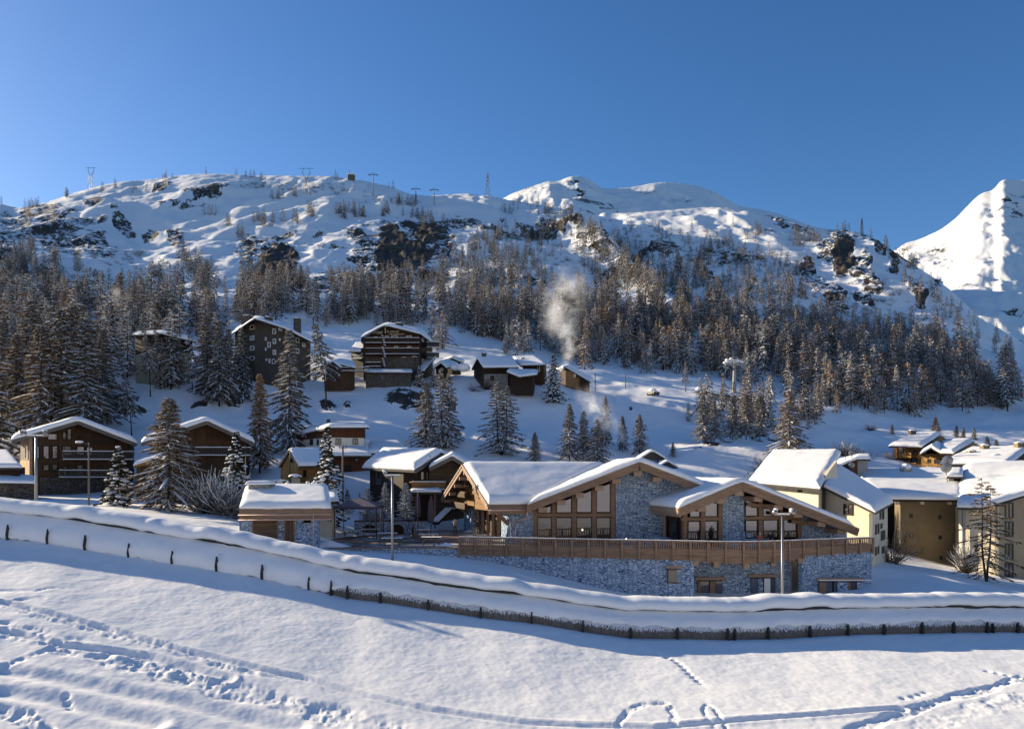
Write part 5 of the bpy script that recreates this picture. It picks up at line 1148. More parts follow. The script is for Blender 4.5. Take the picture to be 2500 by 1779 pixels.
b.wall([(333, 104, 1134), (345, 103, 1130), (420, 105, 1118)], 2, 'wood_upright'); b.roof([(326, 1137, 102.5), (420, 1108, 103)], [(330, 1131, 110), (420, 1102, 110)], .5, seed=25, board='wood_amber')
b.win(((345, 103), (420, 105)), 352, 1150, 372, 1182, 'wood_dark', 'glass_dim')
b = Bld('stone_house', 'low dark stone house at the left edge with two snowy roofs', 'house', 30, 100, 3.8)
b.wall([(-80, 99, 1140), (40, 99, 1140), (54, 106, 1140)], 1, 'wood_dark'); b.roof([(-90, 1141, 97), (54, 1141, 98)], [(-60, 1104, 108), (20, 1104, 108)], .5, seed=26)
b.wall([(-60, 96, 1180), (26, 96, 1180), (80, 97, 1180), (86, 103, 1180)], 1, 'stone_grey', 'stone_base'); b.roof([(-20, 1178, 95), (15, 1178, 95), (91, 1180, 96)], [(-20, 1160, 101), (15, 1160, 101), (85, 1166, 102)], .38, seed=27)
b.win(((-60, 96), (80, 97)), 17, 1192, 52, 1216, 'wood_dark', 'wood_board', name='garage_door'); b.win(((-60, 96), (80, 97)), 46, 1182, 54, 1188, 'wood_dark', 'glass_dim')

# --- small stone hut on the terrace
b = Bld('stone_hut', 'small stone hut with plank garage door and thick flat snow roof', 'hut', 690, 73.5, 0)
sg = ((594, 73.4), (778, 73.4)); b.wall([(594, 73.4, 1262), (778, 73.4, 1262)], -1.5, 'stone_blue', th=.5)
b.wall([(593, 73.2, 1298), (616, 73.2, 1298)], -1.5, 'stone_blue', 'stone_buttress', .3)
b.wall([(778, 73.5, 1262), (776, 81, 1225)], -1.5, 'stone_blue', 'side_wall'); b.wall([(594, 73.5, 1262), (610, 81, 1225)], -1.5, 'stone_blue', 'side_wall')
b.win(sg, 616, 1260, 680, 1330, 'wood_beam', 'wood_amber2', .12, 'garage_door'); b.win(sg, 694, 1262, 720, 1330, 'wood_beam', 'wood_door', .12, 'door'); b.win(sg, 741, 1265, 759, 1276, 'wood_dark', 'dark_void', .05, 'vent')
mb = MB(); a, c_ = W(585, 1249, 72.3), W(808, 1247, 72.3); mb.beam(a, c_, .18, .62); mb.beam(a+V3(0, .1, -.52), c_+V3(0, .1, -.52), .16, .42); b.part(mb, 'eave_board', 'wood_beam')
mb = MB()
for dz in (-.30, -.76): mb.tube(a+V3(-.1, -.13, dz), c_+V3(.1, -.13, dz), .055, n=6)
p = W(765, 1254, 72.1); mb.tube(p, p+V3(0, .1, -3.0), .06, n=6); b.part(mb, 'gutter', 'copper')
b.roof([(586, 1241, 72.2), (600, 1192, 78.6), (610, 1215, 83)], [(808, 1240, 72.2), (800, 1190, 78.6), (795, 1213, 83)], .55, 'wood_beam', seed=30, n=30, m=30)
x, D = X_(636, 77.2), 77.2; mb = MB(); mb.box(x-1.0, x+1.0, D-.6, D+.6, 4.6, Z_(1184, D)); c_ = b.part(mb, 'chimney', 'stone_white')
mb = MB(); mb.box(x-1.25, x+1.25, D-.75, D+.75, Z_(1184, D), Z_(1182, D)); b.part(mb, 'chimney_slab', 'roof_edge', c_)
z = Z_(1182, D); snow_roof('chimney_snow', [V3(x-1.3, D-.8, z), V3(x-1.3, D+.8, z)], [V3(x+1.3, D-.8, z), V3(x+1.3, D+.8, z)], .38, c_, b.o, 4, 6, 8, .05)
b = Bld('cream_house', 'small cream house behind the right end of the stone hut', 'house', 800, 85, .5)
b.wall([(770, 84, 1225), (810, 84, 1225), (820, 88, 1222)], -1, 'cream'); b.roof([(766, 1226, 83.5), (828, 1223, 83.5)], [(766, 1206, 89), (822, 1205, 89)], .5, seed=31); b.win(((770, 84), (810, 84)), 798, 1263, 812, 1275, 'cream', 'shutter_blue')

# --- house with white storey and brown attic
b = Bld('white_brown_house', 'house with white middle storey, brown attic band and flat snow roof', 'house', 800, 128, 9)
b.wall([(724, 138, 1052), (800, 126, 1046), (889, 128, 1046), (892, 136, 1048)], 6, 'white_wall')
b.wall([(723, 137.8, 1060), (800, 125.8, 1044), (889.5, 127.8, 1044), (892, 136, 1046)], Z_(1068, 127), 'wood_red', 'attic_band', .3)
b.roof([(714, 1064, 137), (804, 1043, 124.5), (901, 1043, 126.5)], [(714, 1052, 142), (806, 1036, 136), (897, 1036, 138)], .6, seed=33, n=30)
sf = ((800, 126), (889, 128)); sl = ((724, 138), (800, 126))
for x0, x1 in ((819, 833), (861, 874)): b.win(sf, x0, 1070, x1, 1085, 'wood_grey', 'glass_dim', .10, cross=True)
for x0, x1 in ((731, 738), (757, 765), (774, 779)): b.win(sl, x0, 1072, x1, 1087, 'wood_grey', 'glass_dim', .10)
b.wall([(810, 121, 1112), (905, 123, 1112), (960, 126, 1105), (985, 130, 1105)], 3, 'wood_red', 'brown_wing'); b.win(((810, 121), (905, 123)), 842, 1135, 858, 1162, 'wood_dark', 'wood_dark', name='door'); b.win(((810, 121), (905, 123)), 866, 1118, 876, 1130, 'wood_dark', 'glass_dim')
b.roof([(800, 1112, 119), (906, 1112, 121)], [(806, 1094, 125.5), (898, 1094, 127.5)], .5, seed=34); b.roof([(896, 1106, 124), (1000, 1106, 128)], [(900, 1084, 133), (975, 1080, 136)], .6, seed=35)
b.chimney(735+67, 1022, 1040, 131, .5, 'metal_dark', .1)
b = Bld('yellow_barn', 'small yellow gabled barn with snow roof behind the digger', 'barn', 740, 106, 5)
b.wall([(685, 110, 1134), (706, 107, 1099), (727, 104, 1134)], 3, 'wood_gold', 'gable_wall'); b.wall([(727, 104, 1134), (800, 106, 1134)], 3, 'wood_amber', 'front_wall')
b.roof([(681, 1137, 109.5), (706, 1097, 106.3), (729, 1137, 102.6)], [(745, 1130, 116), (790, 1096, 112), (805, 1136, 105)], .42, seed=36, board='wood_pale', bh=.3)
b.win(((706, 107), (727, 104)), 708, 1116, 716, 1130, 'wood_amber', 'glass_dim'); b.win(((727, 104), (800, 106)), 738, 1146, 750, 1166, 'wood_amber', 'dark_void')

# --- centre chalet behind the terrace
b = Bld('timber_chalet', 'dark timber chalet with deep snow roof and arched window behind the terrace', 'chalet', 1010, 102, 0)
b.wall([(903, 108, 1138), (985, 99.5, 1138), (1050, 101, 1112), (1048, 101, 1112)], -1, 'wood_dark'); b.wall([(1020, 101.5, 1140), (1060, 102.6, 1118)], -1, 'wood_board', 'middle_wall')
b.wall([(1048, 100.5, 1135), (1103, 101.5, 1116), (1140, 102.5, 1138)], -1, 'wood_board', 'gable_wall')
b.roof([(886, 1142, 108), (1012, 1148, 96.5)], [(935, 1102, 116), (1078, 1104, 104.5)], .85, seed=40, n=24, m=28, over=.25, board=None)
mb = MB(); mb.beam(W(1013, 1151, 96.4), W(1079, 1109, 104.4), .15, .5); b.part(mb, 'rake_board', 'wood_grey'); b.roof([(1078, 1104, 104.5), (1100, 1118, 104.5)], [(935, 1102, 116), (960, 1112, 120)], .6, seed=44)
b.roof([(1048, 1141, 98.6), (1104, 1113, 99.4), (1150, 1141, 100.4)], [(1056, 1132, 106), (1104, 1108, 107), (1150, 1132, 108)], .5, seed=41, board='wood_grey', bh=.45)
sg = ((1048, 100.5), (1140, 102.5)); b.win(sg, 1077, 1147, 1102, 1178, 'wood_dark', 'glass', .12, cross=True)
A, d, n_ = b.on(sg, 1077, 1147, .06); B_, _, _ = b.on(sg, 1102, 1147, .06); C_, _, _ = b.on(sg, 1089.5, 1135, .06); mb = MB(); mb.add([A, B_, C_, C_.lerp(A, .35)+V3(0, 0, .12)], [(0, 1, 2, 3)]); b.part(mb, 'pane', 'glass')
for x0, x1 in ((919, 931), (944, 956)): b.win(((903, 108), (985, 99.5)), x0, 1150, x1, 1182, 'wood_grey', 'glass_dim')
for x0, x1 in ((1026, 1036), (1040, 1048)): b.win(((985, 99.5), (1050, 101)), x0, 1150, x1, 1172, 'wood_dark', 'glass_dim')
b.balcony(((985, 99.5), (1050, 101)), 996, 1076, 1175, 1196, 1.8, 'wood_amber', solid=True, snow=True); b.roof([(1002, 1201, 96.5), (1077, 1201, 97)], [(1006, 1193, 100), (1072, 1193, 100.5)], .35, seed=42)
for k in range(8): b.col(1062, 97.5, 1196, 1290, .18) if k == 0 else None
mb = MB(); mb.beam(W(1062, 1278, 96), W(1095, 1246, 97.5), 1.2, .25); mb.beam(W(1095, 1246, 97.5), W(1140, 1243, 99), 1.2, .25); b.part(mb, 'stair', 'wood_dark'); mb = MB(); mb.beam(W(1062, 1272, 95.9), W(1095, 1240, 97.4), 1.2, .16); mb.beam(W(1095, 1240, 97.4), W(1140, 1237, 99), 1.2, .16); b.part(mb, 'stair_snow', 'snow')
mb = MB()
for k in range(7): p = W(1008+k*1.4, 1206+k*7.5, 97.8); mb.box(p.x-.5, p.x+.5, p.y-.2, p.y+.2, p.z-.06, p.z+.06)
b.part(mb, 'louvre', 'wood_amber')

# --- hillside houses
b = Bld('flat_house', 'flat roofed house with dark upper floor and cream base on the left bank', 'house', 400, 182, 31)
b.wall([(332, 186, 855), (395, 180, 852), (468, 184, 852)], 26, 'yellow_render'); b.wall([(330, 185.7, 816), (395, 179.7, 814), (470, 183.7, 834)], Z_(856, 180), 'wood_dark', 'upper_floor', .3)
b.roof([(322, 818, 184), (394, 814, 177), (474, 834, 182)], [(335, 812, 194), (400, 808, 193), (470, 826, 194)], .35, seed=50, n=16)
for sg, L4 in ((((395, 180), (468, 184)), ((425, 827, 432, 838), (448, 840, 456, 848), (424, 862, 431, 872), (436, 864, 444, 872), (430, 883, 442, 892), (447, 883, 458, 892))), (((332, 186), (395, 180)), ((345, 826, 355, 838), (342, 862, 352, 874)))):
    for q in L4: b.win(sg, *q, frame='white_paint', glass='glass_dim', fw=.13)
b = Bld('apartment_block', 'tall dark grey gabled apartment block with white framed windows', 'apartment block', 660, 185, 31)
b.wall([(574, 190, 812), (622, 186, 780), (692, 186, 800), (758, 192, 830)], 26, 'grey_render')
b.roof([(563, 818, 187), (621, 777, 183), (700, 803, 183), (764, 836, 189)], [(575, 806, 206), (625, 771, 204), (705, 794, 203), (760, 822, 208)], .4, seed=51, n=24)
s1, s2, s3 = ((574, 190), (622, 186)), ((622, 186), (692, 186)), ((692, 186), (758, 192))
for q in ((611, 794, 621, 805), (611, 820, 621, 831), (611, 845, 621, 856), (611, 870, 621, 880)): b.win(s1, *q, frame='white_paint', glass='glass_dim', fw=.14, shutters='wood_amber' if q[1] < 800 else None)
for q in ((665, 802, 674, 815), (666, 827, 674, 839), (653, 835, 661, 848), (666, 854, 674, 866), (647, 823, 651, 831), (647, 849, 651, 856), (649, 875, 652, 881), (656, 876, 660, 886), (680, 800, 683, 807), (684, 800, 689, 808), (681, 826, 685, 832), (664, 876, 672, 888)): b.win(s2, *q, frame='white_paint', glass='glass_dim', fw=.13)
for q in ((705, 812, 712, 824), (722, 824, 730, 836), (738, 836, 745, 846), (705, 840, 712, 852), (722, 850, 730, 862)): b.win(s3, *q, frame='white_paint', glass='glass_dim', fw=.13)
b.chimney(604, 771, 785, 190, 2.2); b.chimney(656, 774, 788, 190, 1.6); b.chimney(726, 777, 806, 190, 1.5)
b = Bld('hotel', 'dark wooden hotel with wrap round balconies and lettering on its gable', 'hotel', 970, 190, 32)
f0, f1, f2_ = (888, 191), (1025, 190), (1056, 204)
b.wall([(888, 191, 824), (938, 190.6, 796), (1025, 190, 816), (1056, 204, 836)], 26, 'wood_upright', th=.4); b.wall([(887.5, 190.8, 872), (1025, 189.8, 872), (1057, 204, 880)], 24, 'stone_grey', 'stone_base', .5)
b.roof([(882, 824, 188.5), (938, 793, 188), (1027, 815, 187.5), (1058, 838, 203)], [(892, 818, 210), (945, 789, 210), (1030, 806, 210), (1054, 832, 214)], .5, seed=52, n=26)
sf, ss_ = (f0, f1), (f1, f2_)
b.balcony(sf, 888, 1028, 828, 841, 2.2, 'wood_dark', .4, True, True); b.balcony(sf, 888, 1028, 853, 868, 2.2, 'wood_dark', .4, True, True); b.balcony(sf, 893, 935, 887, 898, 2.2, 'wood_dark', .4, True, True)
b.balcony(ss_, 1026, 1057, 834, 848, 1.6, 'wood_dark', .4, True, True); b.balcony(ss_, 1026, 1057, 860, 874, 1.6, 'wood_dark', .4, True, True)
for q in ((913, 822, 922, 832), (940, 820, 949, 830), (956, 819, 970, 830), (992, 819, 1005, 830), (909, 851, 917, 859), (963, 845, 972, 857), (995, 845, 1004, 857), (910, 876, 920, 886), (945, 873, 954, 886), (963, 873, 973, 886), (982, 871, 992, 884), (1007, 869, 1017, 883), (982, 895, 992, 903)): b.win(sf, *q, frame='white_paint', glass='glass_dim', fw=.16, shutters='shutter_blue' if 868 < q[1] < 875 else None)
for q in ((1030, 822, 1034, 832), (1030, 875, 1035, 884), (1040, 878, 1044, 888)): b.win(ss_, *q, frame='white_paint', glass='glass_dim', fw=.2)
for px in (889, 936, 1025): b.col(px, 188.4, 800 if px == 936 else 824, 905, .4, 'wood_dark')
mb = MB()
for k in range(14): p = W(932+6*abs((k/14*3) % 1-.0), 818+k*5.6, 188.1); mb.beam(p, p+V3(.5, 0, -.3), .3, .12)
b.part(mb, 'snowy_stair', 'snow')
b.wall([(893, 184, 906), (1003, 183, 908)], 24, 'stone_grey', 'terrace_wall', .6); b.roof([(890, 908, 182.8), (1006, 909, 182)], [(890, 903, 189), (1006, 903, 189)], .35, seed=53); b.win(((893, 184), (1003, 183)), 930, 916, 939, 926, 'wood_grey', 'shutter_blue')
b.wall([(858, 196, 856), (888, 193, 858)], 26, 'wood_dark', 'annex_wall'); b.roof([(851, 858, 194), (890, 858, 191)], [(868, 838, 204), (892, 836, 204)], .45, seed=54); b.balcony(((858, 196), (888, 193)), 866, 890, 867, 877, .8, 'wood_grey', .4, True, True)
mb = MB(); mb.beam(W(1027, 908, 187), W(1056, 874, 200), 1.6, .4); b.part(mb, 'ramp', 'wood_dark'); mb = MB(); mb.beam(W(1027, 904, 187), W(1056, 870, 200), 1.7, .35); b.part(mb, 'ramp_snow', 'snow'); b.chimney(975, 789, 800, 198, 1.8)
def lettering(txt, px, py, D, size, name='lettering'):
    cu = bpy.data.curves.new(name, 'FONT'); cu.body = txt; cu.size = size; cu.extrude = .03; cu.align_x = 'LEFT'; tmp = bpy.data.objects.new('tmp', cu); COL.objects.link(tmp)
    me = bpy.data.meshes.new_from_object(tmp); bpy.data.objects.remove(tmp); bpy.data.curves.remove(cu); me.name = name; me.materials.clear(); me.materials.append(M['letter'])
    o = link(bpy.data.objects.new(name, me), b.r); o.location = W(px, py, D)-b.o; o.rotation_euler = (math.pi/2, 0, 0); return o
lettering('hotel', 910, 814.5, 189.9, 1.15); lettering('le marais', 944, 811.5, 189.7, .85); lettering('bar restaurant', 951, 817, 189.6, .62)
mb = MB(); p = W(940.5, 811, 189.6); mb.box(p.x-.1, p.x+.1, p.y-.05, p.y, p.z-.2, p.z+1.2); b.part(mb, 'emblem', 'letter')
b = Bld('low_chalet', 'low snow covered chalet tucked against the left side of the hotel', 'chalet', 825, 180, 31)
b.wall([(795, 182, 893), (812, 181, 883), (830, 180, 896), (850, 180, 888), (866, 182, 896)], 26, 'wood_upright'); b.roof([(788, 897, 180), (812, 882, 179), (832, 898, 178)], [(800, 886, 188), (830, 878, 190), (850, 884, 190)], .4, seed=55, n=12); b.roof([(820, 886, 179.5), (868, 898, 179)], [(828, 878, 190), (864, 882, 190)], .4, seed=56, n=10)
b.balcony(((830, 180), (866, 182)), 826, 892, 898, 908, 2, 'wood_grey', .5)
def shed(label, body, roofs, wallm='wood_dark', name='snowy_shed', cat='shed', base=None):
    b = Bld(name, label, cat, body[0][0], body[0][1], Z_(930, body[0][1])); b.wall(body, Z_(965, body[0][1]), wallm)
    for k, (f, k2) in enumerate(roofs): b.roof(f, k2, .55, seed=60+k+int(body[0][0]) % 30, n=14, m=12, over=.15)
    if base: b.wall(base, Z_(965, body[0][1]), 'stone_white', 'stone_base', .5)
    return b
b = shed('log chalet on the bench with pale stone foundation', [(1157, 196, 900), (1166, 192, 880), (1182, 188, 897), (1262, 190, 897), (1266, 196, 897)], [([(1152, 901, 194), (1165, 875, 190.5), (1180, 897, 186)], [(1250, 895, 200), (1252, 874, 197), (1266, 896, 188)])], 'wood_dark', 'log_chalet', 'chalet', [(1182, 187.8, 913), (1240, 189, 913)])
b.win(((1182, 187.8), (1240, 189)), 1197, 917, 1206, 929, 'wood_dark', 'dark_void'); b.chimney(1182, 862, 872, 196, 1.2)
b = shed('brown timber chalet at the right end of the bench row', [(1276, 196, 888), (1328, 194, 890), (1334, 202, 886)], [([(1270, 892, 193), (1332, 890, 191)], [(1250, 873, 202), (1305, 871, 204)])], 'wood_upright', 'timber_chalet', 'chalet'); b.win(((1276, 196), (1328, 194)), 1312, 891, 1318, 908, 'white_paint', 'glass_dim'); b.chimney(1276, 874, 884, 198, .9)
shed('tumbledown shed with sagging snow roof below the bench chalets', [(1245, 184, 918), (1300, 183, 922), (1306, 190, 916)], [([(1238, 908, 181), (1268, 920, 180.5), (1312, 914, 182)], [(1242, 901, 190), (1275, 905, 191), (1312, 906, 191)])])
b = shed('small dark barn with steep snowy roof beside the snow plastered spruce', [(1366, 204, 908), (1381, 200, 898), (1438, 196, 928)], [([(1356, 904, 206), (1380, 896, 198), (1443, 933, 194)], [(1366, 900, 214), (1388, 892, 210), (1440, 922, 206)])], 'wood_upright', 'barn', 'barn'); b.win(((1381, 200), (1438, 196)), 1401, 914, 1406, 921, 'white_paint', 'glass_dim')
shed('half buried shed right of the hotel ramp', [(1064, 196, 893), (1078, 192, 887), (1090, 190, 897)], [([(1058, 899, 191), (1076, 886, 190), (1090, 898, 188)], [(1070, 886, 204), (1092, 880, 204), (1120, 890, 200)])])
shed('buried low cabin with only its gable showing behind the half buried shed', [(1083, 210, 880), (1104, 208, 875), (1124, 207, 884)], [([(1080, 882, 205), (1104, 874, 204), (1130, 885, 203)], [(1085, 878, 216), (1106, 872, 216), (1134, 880, 215)])])
for i, (px, py, w, D, lb) in enumerate(((1112, 897, 1.2, 190, 'rounded snow heap beside the half buried shed'), (1132, 897, 1.7, 189, 'larger rounded snow heap left of the log chalet'))):
    mb = MB(); p = W(px, py, D); mb.ball(p, w, w, w*.6, 14, 8, 0, i, .05); tag(mb.build('snow_heap', M['snow']), lb, 'snow heap')

# --- right hand blocks
b = Bld('cream_block', 'cream rendered block with one huge tilted snow roof right of the restaurant', 'apartment block', 1920, 92, -5)
b.wall([(1835, 101, 1172), (1998, 89, 1191)], -9, 'cream'); b.wall([(2000, 89.3, 1192), (2024, 91.5, 1150), (2044, 93, 1124)], -9, 'cream', 'side_wall')
b.roof([(1828, 1177, 99.5), (2001, 1193, 87)], [(1886, 1106, 114), (2052, 1106, 106)], .75, seed=70, n=30, m=30, over=.2)
b.win(((1835, 101), (1998, 89)), 1949, 1193, 1959, 1201, 'wood_grey', 'wood_board', .08)
b.wall([(2013, 90.5, 1188), (2130, 84.5, 1252), (2167, 93, 1222)], -9, 'cream', 'lower_wing'); b.col(2010, 90, 1190, 1300, .35, 'metal_dark', 'downpipe')
sA_, sB_ = ((2013, 90.5), (2130, 84.5)), ((2130, 84.5), (2167, 93))
b.win(sA_, 2060, 1229, 2083, 1256, 'wood_dark', 'glass_dim', .14, cross=True)
for q in ((2147, 1243, 2150, 1268), (2153, 1241, 2157, 1268), (2149, 1278, 2153, 1290), (2136, 1280, 2139, 1305), (2142, 1278, 2145, 1303), (2150, 1296, 2154, 1320), (2156, 1294, 2159, 1318), (2136, 1335, 2139, 1356), (2142, 1333, 2145, 1352), (2152, 1335, 2158, 1352)): b.win(sB_, *q, frame='wood_grey', glass='glass_dim', fw=.08)
b.roof([(2012, 1188, 88.7), (2136, 1250, 82.5)], [(2042, 1136, 104), (2180, 1226, 95)], .6, seed=71, n=24, m=20, over=.15)
b = Bld('tan_block', 'flat fronted tan block with few tiny windows and wide snow roof', 'apartment block', 2255, 105, -6)
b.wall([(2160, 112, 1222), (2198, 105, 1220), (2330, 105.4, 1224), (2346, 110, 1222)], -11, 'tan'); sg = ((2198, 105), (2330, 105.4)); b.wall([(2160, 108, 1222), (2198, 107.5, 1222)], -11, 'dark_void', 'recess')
for x, y in ((2224, 1259), (2294, 1262), (2226, 1307), (2295, 1311), (2227, 1356), (2297, 1361)): b.win(sg, x-4, y-5, x+4, y+5, 'metal_dark', 'glass_dim', .12)
b.roof([(2140, 1218, 103), (2350, 1220, 101.5)], [(2080, 1153, 128), (2350, 1149, 127)], .8, seed=72, n=30, m=30, over=.25, mat='wood_dark')
for px in (2191, 2251, 2318): b.col(px, 103.5, 1221, 1231, .4, 'cream', 'bracket')
b.chimney(2212, 1140, 1152, 122, 1.3, 'concrete', .6)
b = Bld('tall_block', 'tall cream block with dark window column at the right edge', 'apartment block', 2430, 98, -6)
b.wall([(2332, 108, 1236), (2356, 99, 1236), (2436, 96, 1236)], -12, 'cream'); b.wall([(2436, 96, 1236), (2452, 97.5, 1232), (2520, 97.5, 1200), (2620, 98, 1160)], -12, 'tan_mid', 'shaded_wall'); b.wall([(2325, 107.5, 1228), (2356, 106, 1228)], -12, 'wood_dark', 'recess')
sg = ((2452, 97.5), (2520, 97.5))
for y in (1238, 1284, 1338, 1384): b.win(sg, 2453, y-12, 2474, y+26, 'metal_dark', 'glass_dim', .15, 'balcony_window', cross=True)
b.col(2352, 98.7, 1235, 1390, .3, 'metal_grey', 'downpipe')
b.roof([(2338, 1238, 97), (2395, 1240, 94), (2510, 1206, 94.5), (2640, 1150, 95)], [(2352, 1142, 122), (2420, 1136, 122), (2510, 1134, 122), (2640, 1130, 122)], .8, seed=73, n=30, m=26, over=.25)
b.wall([(2316, 112, 1160), (2347, 111.5, 1162)], Z_(1185, 112), 'concrete', 'dormer', .5); b.win(((2316, 112), (2347, 111.5)), 2328, 1162, 2346, 1175, 'metal_dark', 'dark_void', .1); b.roof([(2312, 1163, 110.5), (2350, 1163, 110)], [(2318, 1148, 118), (2352, 1146, 118)], .5, seed=74, n=10, m=10)
b = Bld('brown_cabin', 'small brown house with tilted roof wedged behind the cream block', 'house', 2075, 122, -1)
b.wall([(2050, 124, 1132), (2078, 120, 1135), (2093, 121, 1122), (2118, 124, 1118)], -6, 'wood_red'); b.wall([(2095, 120.9, 1124), (2118, 123.8, 1122)], -4, 'concrete', 'grey_panel', .2); b.roof([(2038, 1142, 119), (2092, 1120, 119.5), (2125, 1120, 121)], [(2040, 1126, 128), (2095, 1112, 129), (2124, 1112, 130)], .4, seed=75, n=14)
for i, (px, py, D, r_, lb) in enumerate(((2079, 1105, 120, .45, 'upper satellite dish over the small brown house'), (2079, 1135, 118.5, .45, 'lower satellite dish over the small brown house'), (2314, 1123, 112, .72, 'upper big satellite dish on the wide snow roof'), (2310, 1141, 111, .72, 'lower big satellite dish on the wide snow roof'))):
    t_ = thing('satellite_dish', W(px, py, D), lb, 'satellite dish', None, -.5); mb = MB(); P = []
    for j in range(4):
        for k in range(14): a = k/14*6.283; q = r_*j/3; P.append((q*math.cos(a), -.22*r_*(1-(j/3)**2)+.1, q*math.sin(a)))
    mb.add(P, [(j*14+k, j*14+(k+1) % 14, (j+1)*14+(k+1) % 14, (j+1)*14+k) for j in range(3) for k in range(14)], 0, True); mb.build('reflector', M['metal_grey'], t_)
    mb = MB(); mb.tube((0, .15, -.1), (.25, .4, -3.2), .06); mb.build('mast', M['metal_dark'], t_); mb = MB(); mb.tube((0, 0, -r_*.6), (0, -r_*.9, 0), .03); mb.build('feed_arm', M['metal_dark'], t_)
def chalet(label, fr, bk, walls, zb, mat, wins, bal, seed, chim=(), name='golden_chalet'):
    b = Bld(name, label, 'chalet', walls[0][0], walls[0][1], zb+2); b.wall(walls, zb, mat)
    for f, k2 in zip(fr, bk): b.roof(f, k2, .8, seed=seed, n=20, m=16, over=.2, mat='wood_dark'); seed += 1
    for sgi, q in wins: b.win(sgi, *q, frame='wood_dark', glass='glass_dim', fw=.15)
    for sgi, q in bal: b.balcony(sgi, *q, dep=1.6, mat='wood_gold', step=.5, snow=False)
    for c_ in chim: b.chimney(*c_)
    return b
q0, q1, q2, q3 = (2186, 172), (2194, 167), (2252, 161.5), (2300, 178)
chalet('golden timber chalet with stacked balconies, left of the pair', [[(2170, 1089, 162), (2250, 1091, 158.5)]], [[(2232, 1062, 182), (2296, 1060, 178)]], [(2186, 172, 1088), (2194, 167, 1090), (2252, 161.5, 1090), (2300, 178, 1064), (2322, 182, 1078)], Z_(1160, 165), 'wood_amber', [((q1, q2), (2230, 1100, 2240, 1110)), ((q1, q2), (2208, 1118, 2216, 1128)), ((q1, q2), (2224, 1118, 2238, 1134)), ((q1, q2), (2196, 1094, 2206, 1108)), ((q2, q3), (2256, 1108, 2264, 1118))], [((q1, q2), (2174, 2206, 1106, 1118)), ((q1, q2), (2210, 2238, 1106, 1117)), ((q1, q2), (2174, 2250, 1130, 1142))], 80, ((2227, 1050, 1060, 176, 1.2),))
q0, q1, q2, q3 = (2249, 160), (2300, 156), (2327, 154), (2395, 170)
b = chalet('golden timber chalet with small cross gable, right of the pair', [[(2247, 1109, 155), (2274, 1093, 154), (2300, 1108, 152)], [(2296, 1106, 152), (2328, 1107, 150)]], [[(2262, 1100, 168), (2290, 1084, 170), (2310, 1100, 168)], [(2300, 1080, 176), (2378, 1076, 170)]], [(2249, 160, 1110), (2274, 158, 1095), (2300, 156, 1108), (2327, 154, 1106), (2378, 168, 1080), (2398, 172, 1092)], Z_(1160, 158), 'wood_gold', [((q0, q1), (2262, 1096, 2294, 1108)), ((q0, q1), (2264, 1120, 2272, 1130)), ((q0, q1), (2281, 1120, 2297, 1132))], [((q0, q1), (2262, 2300, 1132, 1144))], 83, ((2399, 1084, 1100, 162, 1.4),))
b = Bld('chimneyed_house', 'long house with wide snow roof and four brick chimneys at the right edge', 'house', 2400, 140, -1)
b.wall([(2310, 142, 1130), (2462, 134, 1132), (2520, 150, 1096), (2600, 152, 1110)], -8, 'wood_dark'); b.roof([(2296, 1132, 139), (2464, 1134, 130)], [(2370, 1098, 158), (2512, 1095, 148)], .8, seed=88, n=26, m=20, over=.2); b.roof([(2512, 1095, 148), (2600, 1130, 150)], [(2370, 1098, 158), (2470, 1118, 165)], .7, seed=89)
for px, y0, y1, D in ((2371, 1100, 1114, 146), (2404, 1086, 1100, 150), (2431, 1110, 1127, 138), (2488, 1080, 1092, 146)): b.chimney(px, y0, y1, D, 1.25, 'tan', .25)
# ------------------------------------------------------------------ terrace furniture and people
def onground(px, D, z=None): x = X_(px, D); return V3(x, D, gz(x, D) if z is None else z)
def picnic_table(loc, rz, label, group='picnic tables on the terrace'):
    r = thing('picnic_table', loc, label, 'picnic table', group, rz); mb = MB()
    for k in range(5): mb.box(-1.05, 1.05, -.40+k*.165, -.25+k*.165, .72, .76)
    mb.build('tabletop', M['wood_grey'], r); mb = MB(); mb.box(-1.02, 1.02, -.38, .38, .765, .80); mb.build('snow_dusting', M['snow'], r)
    for s in (-1, 1): mb = MB(); mb.box(-1.05, 1.05, s*.78-.14, s*.78+.14, .43, .47); mb.build('bench', M['wood_grey'], r)
    for s in (-1, 1):
        mb = MB(); x = s*.72
        mb.beam((x, -.62, 0), (x, -.24, .72), .07, .11); mb.beam((x, .62, 0), (x, .24, .72), .07, .11); mb.beam((x, -.9, .38), (x, .9, .38), .07, .11); mb.beam((x, -.36, .68), (x, .36, .68), .07, .09); mb.build('leg_frame', M['wood_grey'], r)
    mb = MB(); mb.beam((-.72, 0, .38), (0, 0, .70), .07, .08); mb.beam((.72, 0, .38), (0, 0, .70), .07, .08); mb.build('brace', M['wood_grey'], r)
    return r
def copy_thing(r, loc, rz, label):
    c = r.copy(); COL.objects.link(c); c.location = loc; c.rotation_euler = (0, 0, rz); c['label'] = label
    for ch in r.children: d = ch.copy(); COL.objects.link(d); d.parent = c
    return c
T0 = picnic_table(V3(X_(957, 75.9), 75.9, .03), .05, 'front picnic table just left of the lamp mast')
for px, D, rz, lb in ((1053, 77, -.03, 'front picnic table right of the lamp mast'), (858, 85.5, .25, 'picnic table under the terrace canopy'), (1028, 86.5, .1, 'back picnic table by the right end of the low wall'), (946, 82, .12, 'picnic table behind the front left one, before the wall niche'), (1046, 80.5, .0, 'picnic table partly hidden behind the front right one'), (905, 87.5, .3, 'back picnic table in front of the left wall niche')):
    copy_thing(T0, V3(X_(px, D), D, .03), rz, lb)
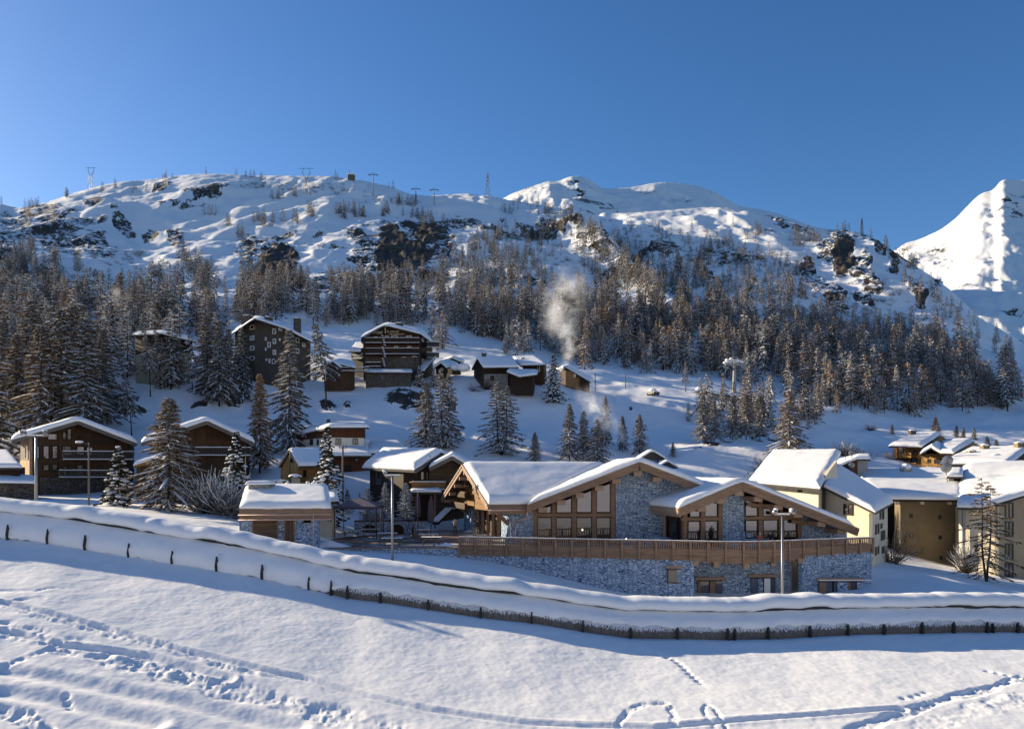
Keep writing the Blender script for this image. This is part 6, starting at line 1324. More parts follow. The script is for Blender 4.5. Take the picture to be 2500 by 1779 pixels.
r = thing('low_wall', (X_(950, 91), 91, 0), 'low blue stone wall with two fire niches at the back of the terrace', 'wall'); o = r.location
mb = MB(); x0, x1 = X_(865, 91), X_(1040, 91.4); mb.hexa([(x0, 91, -1), (x1, 91.4, -1), (x1, 92, -1), (x0, 91.6, -1), (x0, 91, 1.42), (x1, 91.4, 1.45), (x1, 92, 1.45), (x0, 91.6, 1.42)]); mb.build('stone_face', M['stone_blue'], r, o)
mb = MB(); mb.hexa([(x0, 90.95, 1.42), (x1, 91.35, 1.45), (x1, 92, 1.45), (x0, 91.6, 1.42), (x0, 90.95, 1.52), (x1, 91.35, 1.55), (x1, 92, 1.55), (x0, 91.6, 1.52)]); mb.build('coping', M['wood_dark'], r, o)
for px in (902, 970):
    x = X_(px, 91); mb = MB(); pts = [V3(x-.75, 90.93, .02), V3(x+.75, 90.93, .02), V3(x+.75, 90.93, .65)]+[V3(x+.75*math.cos(a), 90.93, .65+.42*math.sin(a)) for a in np.linspace(.3, 2.84, 7)]+[V3(x-.75, 90.93, .65)]; mb.prism(pts, (0, .08, 0)); mb.build('niche', M['wood_dark'], r, o)
r = thing('canopy', (X_(878, 86), 86, 0), 'purple grey square canopy with pitched top over the terrace tables', 'canopy'); mb = MB(); w = 2.35; zt, ze = Z_(1213, 86), Z_(1234, 86)
c4 = [(-w, -w), (w, -w), (w, w), (-w, w)]; mb.add([(x, y, ze) for x, y in c4]+[(0, 0, zt)], [(0, 1, 4), (1, 2, 4), (2, 3, 4), (3, 0, 4)]); mb.add([(x, y, ze-.03) for x, y in c4]+[(0, 0, zt-.05)], [(1, 0, 4), (2, 1, 4), (3, 2, 4), (0, 3, 4)]); mb.build('roof_cloth', M['canvas_top'], r)
mb = MB()
for (xa, ya), (xb, yb) in zip(c4, c4[1:]+c4[:1]): mb.hexa([(xa, ya, ze-.28), (xb, yb, ze-.28), (xb*.99, yb*.99, ze-.28), (xa*.99, ya*.99, ze-.28), (xa, ya, ze), (xb, yb, ze), (xb*.99, yb*.99, ze), (xa*.99, ya*.99, ze)])
mb.build('valance', M['canvas_dark'], r)
for x, y in c4: mb = MB(); mb.tube((x*.96, y*.96, 0), (x*.96, y*.96, ze), .05); mb.build('pole', M['metal_dark'], r)
mb = MB(); mb.tube((0, 0, zt-.1), (0, 0, zt+.45), .06); mb.build('finial', M['metal_dark'], r)
for k, px in enumerate((879, 891, 903, 916, 929)):
    p = V3(X_(px, 90.4), 90.4, .0); r = thing('wooden_stake', p, 'thin pale wooden stakes lined up under the canopy edge', 'stake', 'thin wooden stakes under the canopy'); mb = MB(); mb.tube((0, 0, 0), (.03*(k % 2), 0, Z_(1241, 90.4)), .05, .04); mb.build('shaft', M['wood_pale'], r)
def parasol(px, D, yb, yt, label):
    r = thing('closed_parasol', (X_(px, D), D, .02), label, 'parasol'); h = Z_(yt, D); zb = Z_(yb, D); mb = MB(); n = 12; P = []
    prof = [(zb, .30), (zb+.5, .40), (zb+(h-zb)*.45, .36), (zb+(h-zb)*.8, .26), (h-.1, .10), (h, .02)]
    for z, q in prof:
        for k in range(n): a = k/n*6.283; rr = q*(1 if k % 2 else .62); P.append((rr*math.cos(a), rr*math.sin(a), z))
    mb.add(P, [(j*n+k, j*n+(k+1) % n, (j+1)*n+(k+1) % n, (j+1)*n+k) for j in range(len(prof)-1) for k in range(n)]); mb.build('folded_cloth', M['canvas_dark'], r)
    mb = MB(); mb.tube((0, 0, 0), (0, 0, h+.12), .05); mb.build('pole', M['metal_dark'], r); mb = MB(); mb.tube((0, 0, 0), (0, 0, .12), .4, .36, 10); mb.build('base', M['concrete'], r)
parasol(1020, 88, 1262, 1203, 'left closed parasol, grey folded cloth, behind the low wall'); parasol(1052, 84, 1276, 1213, 'right closed parasol with bare pole foot on the terrace')
for i, (px, D, rx, ry, rz_, lb) in enumerate(((758, 74.4, 1.5, 1.0, .95, 'taller snow heap against the right wall of the stone hut'), (805, 75.4, 2.3, 1.0, .72, 'lower spread snow heap right of the hut'), (1088, 76.3, 1.25, .7, .32, 'small snow heap left of the balcony end'), (1160, 93.5, 1.6, 1.0, .5, 'snow heap at the foot of the back stone pillar'))):
    n = 26; g_ = np.linspace(-1.25, 1.25, n); GX, GY = np.meshgrid(g_, g_); R2 = np.sqrt(GX**2+GY**2); H_ = np.maximum(0, 1-R2+.16*fbm(GX*2.5+i*5, GY*2.5, 200+i, 4))**1.25*rz_+.05*fbm(GX*6, GY*6, 210+i, 2)*(R2 < .9)-.02
    V = np.stack([GX*rx, GY*ry, H_], -1).reshape(-1, 3); ii = np.arange(n*n).reshape(n, n); Q = np.stack([ii[:-1, :-1], ii[:-1, 1:], ii[1:, 1:], ii[1:, :-1]], -1).reshape(-1, 4)
    o = link(bpy.data.objects.new('snow_heap', np_mesh('snow_heap', V, Q, [M['snow_lump']], smooth_=True))); o.location = (X_(px, D), D, .02); tag(o, lb, 'snow heap')

def person(px, D, z, rz, label, pose, mats, h=1.74, hood=None, hat=None, name='person'):
    """one skinned body: mats = (trousers, jacket, hands/skin)"""
    k = h/1.74; J = {}; E = []; Rr = {}
    def j(nm, p, r, par=None):
        J[nm] = V3(*p)*k; Rr[nm] = r*k
        if par: E.append((par, nm))
    L = pose.get('legs', ((.10, 0, 0), (.10, 0, 0)))
    j('pelvis', (0, 0, .95), .155); j('belly', (0, -.01, 1.10), .155, 'pelvis'); j('chest', (0, -.01, 1.30), .175, 'belly'); j('neck', (0, -.01, 1.48), .065, 'chest'); hd = pose.get('head', (0, -.03))
    j('head', (hd[0], hd[1], 1.59), .092, 'neck'); j('crown', (hd[0], hd[1]+.01, 1.68), .080, 'head'); j('nose', (hd[0], hd[1]-.105, 1.585), .016, 'head')
    for s, (lx, st, kb) in zip((-1, 1), L):
        n = 'l' if s < 0 else 'r'; j('hip'+n, (s*.09, 0, .88), .105, 'pelvis'); j('knee'+n, (s*lx, -st*.5-kb, .49), .070, 'hip'+n); j('ank'+n, (s*lx, -st, .09), .048, 'knee'+n); j('toe'+n, (s*lx*1.1, -st-.17, .04), .045, 'ank'+n)
    for s, A in zip((-1, 1), pose['arms']):
        n = 'l' if s < 0 else 'r'; j('sho'+n, (s*.19, 0, 1.42), .075, 'chest'); j('elb'+n, (s*A[0][0], A[0][1], A[0][2]), .055, 'sho'+n); j('wri'+n, (s*A[1][0], A[1][1], A[1][2]), .036, 'elb'+n)
        d = (J['wri'+n]-J['elb'+n]).normalized(); side = V3(s, 0, 0); j('palm'+n, tuple((J['wri'+n]+d*.07*k)/k), .034, 'wri'+n)
        cr_ = d.cross(side); cr_ = cr_.normalized() if cr_.length > .01 else V3(0, 1, 0)
        for f in range(4): j('f%d%s' % (f, n), tuple((J['palm'+n]+d*(.085-.012*abs(f-1.3))*k+cr_*(f-1.5)*.02*k)/k), .010, 'palm'+n)
        j('th'+n, tuple((J['wri'+n]+d*.06*k-cr_*.05*k)/k), .011, 'wri'+n)
    nm = list(J); me = bpy.data.meshes.new('tmp'); me.from_pydata([tuple(J[q]) for q in nm], [(nm.index(a), nm.index(b)) for a, b in E], [])
    o = bpy.data.objects.new('tmp', me); COL.objects.link(o); o.modifiers.new('s', 'SKIN'); sv = me.skin_vertices[0].data
    for i, q in enumerate(nm): sv[i].radius = (Rr[q], Rr[q]); sv[i].use_root = q == 'pelvis'
    o.modifiers.new('u', 'SUBSURF').levels = 2
    dg = bpy.context.evaluated_depsgraph_get(); m2 = bpy.data.meshes.new_from_object(o.evaluated_get(dg)); bpy.data.objects.remove(o)
    r = thing(name, V3(X_(px, D), D, z), label, 'person', None, rz); m2.name = 'body'; m2.materials.clear()
    for q in mats: m2.materials.append(M[q])
    wr = [J['wril'], J['wrir']]
    for p in m2.polygons:
        c = p.center; p.use_smooth = True
        p.material_index = 2 if (c.z > 1.50*k and (c-J['head']).length < .3*k or min((c-w_).length for w_ in wr) < .11*k and min((c-w_).length for w_ in wr) < min((c-J['elbl']).length, (c-J['elbr']).length)) else (0 if c.z < .92*k and abs(c.x) < .26 else 1)
    link(bpy.data.objects.new('body', m2), r)
    H = J['head']; mb = MB()
    mb.ball((H.x, H.y+.025, H.z+.055*k), .105*k, .11*k, .095*k, 12, 8)
    mb.build(hat or 'hair', M[hood or 'cloth_black'], r)
    for s in (-1, 1): mb = MB(); mb.ball((H.x+s*.035, H.y-.088, H.z+.02), .011, .008, .009, 6, 4); mb.build('eye', M['rubber'], r)
    return r
down = [((.27, .02, 1.14), (.29, -.08, .90))]*2; cam_p = [((.28, -.18, 1.27), (.08, -.24, 1.52))]*2; rail_p = [((.27, -.10, 1.18), (.16, -.32, 1.08))]*2; walk = [((.27, .12, 1.15), (.28, .10, .92)), ((.27, -.12, 1.15), (.26, -.26, .95))]
wl = ((.10, .22, .02), (.10, -.25, .05)); st = ((.11, .0, .01), (.11, .02, .01))
person(996, 83.4, .03, -.5, 'person in a pale blue jacket and dark trousers walking past the low wall', dict(arms=walk, legs=wl), ('cloth_blue', 'cloth_blue', 'skin'), 1.80, 'cloth_black')
person(1008, 85.2, .03, 1.1, 'person in dark clothes bending forward behind the one in pale blue', dict(arms=[((.25, -.30, 1.05), (.22, -.40, .78))]*2, legs=wl, head=(0, -.14)), ('cloth_black', 'cloth_brown', 'skin'), 1.45, 'cloth_black')
person(1111, 91, .03, .25, 'person in cream top lifting both hands to the face on the terrace', dict(arms=cam_p, legs=((.14, .05, .01), (.14, -.05, .01))), ('cloth_brown', 'cloth_cream', 'skin'), 1.72, 'cloth_brown')
person(1159, 88.5, .03, -.6, 'person in blue jacket and pale trousers beside the timber wall', dict(arms=down, legs=st), ('cloth_cream', 'cloth_blue', 'skin'), 1.70, 'cloth_black'); person(1166, 89.2, .03, .3, 'person in olive coat standing right of the one in blue jacket', dict(arms=down, legs=st), ('cloth_cream', 'cloth_brown', 'skin'), 1.70, 'cloth_brown')
person(1855, 71.4, .03, .15, 'person with pale teal bobble hat and scarf behind the balcony rail', dict(arms=rail_p, legs=st), ('cloth_black', 'cloth_red', 'skin'), 1.66, 'cloth_teal', 'hat'); person(1880, 71.6, .03, -.2, 'person in black parka with brown fur hood at the balcony rail', dict(arms=rail_p, legs=st), ('cloth_black', 'cloth_black', 'skin'), 1.74, 'cloth_brown', 'hood')
person(1735, 74.3, .03, .2, 'figure coloured black for the silhouette in the right hand glass door', dict(arms=[((.24, -.08, 1.16), (.12, -.24, 1.12))]*2, legs=st), ('cloth_black', 'cloth_black', 'cloth_black'), 1.78, 'cloth_black', 'hood')  # all-black colour stands in for the dark silhouette in the glass

# ------------------------------------------------------------------ lamp masts, poles, vehicles
def mast(px, D, ytop, z0, label, lamps, r0=.13, matn='metal_grey', bar=1.3):
    r = thing('lamp_mast', (X_(px, D), D, z0), label, 'lamp post'); h = Z_(ytop, D)-z0; mb = MB(); mb.tube((0, 0, -.5), (0, 0, h), r0, r0*.75, 10); mb.build('pole', M[matn], r)
    mb = MB(); mb.beam((-bar/2, 0, h), (bar/2, 0, h), .10, .10); mb.build('crossbar', M['metal_grey'], r); mb = MB(); mb.beam((-bar/2, 0, h+.08), (bar/2, 0, h+.08), .13, .07); mb.build('bar_snow', M['snow'], r)
    for i, (x, kind) in enumerate(lamps):
        mb = MB(); a = .5 if x > 0 else -.5
        if kind == 'flood': mb.tube((x, -.10, h+.30), (x+a*.5, -.45, h+.20), .14, .20, 10); mb.beam((x, 0, h), (x, -.1, h+.3), .08, .08)
        else: mb.ball((x, -.05, h+.32), .22, .16, .22, 10, 8); mb.tube((x, 0, h), (x, -.05, h+.2), .05)
        f = mb.build('floodlight', M['metal_grey'], r); mb = MB(); mb.ball((x+a*.15, -.22, h+.43), .17, .22, .09, 10, 6, 0, i, .06); mb.build('lamp_snow', M['snow'], f)
    return r
mast(88, 62, 1064, gz(X_(88, 62), 62), 'grey floodlight mast in front of the leftmost chalet', [(-.75, 'flood'), (.75, 'flood')], .12, bar=1.8)
mast(958, 66, 1161, gz(X_(958, 66), 66), 'grey lamp mast standing in front of the terrace tables', [(-.6, 'round')], .12, bar=1.3); mast(1910, 60, 1256, gz(X_(1910, 60), 60)-1, 'grey floodlight mast in front of the restaurant balcony', [(-.5, 'flood'), (.55, 'flood')], .11, bar=1.1)
r = thing('street_lamp', (X_(217, 78), 78, gz(X_(217, 78), 78)), 'thin dark street lamp with one drooping arm before the leftmost chalet', 'street lamp'); h = Z_(1080, 78)-r.location.z; mb = MB(); mb.tube((0, 0, -.4), (0, 0, h), .11, .07, 8); mb.build('pole', M['wood_grey'], r); mb = MB(); mb.tube((0, 0, h-.15), (-.55, 0, h-.02), .04); mb.build('arm', M['metal_dark'], r); mb = MB(); mb.ball((-.95, 0, h), .42, .18, .10, 10, 6); f = mb.build('lamp_head', M['metal_grey'], r); mb = MB(); mb.ball((-.95, 0, h+.10), .42, .2, .09, 10, 6); mb.build('lamp_snow', M['snow'], f)
for px, D, yt, yb, rr, lb in ((837, 98, 1088, 1195, .14, 'wooden utility pole between the snow laden spruce and the brown wing'), (600, 96, 1113, 1190, .06, 'thin dark post left of the digger'), (708, 103.6, 1093, 1136, .07, 'thin post before the yellow barn gable'), (1453, 206, 912, 957, .14, 'wooden pole on the slope right of the small barn'), (1313, 196, 938, 987, .16, 'dark pole left of the snow plastered spruce'), (1674, 215, 917, 957, .16, 'wooden pole left of the lift tower'), (1527, 212, 914, 932, .12, 'short post on the crest of the ski slope'), (1819, 200, 935, 965, .10, 'short wooden pole right of the lift tower'), (2032, 121, 1090, 1140, .05, 'thin aerial rod beside the dishes'), (2064, 121, 1092, 1142, .05, 'second thin aerial rod beside the dishes'), (1004, 125, 1068, 1110, .05, 'thin rod on the snowy roof behind the timber chalet')):
    z0 = Z_(yb, D); r = thing('utility_pole' if rr > .1 else 'thin_post', (X_(px, D), D, z0), lb, 'pole'); mb = MB(); h = Z_(yt, D)-z0; mb.tube((0, 0, -2), (0, 0, h), rr, rr*.8, 8); mb.build('shaft', M['wood_grey' if rr > .1 else 'metal_dark'], r)
    if px == 837: mb = MB(); mb.beam((-.5, 0, h-.25), (.5, 0, h-.25), .1, .1); mb.tube((-.4, 0, h-.2), (-.4, 0, h+.1), .06); mb.tube((.4, 0, h-.2), (.4, 0, h+.1), .06); mb.build('insulator_arm', M['wood_grey'], r)
D = 100.5; g = min(gz(X_(715, D), D), Z_(1188, D))
r = thing('excavator', (X_(712, D), D, g), 'dark yellow snow dusted digger parked before the yellow barn', 'excavator', None, .25)
for s in (-1, 1):
    mb = MB(); pts = [(-2.0, s*1.1-.3, .45), (-1.7, s*1.1-.3, .05), (1.7, s*1.1-.3, .05), (2.0, s*1.1-.3, .45), (1.7, s*1.1-.3, .85), (-1.7, s*1.1-.3, .85)]; mb.prism(pts, (0, .6, 0)); mb.build('track', M['rubber'], r)
mb = MB(); mb.box(-2.3, 1.5, -1.2, 1.2, .95, 1.35); mb.box(-2.3, -.3, -1.2, 1.2, 1.35, 2.25); mb.box(-2.1, -.4, -1.0, 1.0, 2.25, 2.4); mb.build('body', M['machine'], r)
mb = MB(); mb.hexa([(-.2, -1.2, 1.35), (1.4, -1.2, 1.35), (1.4, .1, 1.35), (-.2, .1, 1.35), (-.2, -1.15, 3.0), (1.1, -1.15, 3.0), (1.1, .05, 3.0), (-.2, .05, 3.0)]); c_ = mb.build('cab', M['metal_dark'], r)
mb = MB(); mb.add([(0, -1.22, 1.9), (1.15, -1.22, 1.9), (.98, -1.17, 2.8), (0, -1.17, 2.8)], [(0, 1, 2, 3)]); mb.build('window', M['glass_dim'], c_)
mb = MB(); mb.ball((.45, -.55, 3.02), .85, .7, .28, 12, 6); mb.build('cab_snow', M['snow'], c_); mb = MB(); mb.ball((-1.3, 0, 2.4), .9, 1.0, .2, 12, 6); mb.build('body_snow', M['snow'], r)
mb = MB(); mb.beam((1.3, .55, 1.5), (2.6, .55, 2.9), .4, .5); mb.beam((2.6, .55, 2.9), (3.7, .55, 2.0), .35, .42); mb.build('boom', M['machine'], r); mb = MB(); mb.beam((3.7, .55, 2.1), (3.4, .55, .7), .3, .35); mb.build('arm', M['machine'], r); mb = MB(); mb.prism([(3.0, .05, .75), (3.8, .05, .75), (3.9, .05, .2), (3.3, .05, .0), (2.9, .05, .35)], (0, 1.0, 0)); mb.build('bucket', M['rubber'], r)
D = 96; r = thing('van', (X_(676, D), D, Z_(1192, D)), 'small white van behind the snowy chimney of the hut', 'van', None, .1)
mb = MB(); mb.hexa([(-.45, -1.2, .3), (.45, -1.2, .3), (.45, 1.3, .3), (-.45, 1.3, .3), (-.42, -1.15, 1.0), (.42, -1.15, 1.0), (.42, 1.3, 1.0), (-.42, 1.3, 1.0)]); bd = mb.build('body', M['white_paint'], r); mb = MB(); mb.add([(-.33, -1.185, .58), (.33, -1.185, .58), (.32, -1.165, .93), (-.32, -1.165, .93)], [(0, 1, 2, 3)]); mb.build('window', M['glass_dim'], bd)
for s in (-1, 1):
    for y in (-.8, .8): mb = MB(); mb.tube((s*.42, y, .25), (s*.5, y, .25), .25, n=10); mb.build('wheel', M['rubber'], r)
mb = MB(); mb.ball((0, 0, 1.0), .42, 1.1, .12, 10, 6); mb.build('roof_snow', M['snow'], r)
mb = MB(); rr = random.Random(5)
for k in range(60): px = rr.uniform(686, 792); D = 98+rr.uniform(-1, 2); p = W(px, 1190-abs(rr.gauss(0, 6)), D); q = rr.uniform(.18, .42); mb.ball(p, q, q, q*.8, 7, 5, 0, k, .18)
tag(mb.build('snow_clods', M['snow_lump']), 'ridge of ploughed snow clods in front of the digger', None, None, 'stuff')
D = 205; r = thing('parked_car', (X_(1594, D), D, gz(X_(1594, D), D)), 'snow buried parked car at the edge of the forest', 'car', None, .5)
mb = MB(); mb.box(-1.0, 1.0, -1.6, 1.6, .3, .85); mb.hexa([(-.9, -.9, .85), (.9, -.9, .85), (.9, 1.2, .85), (-.9, 1.2, .85), (-.75, -.5, 1.4), (.75, -.5, 1.4), (.75, .9, 1.4), (-.75, .9, 1.4)]); mb.build('body', M['metal_dark'], r); mb = MB(); mb.ball((0, .1, 1.45), 1.0, 1.2, .45, 12, 6); mb.ball((0, -1.1, .95), .9, .6, .3, 10, 6); mb.build('roof_snow', M['snow'], r)
for s in (-1, 1):
    for y in (-1, 1): mb = MB(); mb.tube((s*.85, y, .3), (s*1.02, y, .3), .3, n=10); mb.build('wheel', M['rubber'], r)

# ------------------------------------------------------------------ ski lift and power line
def lift_tower(px, yb, yt, label, D=None, r0=.45, arm=4.5, snow=True, tilt=0):
    D = D or gpt(px, yb); z0 = gz(X_(px, D), D)-.5; z0 = min(z0, Z_(yb, D)); r = thing('lift_tower', (X_(px, D), D, z0), label, 'lift tower'); h = Z_(yt, D)-z0
    mb = MB(); mb.tube((0, 0, -1), (tilt*h, 0, h), r0, r0*.7, 10); mb.build('column', M['concrete'], r); x = tilt*h; mb = MB(); mb.beam((x-arm/2, 0, h), (x+arm/2, 0, h-.2), r0*1.2, r0*1.1)
    for s in (-1, 1): mb.beam((x+s*arm*.45-r0*3*.5, -1.5, h-r0*1.4), (x+s*arm*.45+r0*3*.5, 1.5, h-r0*1.4), r0*.8, r0*1.1)
    mb.beam((x-arm*.3, 0, h), (x-arm*.1, 0, h+r0*3), r0*.4, r0*.4); mb.beam((x+arm*.3, 0, h), (x+arm*.1, 0, h+r0*3), r0*.4, r0*.4); mb.beam((x-arm*.15, 0, h+r0*3), (x+arm*.15, 0, h+r0*3), r0*.4, r0*.4); mb.build('crossarm', M['metal_grey'], r)
    if snow:
        mb = MB(); q = random.Random(int(px))
        for k in range(14): t_ = q.uniform(-.5, .5); mb.ball((x+t_*arm*1.05, q.uniform(-.6, .6), h+r0*(.5+abs(q.gauss(0, .8)))), r0*.9, r0*.9, r0*.6, 7, 5, 0, k, .15)
        mb.build('arm_snow', M['snow_lump'], r)
    return V3(X_(px, D)+x, D, z0+h)
LT = [lift_tower(1791, 966, 888, 'big snow caked lift tower on the concrete ledge above the ski slope', 208, .62, 5.2, tilt=.035)]
for px, yb, yt, lb in ((1167, 640, 576, 'lift tower halfway up the slope above the centre forest'), (1060, 500, 463, 'right lift tower of the pair on the skyline'), (1015, 492, 461, 'left lift tower of the pair on the skyline'), (911, 478, 426, 'tall lift tower on the snowy shoulder below the summit hut')): LT.append(lift_tower(px, yb, yt, lb, None, 0.65 if yb < 520 else .5, 11 if yb < 520 else 8, False, .03 if px == 1167 else 0))
for k, dx in enumerate((-2.2, 2.2)):
    mb = MB()
    for a, b_ in zip(LT[:3], LT[1:3]):
        for q in range(8):
            p0, p1 = a.lerp(b_, q/8)+V3(dx, 0, -14*math.sin(math.pi*q/8)), a.lerp(b_, (q+1)/8)+V3(dx, 0, -14*math.sin(math.pi*(q+1)/8)); mb.tube(p0, p1, .035, n=4)
    tag(mb.build('lift_cable', M['metal_dark']), ('upper' if k else 'lower')+' steel lift cable crossing the right forest to the lift tower', 'cable')
def pylon(px, yb, yt, label, kind, D=None):
    D = D or gpt(px, yb+4); z0 = min(gz(X_(px, D), D), Z_(yb, D)); h = Z_(yt, D)-z0; r = thing('power_pylon', (X_(px, D), D, z0), label, 'pylon'); t_ = .32; mb = MB(); wb = h*.13
    if kind == 'spire': lv = [(0, wb), (.25, wb*.72), (.5, wb*.48), (.72, wb*.30), (.88, wb*.18), (1, .1)]
    elif kind == 'thin': lv = [(0, wb*.6), (.3, wb*.45), (.6, wb*.3), (.85, wb*.2), (1, .1)]
    else: lv = [(0, wb), (.3, wb*.62), (.55, wb*.45), (.62, wb*.42)]
    for (a, wa), (b_, wb_) in zip(lv, lv[1:]):
        for sx, sy in ((-1, -1), (1, -1), (1, 1), (-1, 1)): mb.beam((sx*wa, sy*wa, a*h), (sx*wb_, sy*wb_, b_*h), t_, t_)
        for s in (-1, 1): mb.beam((-wa, s*wa, a*h), (wb_, s*wb_, b_*h), t_*.6, t_*.6); mb.beam((wa, s*wa, a*h), (-wb_, s*wb_, b_*h), t_*.6, t_*.6)
    mb.build('lattice', M['metal_dark'], r); mb = MB()
    if kind == 'y':
        for s in (-1, 1): mb.beam((s*wb*.42, 0, .62*h), (s*wb*1.15, 0, .80*h), t_, t_); mb.beam((s*wb*1.15, 0, .80*h), (s*wb*.75, 0, .97*h), t_, t_); mb.beam((s*wb*.1, 0, .62*h), (s*wb*.95, 0, .84*h), t_*.7, t_*.7)
        mb.beam((-wb*2.0, 0, .96*h), (wb*2.0, 0, .96*h), t_, t_); mb.beam((-wb*.75, 0, .97*h), (-wb*.6, 0, 1.0*h), t_, t_); mb.beam((wb*.75, 0, .97*h), (wb*.6, 0, 1.0*h), t_, t_)
    else:
        for f, l_ in ((.62, .6), (.76, .5), (.88, .38)): mb = MB(); mb.beam((-wb*l_, 0, f*h), (wb*l_, 0, f*h), t_, t_); mb.build('arm', M['metal_dark'], r)
        return
    mb.build('arm', M['metal_dark'], r)
pylon(222, 455, 408, 'lattice pylon with forked head on the left skyline', 'y'); pylon(748, 474, 409, 'lattice pylon standing in the snow just below the skyline', 'y'); pylon(1191, 474, 420, 'tall pointed lattice pylon on the rounded snow knoll', 'spire'); pylon(2104, 566, 532, 'thin lattice mast on the right rock shoulder', 'thin')
pylon(1507, 538, 510, 'faint thin mast on the open snow below the summits', 'thin', 1150); pylon(1841, 560, 530, 'faint thin mast on the snow right of the summits', 'thin', 1050)
D = gpt(858, 440); r = thing('summit_hut', (X_(858, D), D, gz(X_(858, D), D)), 'small dark lift hut on the skyline', 'hut'); mb = MB(); mb.box(-4, 4, -4, 4, -2, 6); mb.build('wall', M['wood_grey'], r); mb = MB(); mb.box(-5, 5, -5, 5, 6, 7.2); mb.build('roof_snow', M['snow'], r); mb = MB(); mb.tube((-3, 0, 6), (-3, 0, 14), .35); mb.build('aerial', M['metal_dark'], r)
D = 212; b = Bld('retaining_ledge', 'low concrete ledge under the big lift tower', 'wall', 1770, D, Z_(966, D)); b.wall([(1700, 208, 952), (1735, 206, 958), (1800, 205, 968), (1812, 215, 966)], Z_(990, D), 'concrete', 'wall', 5); b.roof([(1698, 953, 207.5), (1735, 959, 205.5), (1802, 969, 204.5)], [(1700, 948, 216), (1740, 952, 216), (1806, 960, 216)], .6, seed=95, n=12, m=8)
r = thing('piste_marker', (X_(2425, 300), 300, gz(X_(2425, 300), 300)), 'small red piste pole on the open snow at the right', 'pole'); mb = MB(); mb.tube((0, 0, -.3), (0, 0, 3.2), .16); mb.build('shaft', M['red_paint'], r)
r = thing('piste_marker', (X_(2494, 330), 330, gz(X_(2494, 330), 330)), 'orange snow gun at the right edge below the forest', 'snow gun'); mb = MB(); mb.tube((0, 0, -.3), (0, 0, 3), .14); mb.tube((-.2, 0, 2.6), (1.5, 0, 6.5), .12); mb.ball((0, 0, 1.5), .8, .8, 1.3, 8, 6); mb.build('shaft', M['red_paint'], r); r.name = 'snow_gun'

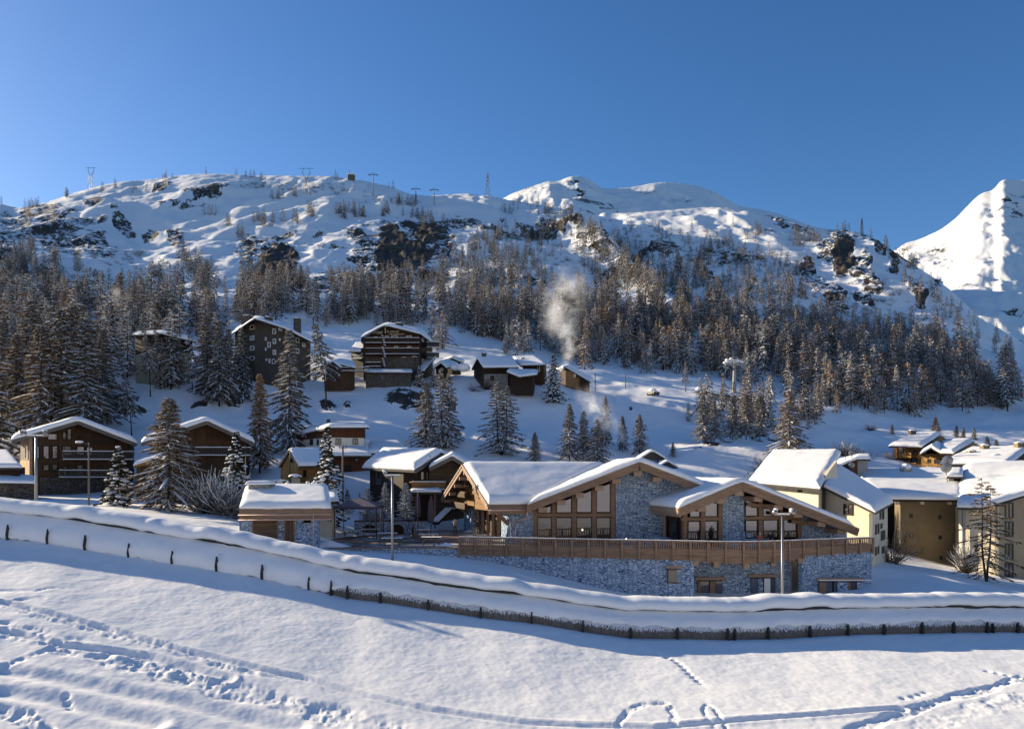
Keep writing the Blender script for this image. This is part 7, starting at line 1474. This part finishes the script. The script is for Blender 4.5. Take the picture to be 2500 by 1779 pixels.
# ------------------------------------------------------------------ chimney smoke
def smoke(label, pts, dens, seed, name='smoke'):
    """pts: (px, py, D, radius in metres) along the plume"""
    rr = random.Random(seed); me = bpy.data.meshes.new(name); bm = bmesh.new(); P = [(W(a, b_, c_), r_) for a, b_, c_, r_ in pts]
    for (p, r0), (q, r1) in zip(P, P[1:]):
        n = max(2, int((q-p).length/(min(r0, r1)*.75)))
        for k in range(n+1):
            t_ = k/n; r_ = (r0+(r1-r0)*t_)*1.45; c_ = p.lerp(q, t_)+V3(rr.uniform(-.2, .2), rr.uniform(-.2, .2), rr.uniform(-.2, .2))*r_
            bmesh.ops.create_icosphere(bm, subdivisions=2, radius=r_, matrix=Matrix.Translation(c_))
    bm.to_mesh(me); bm.free(); o = link(bpy.data.objects.new(name, me)); md = o.modifiers.new('r', 'REMESH'); md.mode = 'VOXEL'; md.voxel_size = max(.15, min(r_ for *_, r_ in pts)*.3)
    dg = bpy.context.evaluated_depsgraph_get(); m2 = bpy.data.meshes.new_from_object(o.evaluated_get(dg)); bpy.data.objects.remove(o); m2.name = name; o = link(bpy.data.objects.new(name, m2))
    mt = bpy.data.materials.new(name+'_air'); mt.use_nodes = True; nt_ = mt.node_tree; nt_.nodes.clear(); out = nt_.nodes.new('ShaderNodeOutputMaterial'); v = nt_.nodes.new('ShaderNodeVolumePrincipled'); nt_.links.new(v.outputs[0], out.inputs['Volume']); v.inputs['Color'].default_value = (1, 1, 1, 1); v.inputs['Anisotropy'].default_value = .3
    tc = nt_.nodes.new('ShaderNodeTexCoord'); no = nt_.nodes.new('ShaderNodeTexNoise'); no.inputs['Scale'].default_value = .55/max(.6, sum(r_ for *_, r_ in pts)/len(pts))*1.4; no.inputs['Detail'].default_value = 5; no.inputs['Roughness'].default_value = .65; no.inputs['Distortion'].default_value = .6; nt_.links.new(tc.outputs['Object'], no.inputs['Vector'])
    rp_ = nt_.nodes.new('ShaderNodeMapRange'); rp_.inputs['From Min'].default_value = .44; rp_.inputs['From Max'].default_value = .74; rp_.inputs['To Max'].default_value = dens; nt_.links.new(no.outputs[0], rp_.inputs['Value'])
    def mth(op, a_, b__):
        q = nt_.nodes.new('ShaderNodeMath'); q.operation = op
        for i_, v_ in enumerate((a_, b__)):
            if isinstance(v_, (int, float)): q.inputs[i_].default_value = v_
            else: nt_.links.new(v_, q.inputs[i_])
        return q.outputs[0]
    ge_ = nt_.nodes.new('ShaderNodeNewGeometry'); tot = None; full = []
    for (p, r0), (q_, r1) in zip(P, P[1:]): full += [(p.lerp(q_, t_), r0+(r1-r0)*t_) for t_ in (0, .5)]
    full.append(P[-1])
    for i_, (c_, r_) in enumerate(full):
        ds_ = nt_.nodes.new('ShaderNodeVectorMath'); ds_.operation = 'DISTANCE'; nt_.links.new(ge_.outputs['Position'], ds_.inputs[0]); ds_.inputs[1].default_value = c_
        g_ = mth('EXPONENT', mth('MULTIPLY', mth('POWER', mth('DIVIDE', ds_.outputs['Value'], r_), 2.0), -1.6), 0); g_ = mth('MULTIPLY', g_, 1.0-.75*i_/(len(full)-1))
        tot = g_ if tot is None else mth('MAXIMUM', tot, g_)
    nt_.links.new(mth('MULTIPLY', tot, rp_.outputs[0]), v.inputs['Density'])
    o.data.materials.clear(); o.data.materials.append(mt); tag(o, label, None, None, 'stuff')
smoke('wide white smoke plume drifting up before the right forest', [(1382, 888, 206, 1.0), (1392, 850, 207, 2.0), (1384, 815, 208, 3.0), (1366, 775, 210, 4.2), (1372, 740, 212, 5.0), (1392, 690, 214, 5.0)], .6, 1)
smoke('narrow white smoke trail leaning over the dark larches', [(1540, 1092, 135, .6), (1515, 1062, 135, 1.1), (1485, 1035, 135, 1.6), (1455, 1000, 136, 2.0), (1430, 968, 140, 1.6)], 2.2, 2)
smoke('small round smoke puff over the left forest', [(296, 742, 250, 1.6), (290, 724, 250, 3.0), (284, 714, 250, 2.2)], .22, 3)
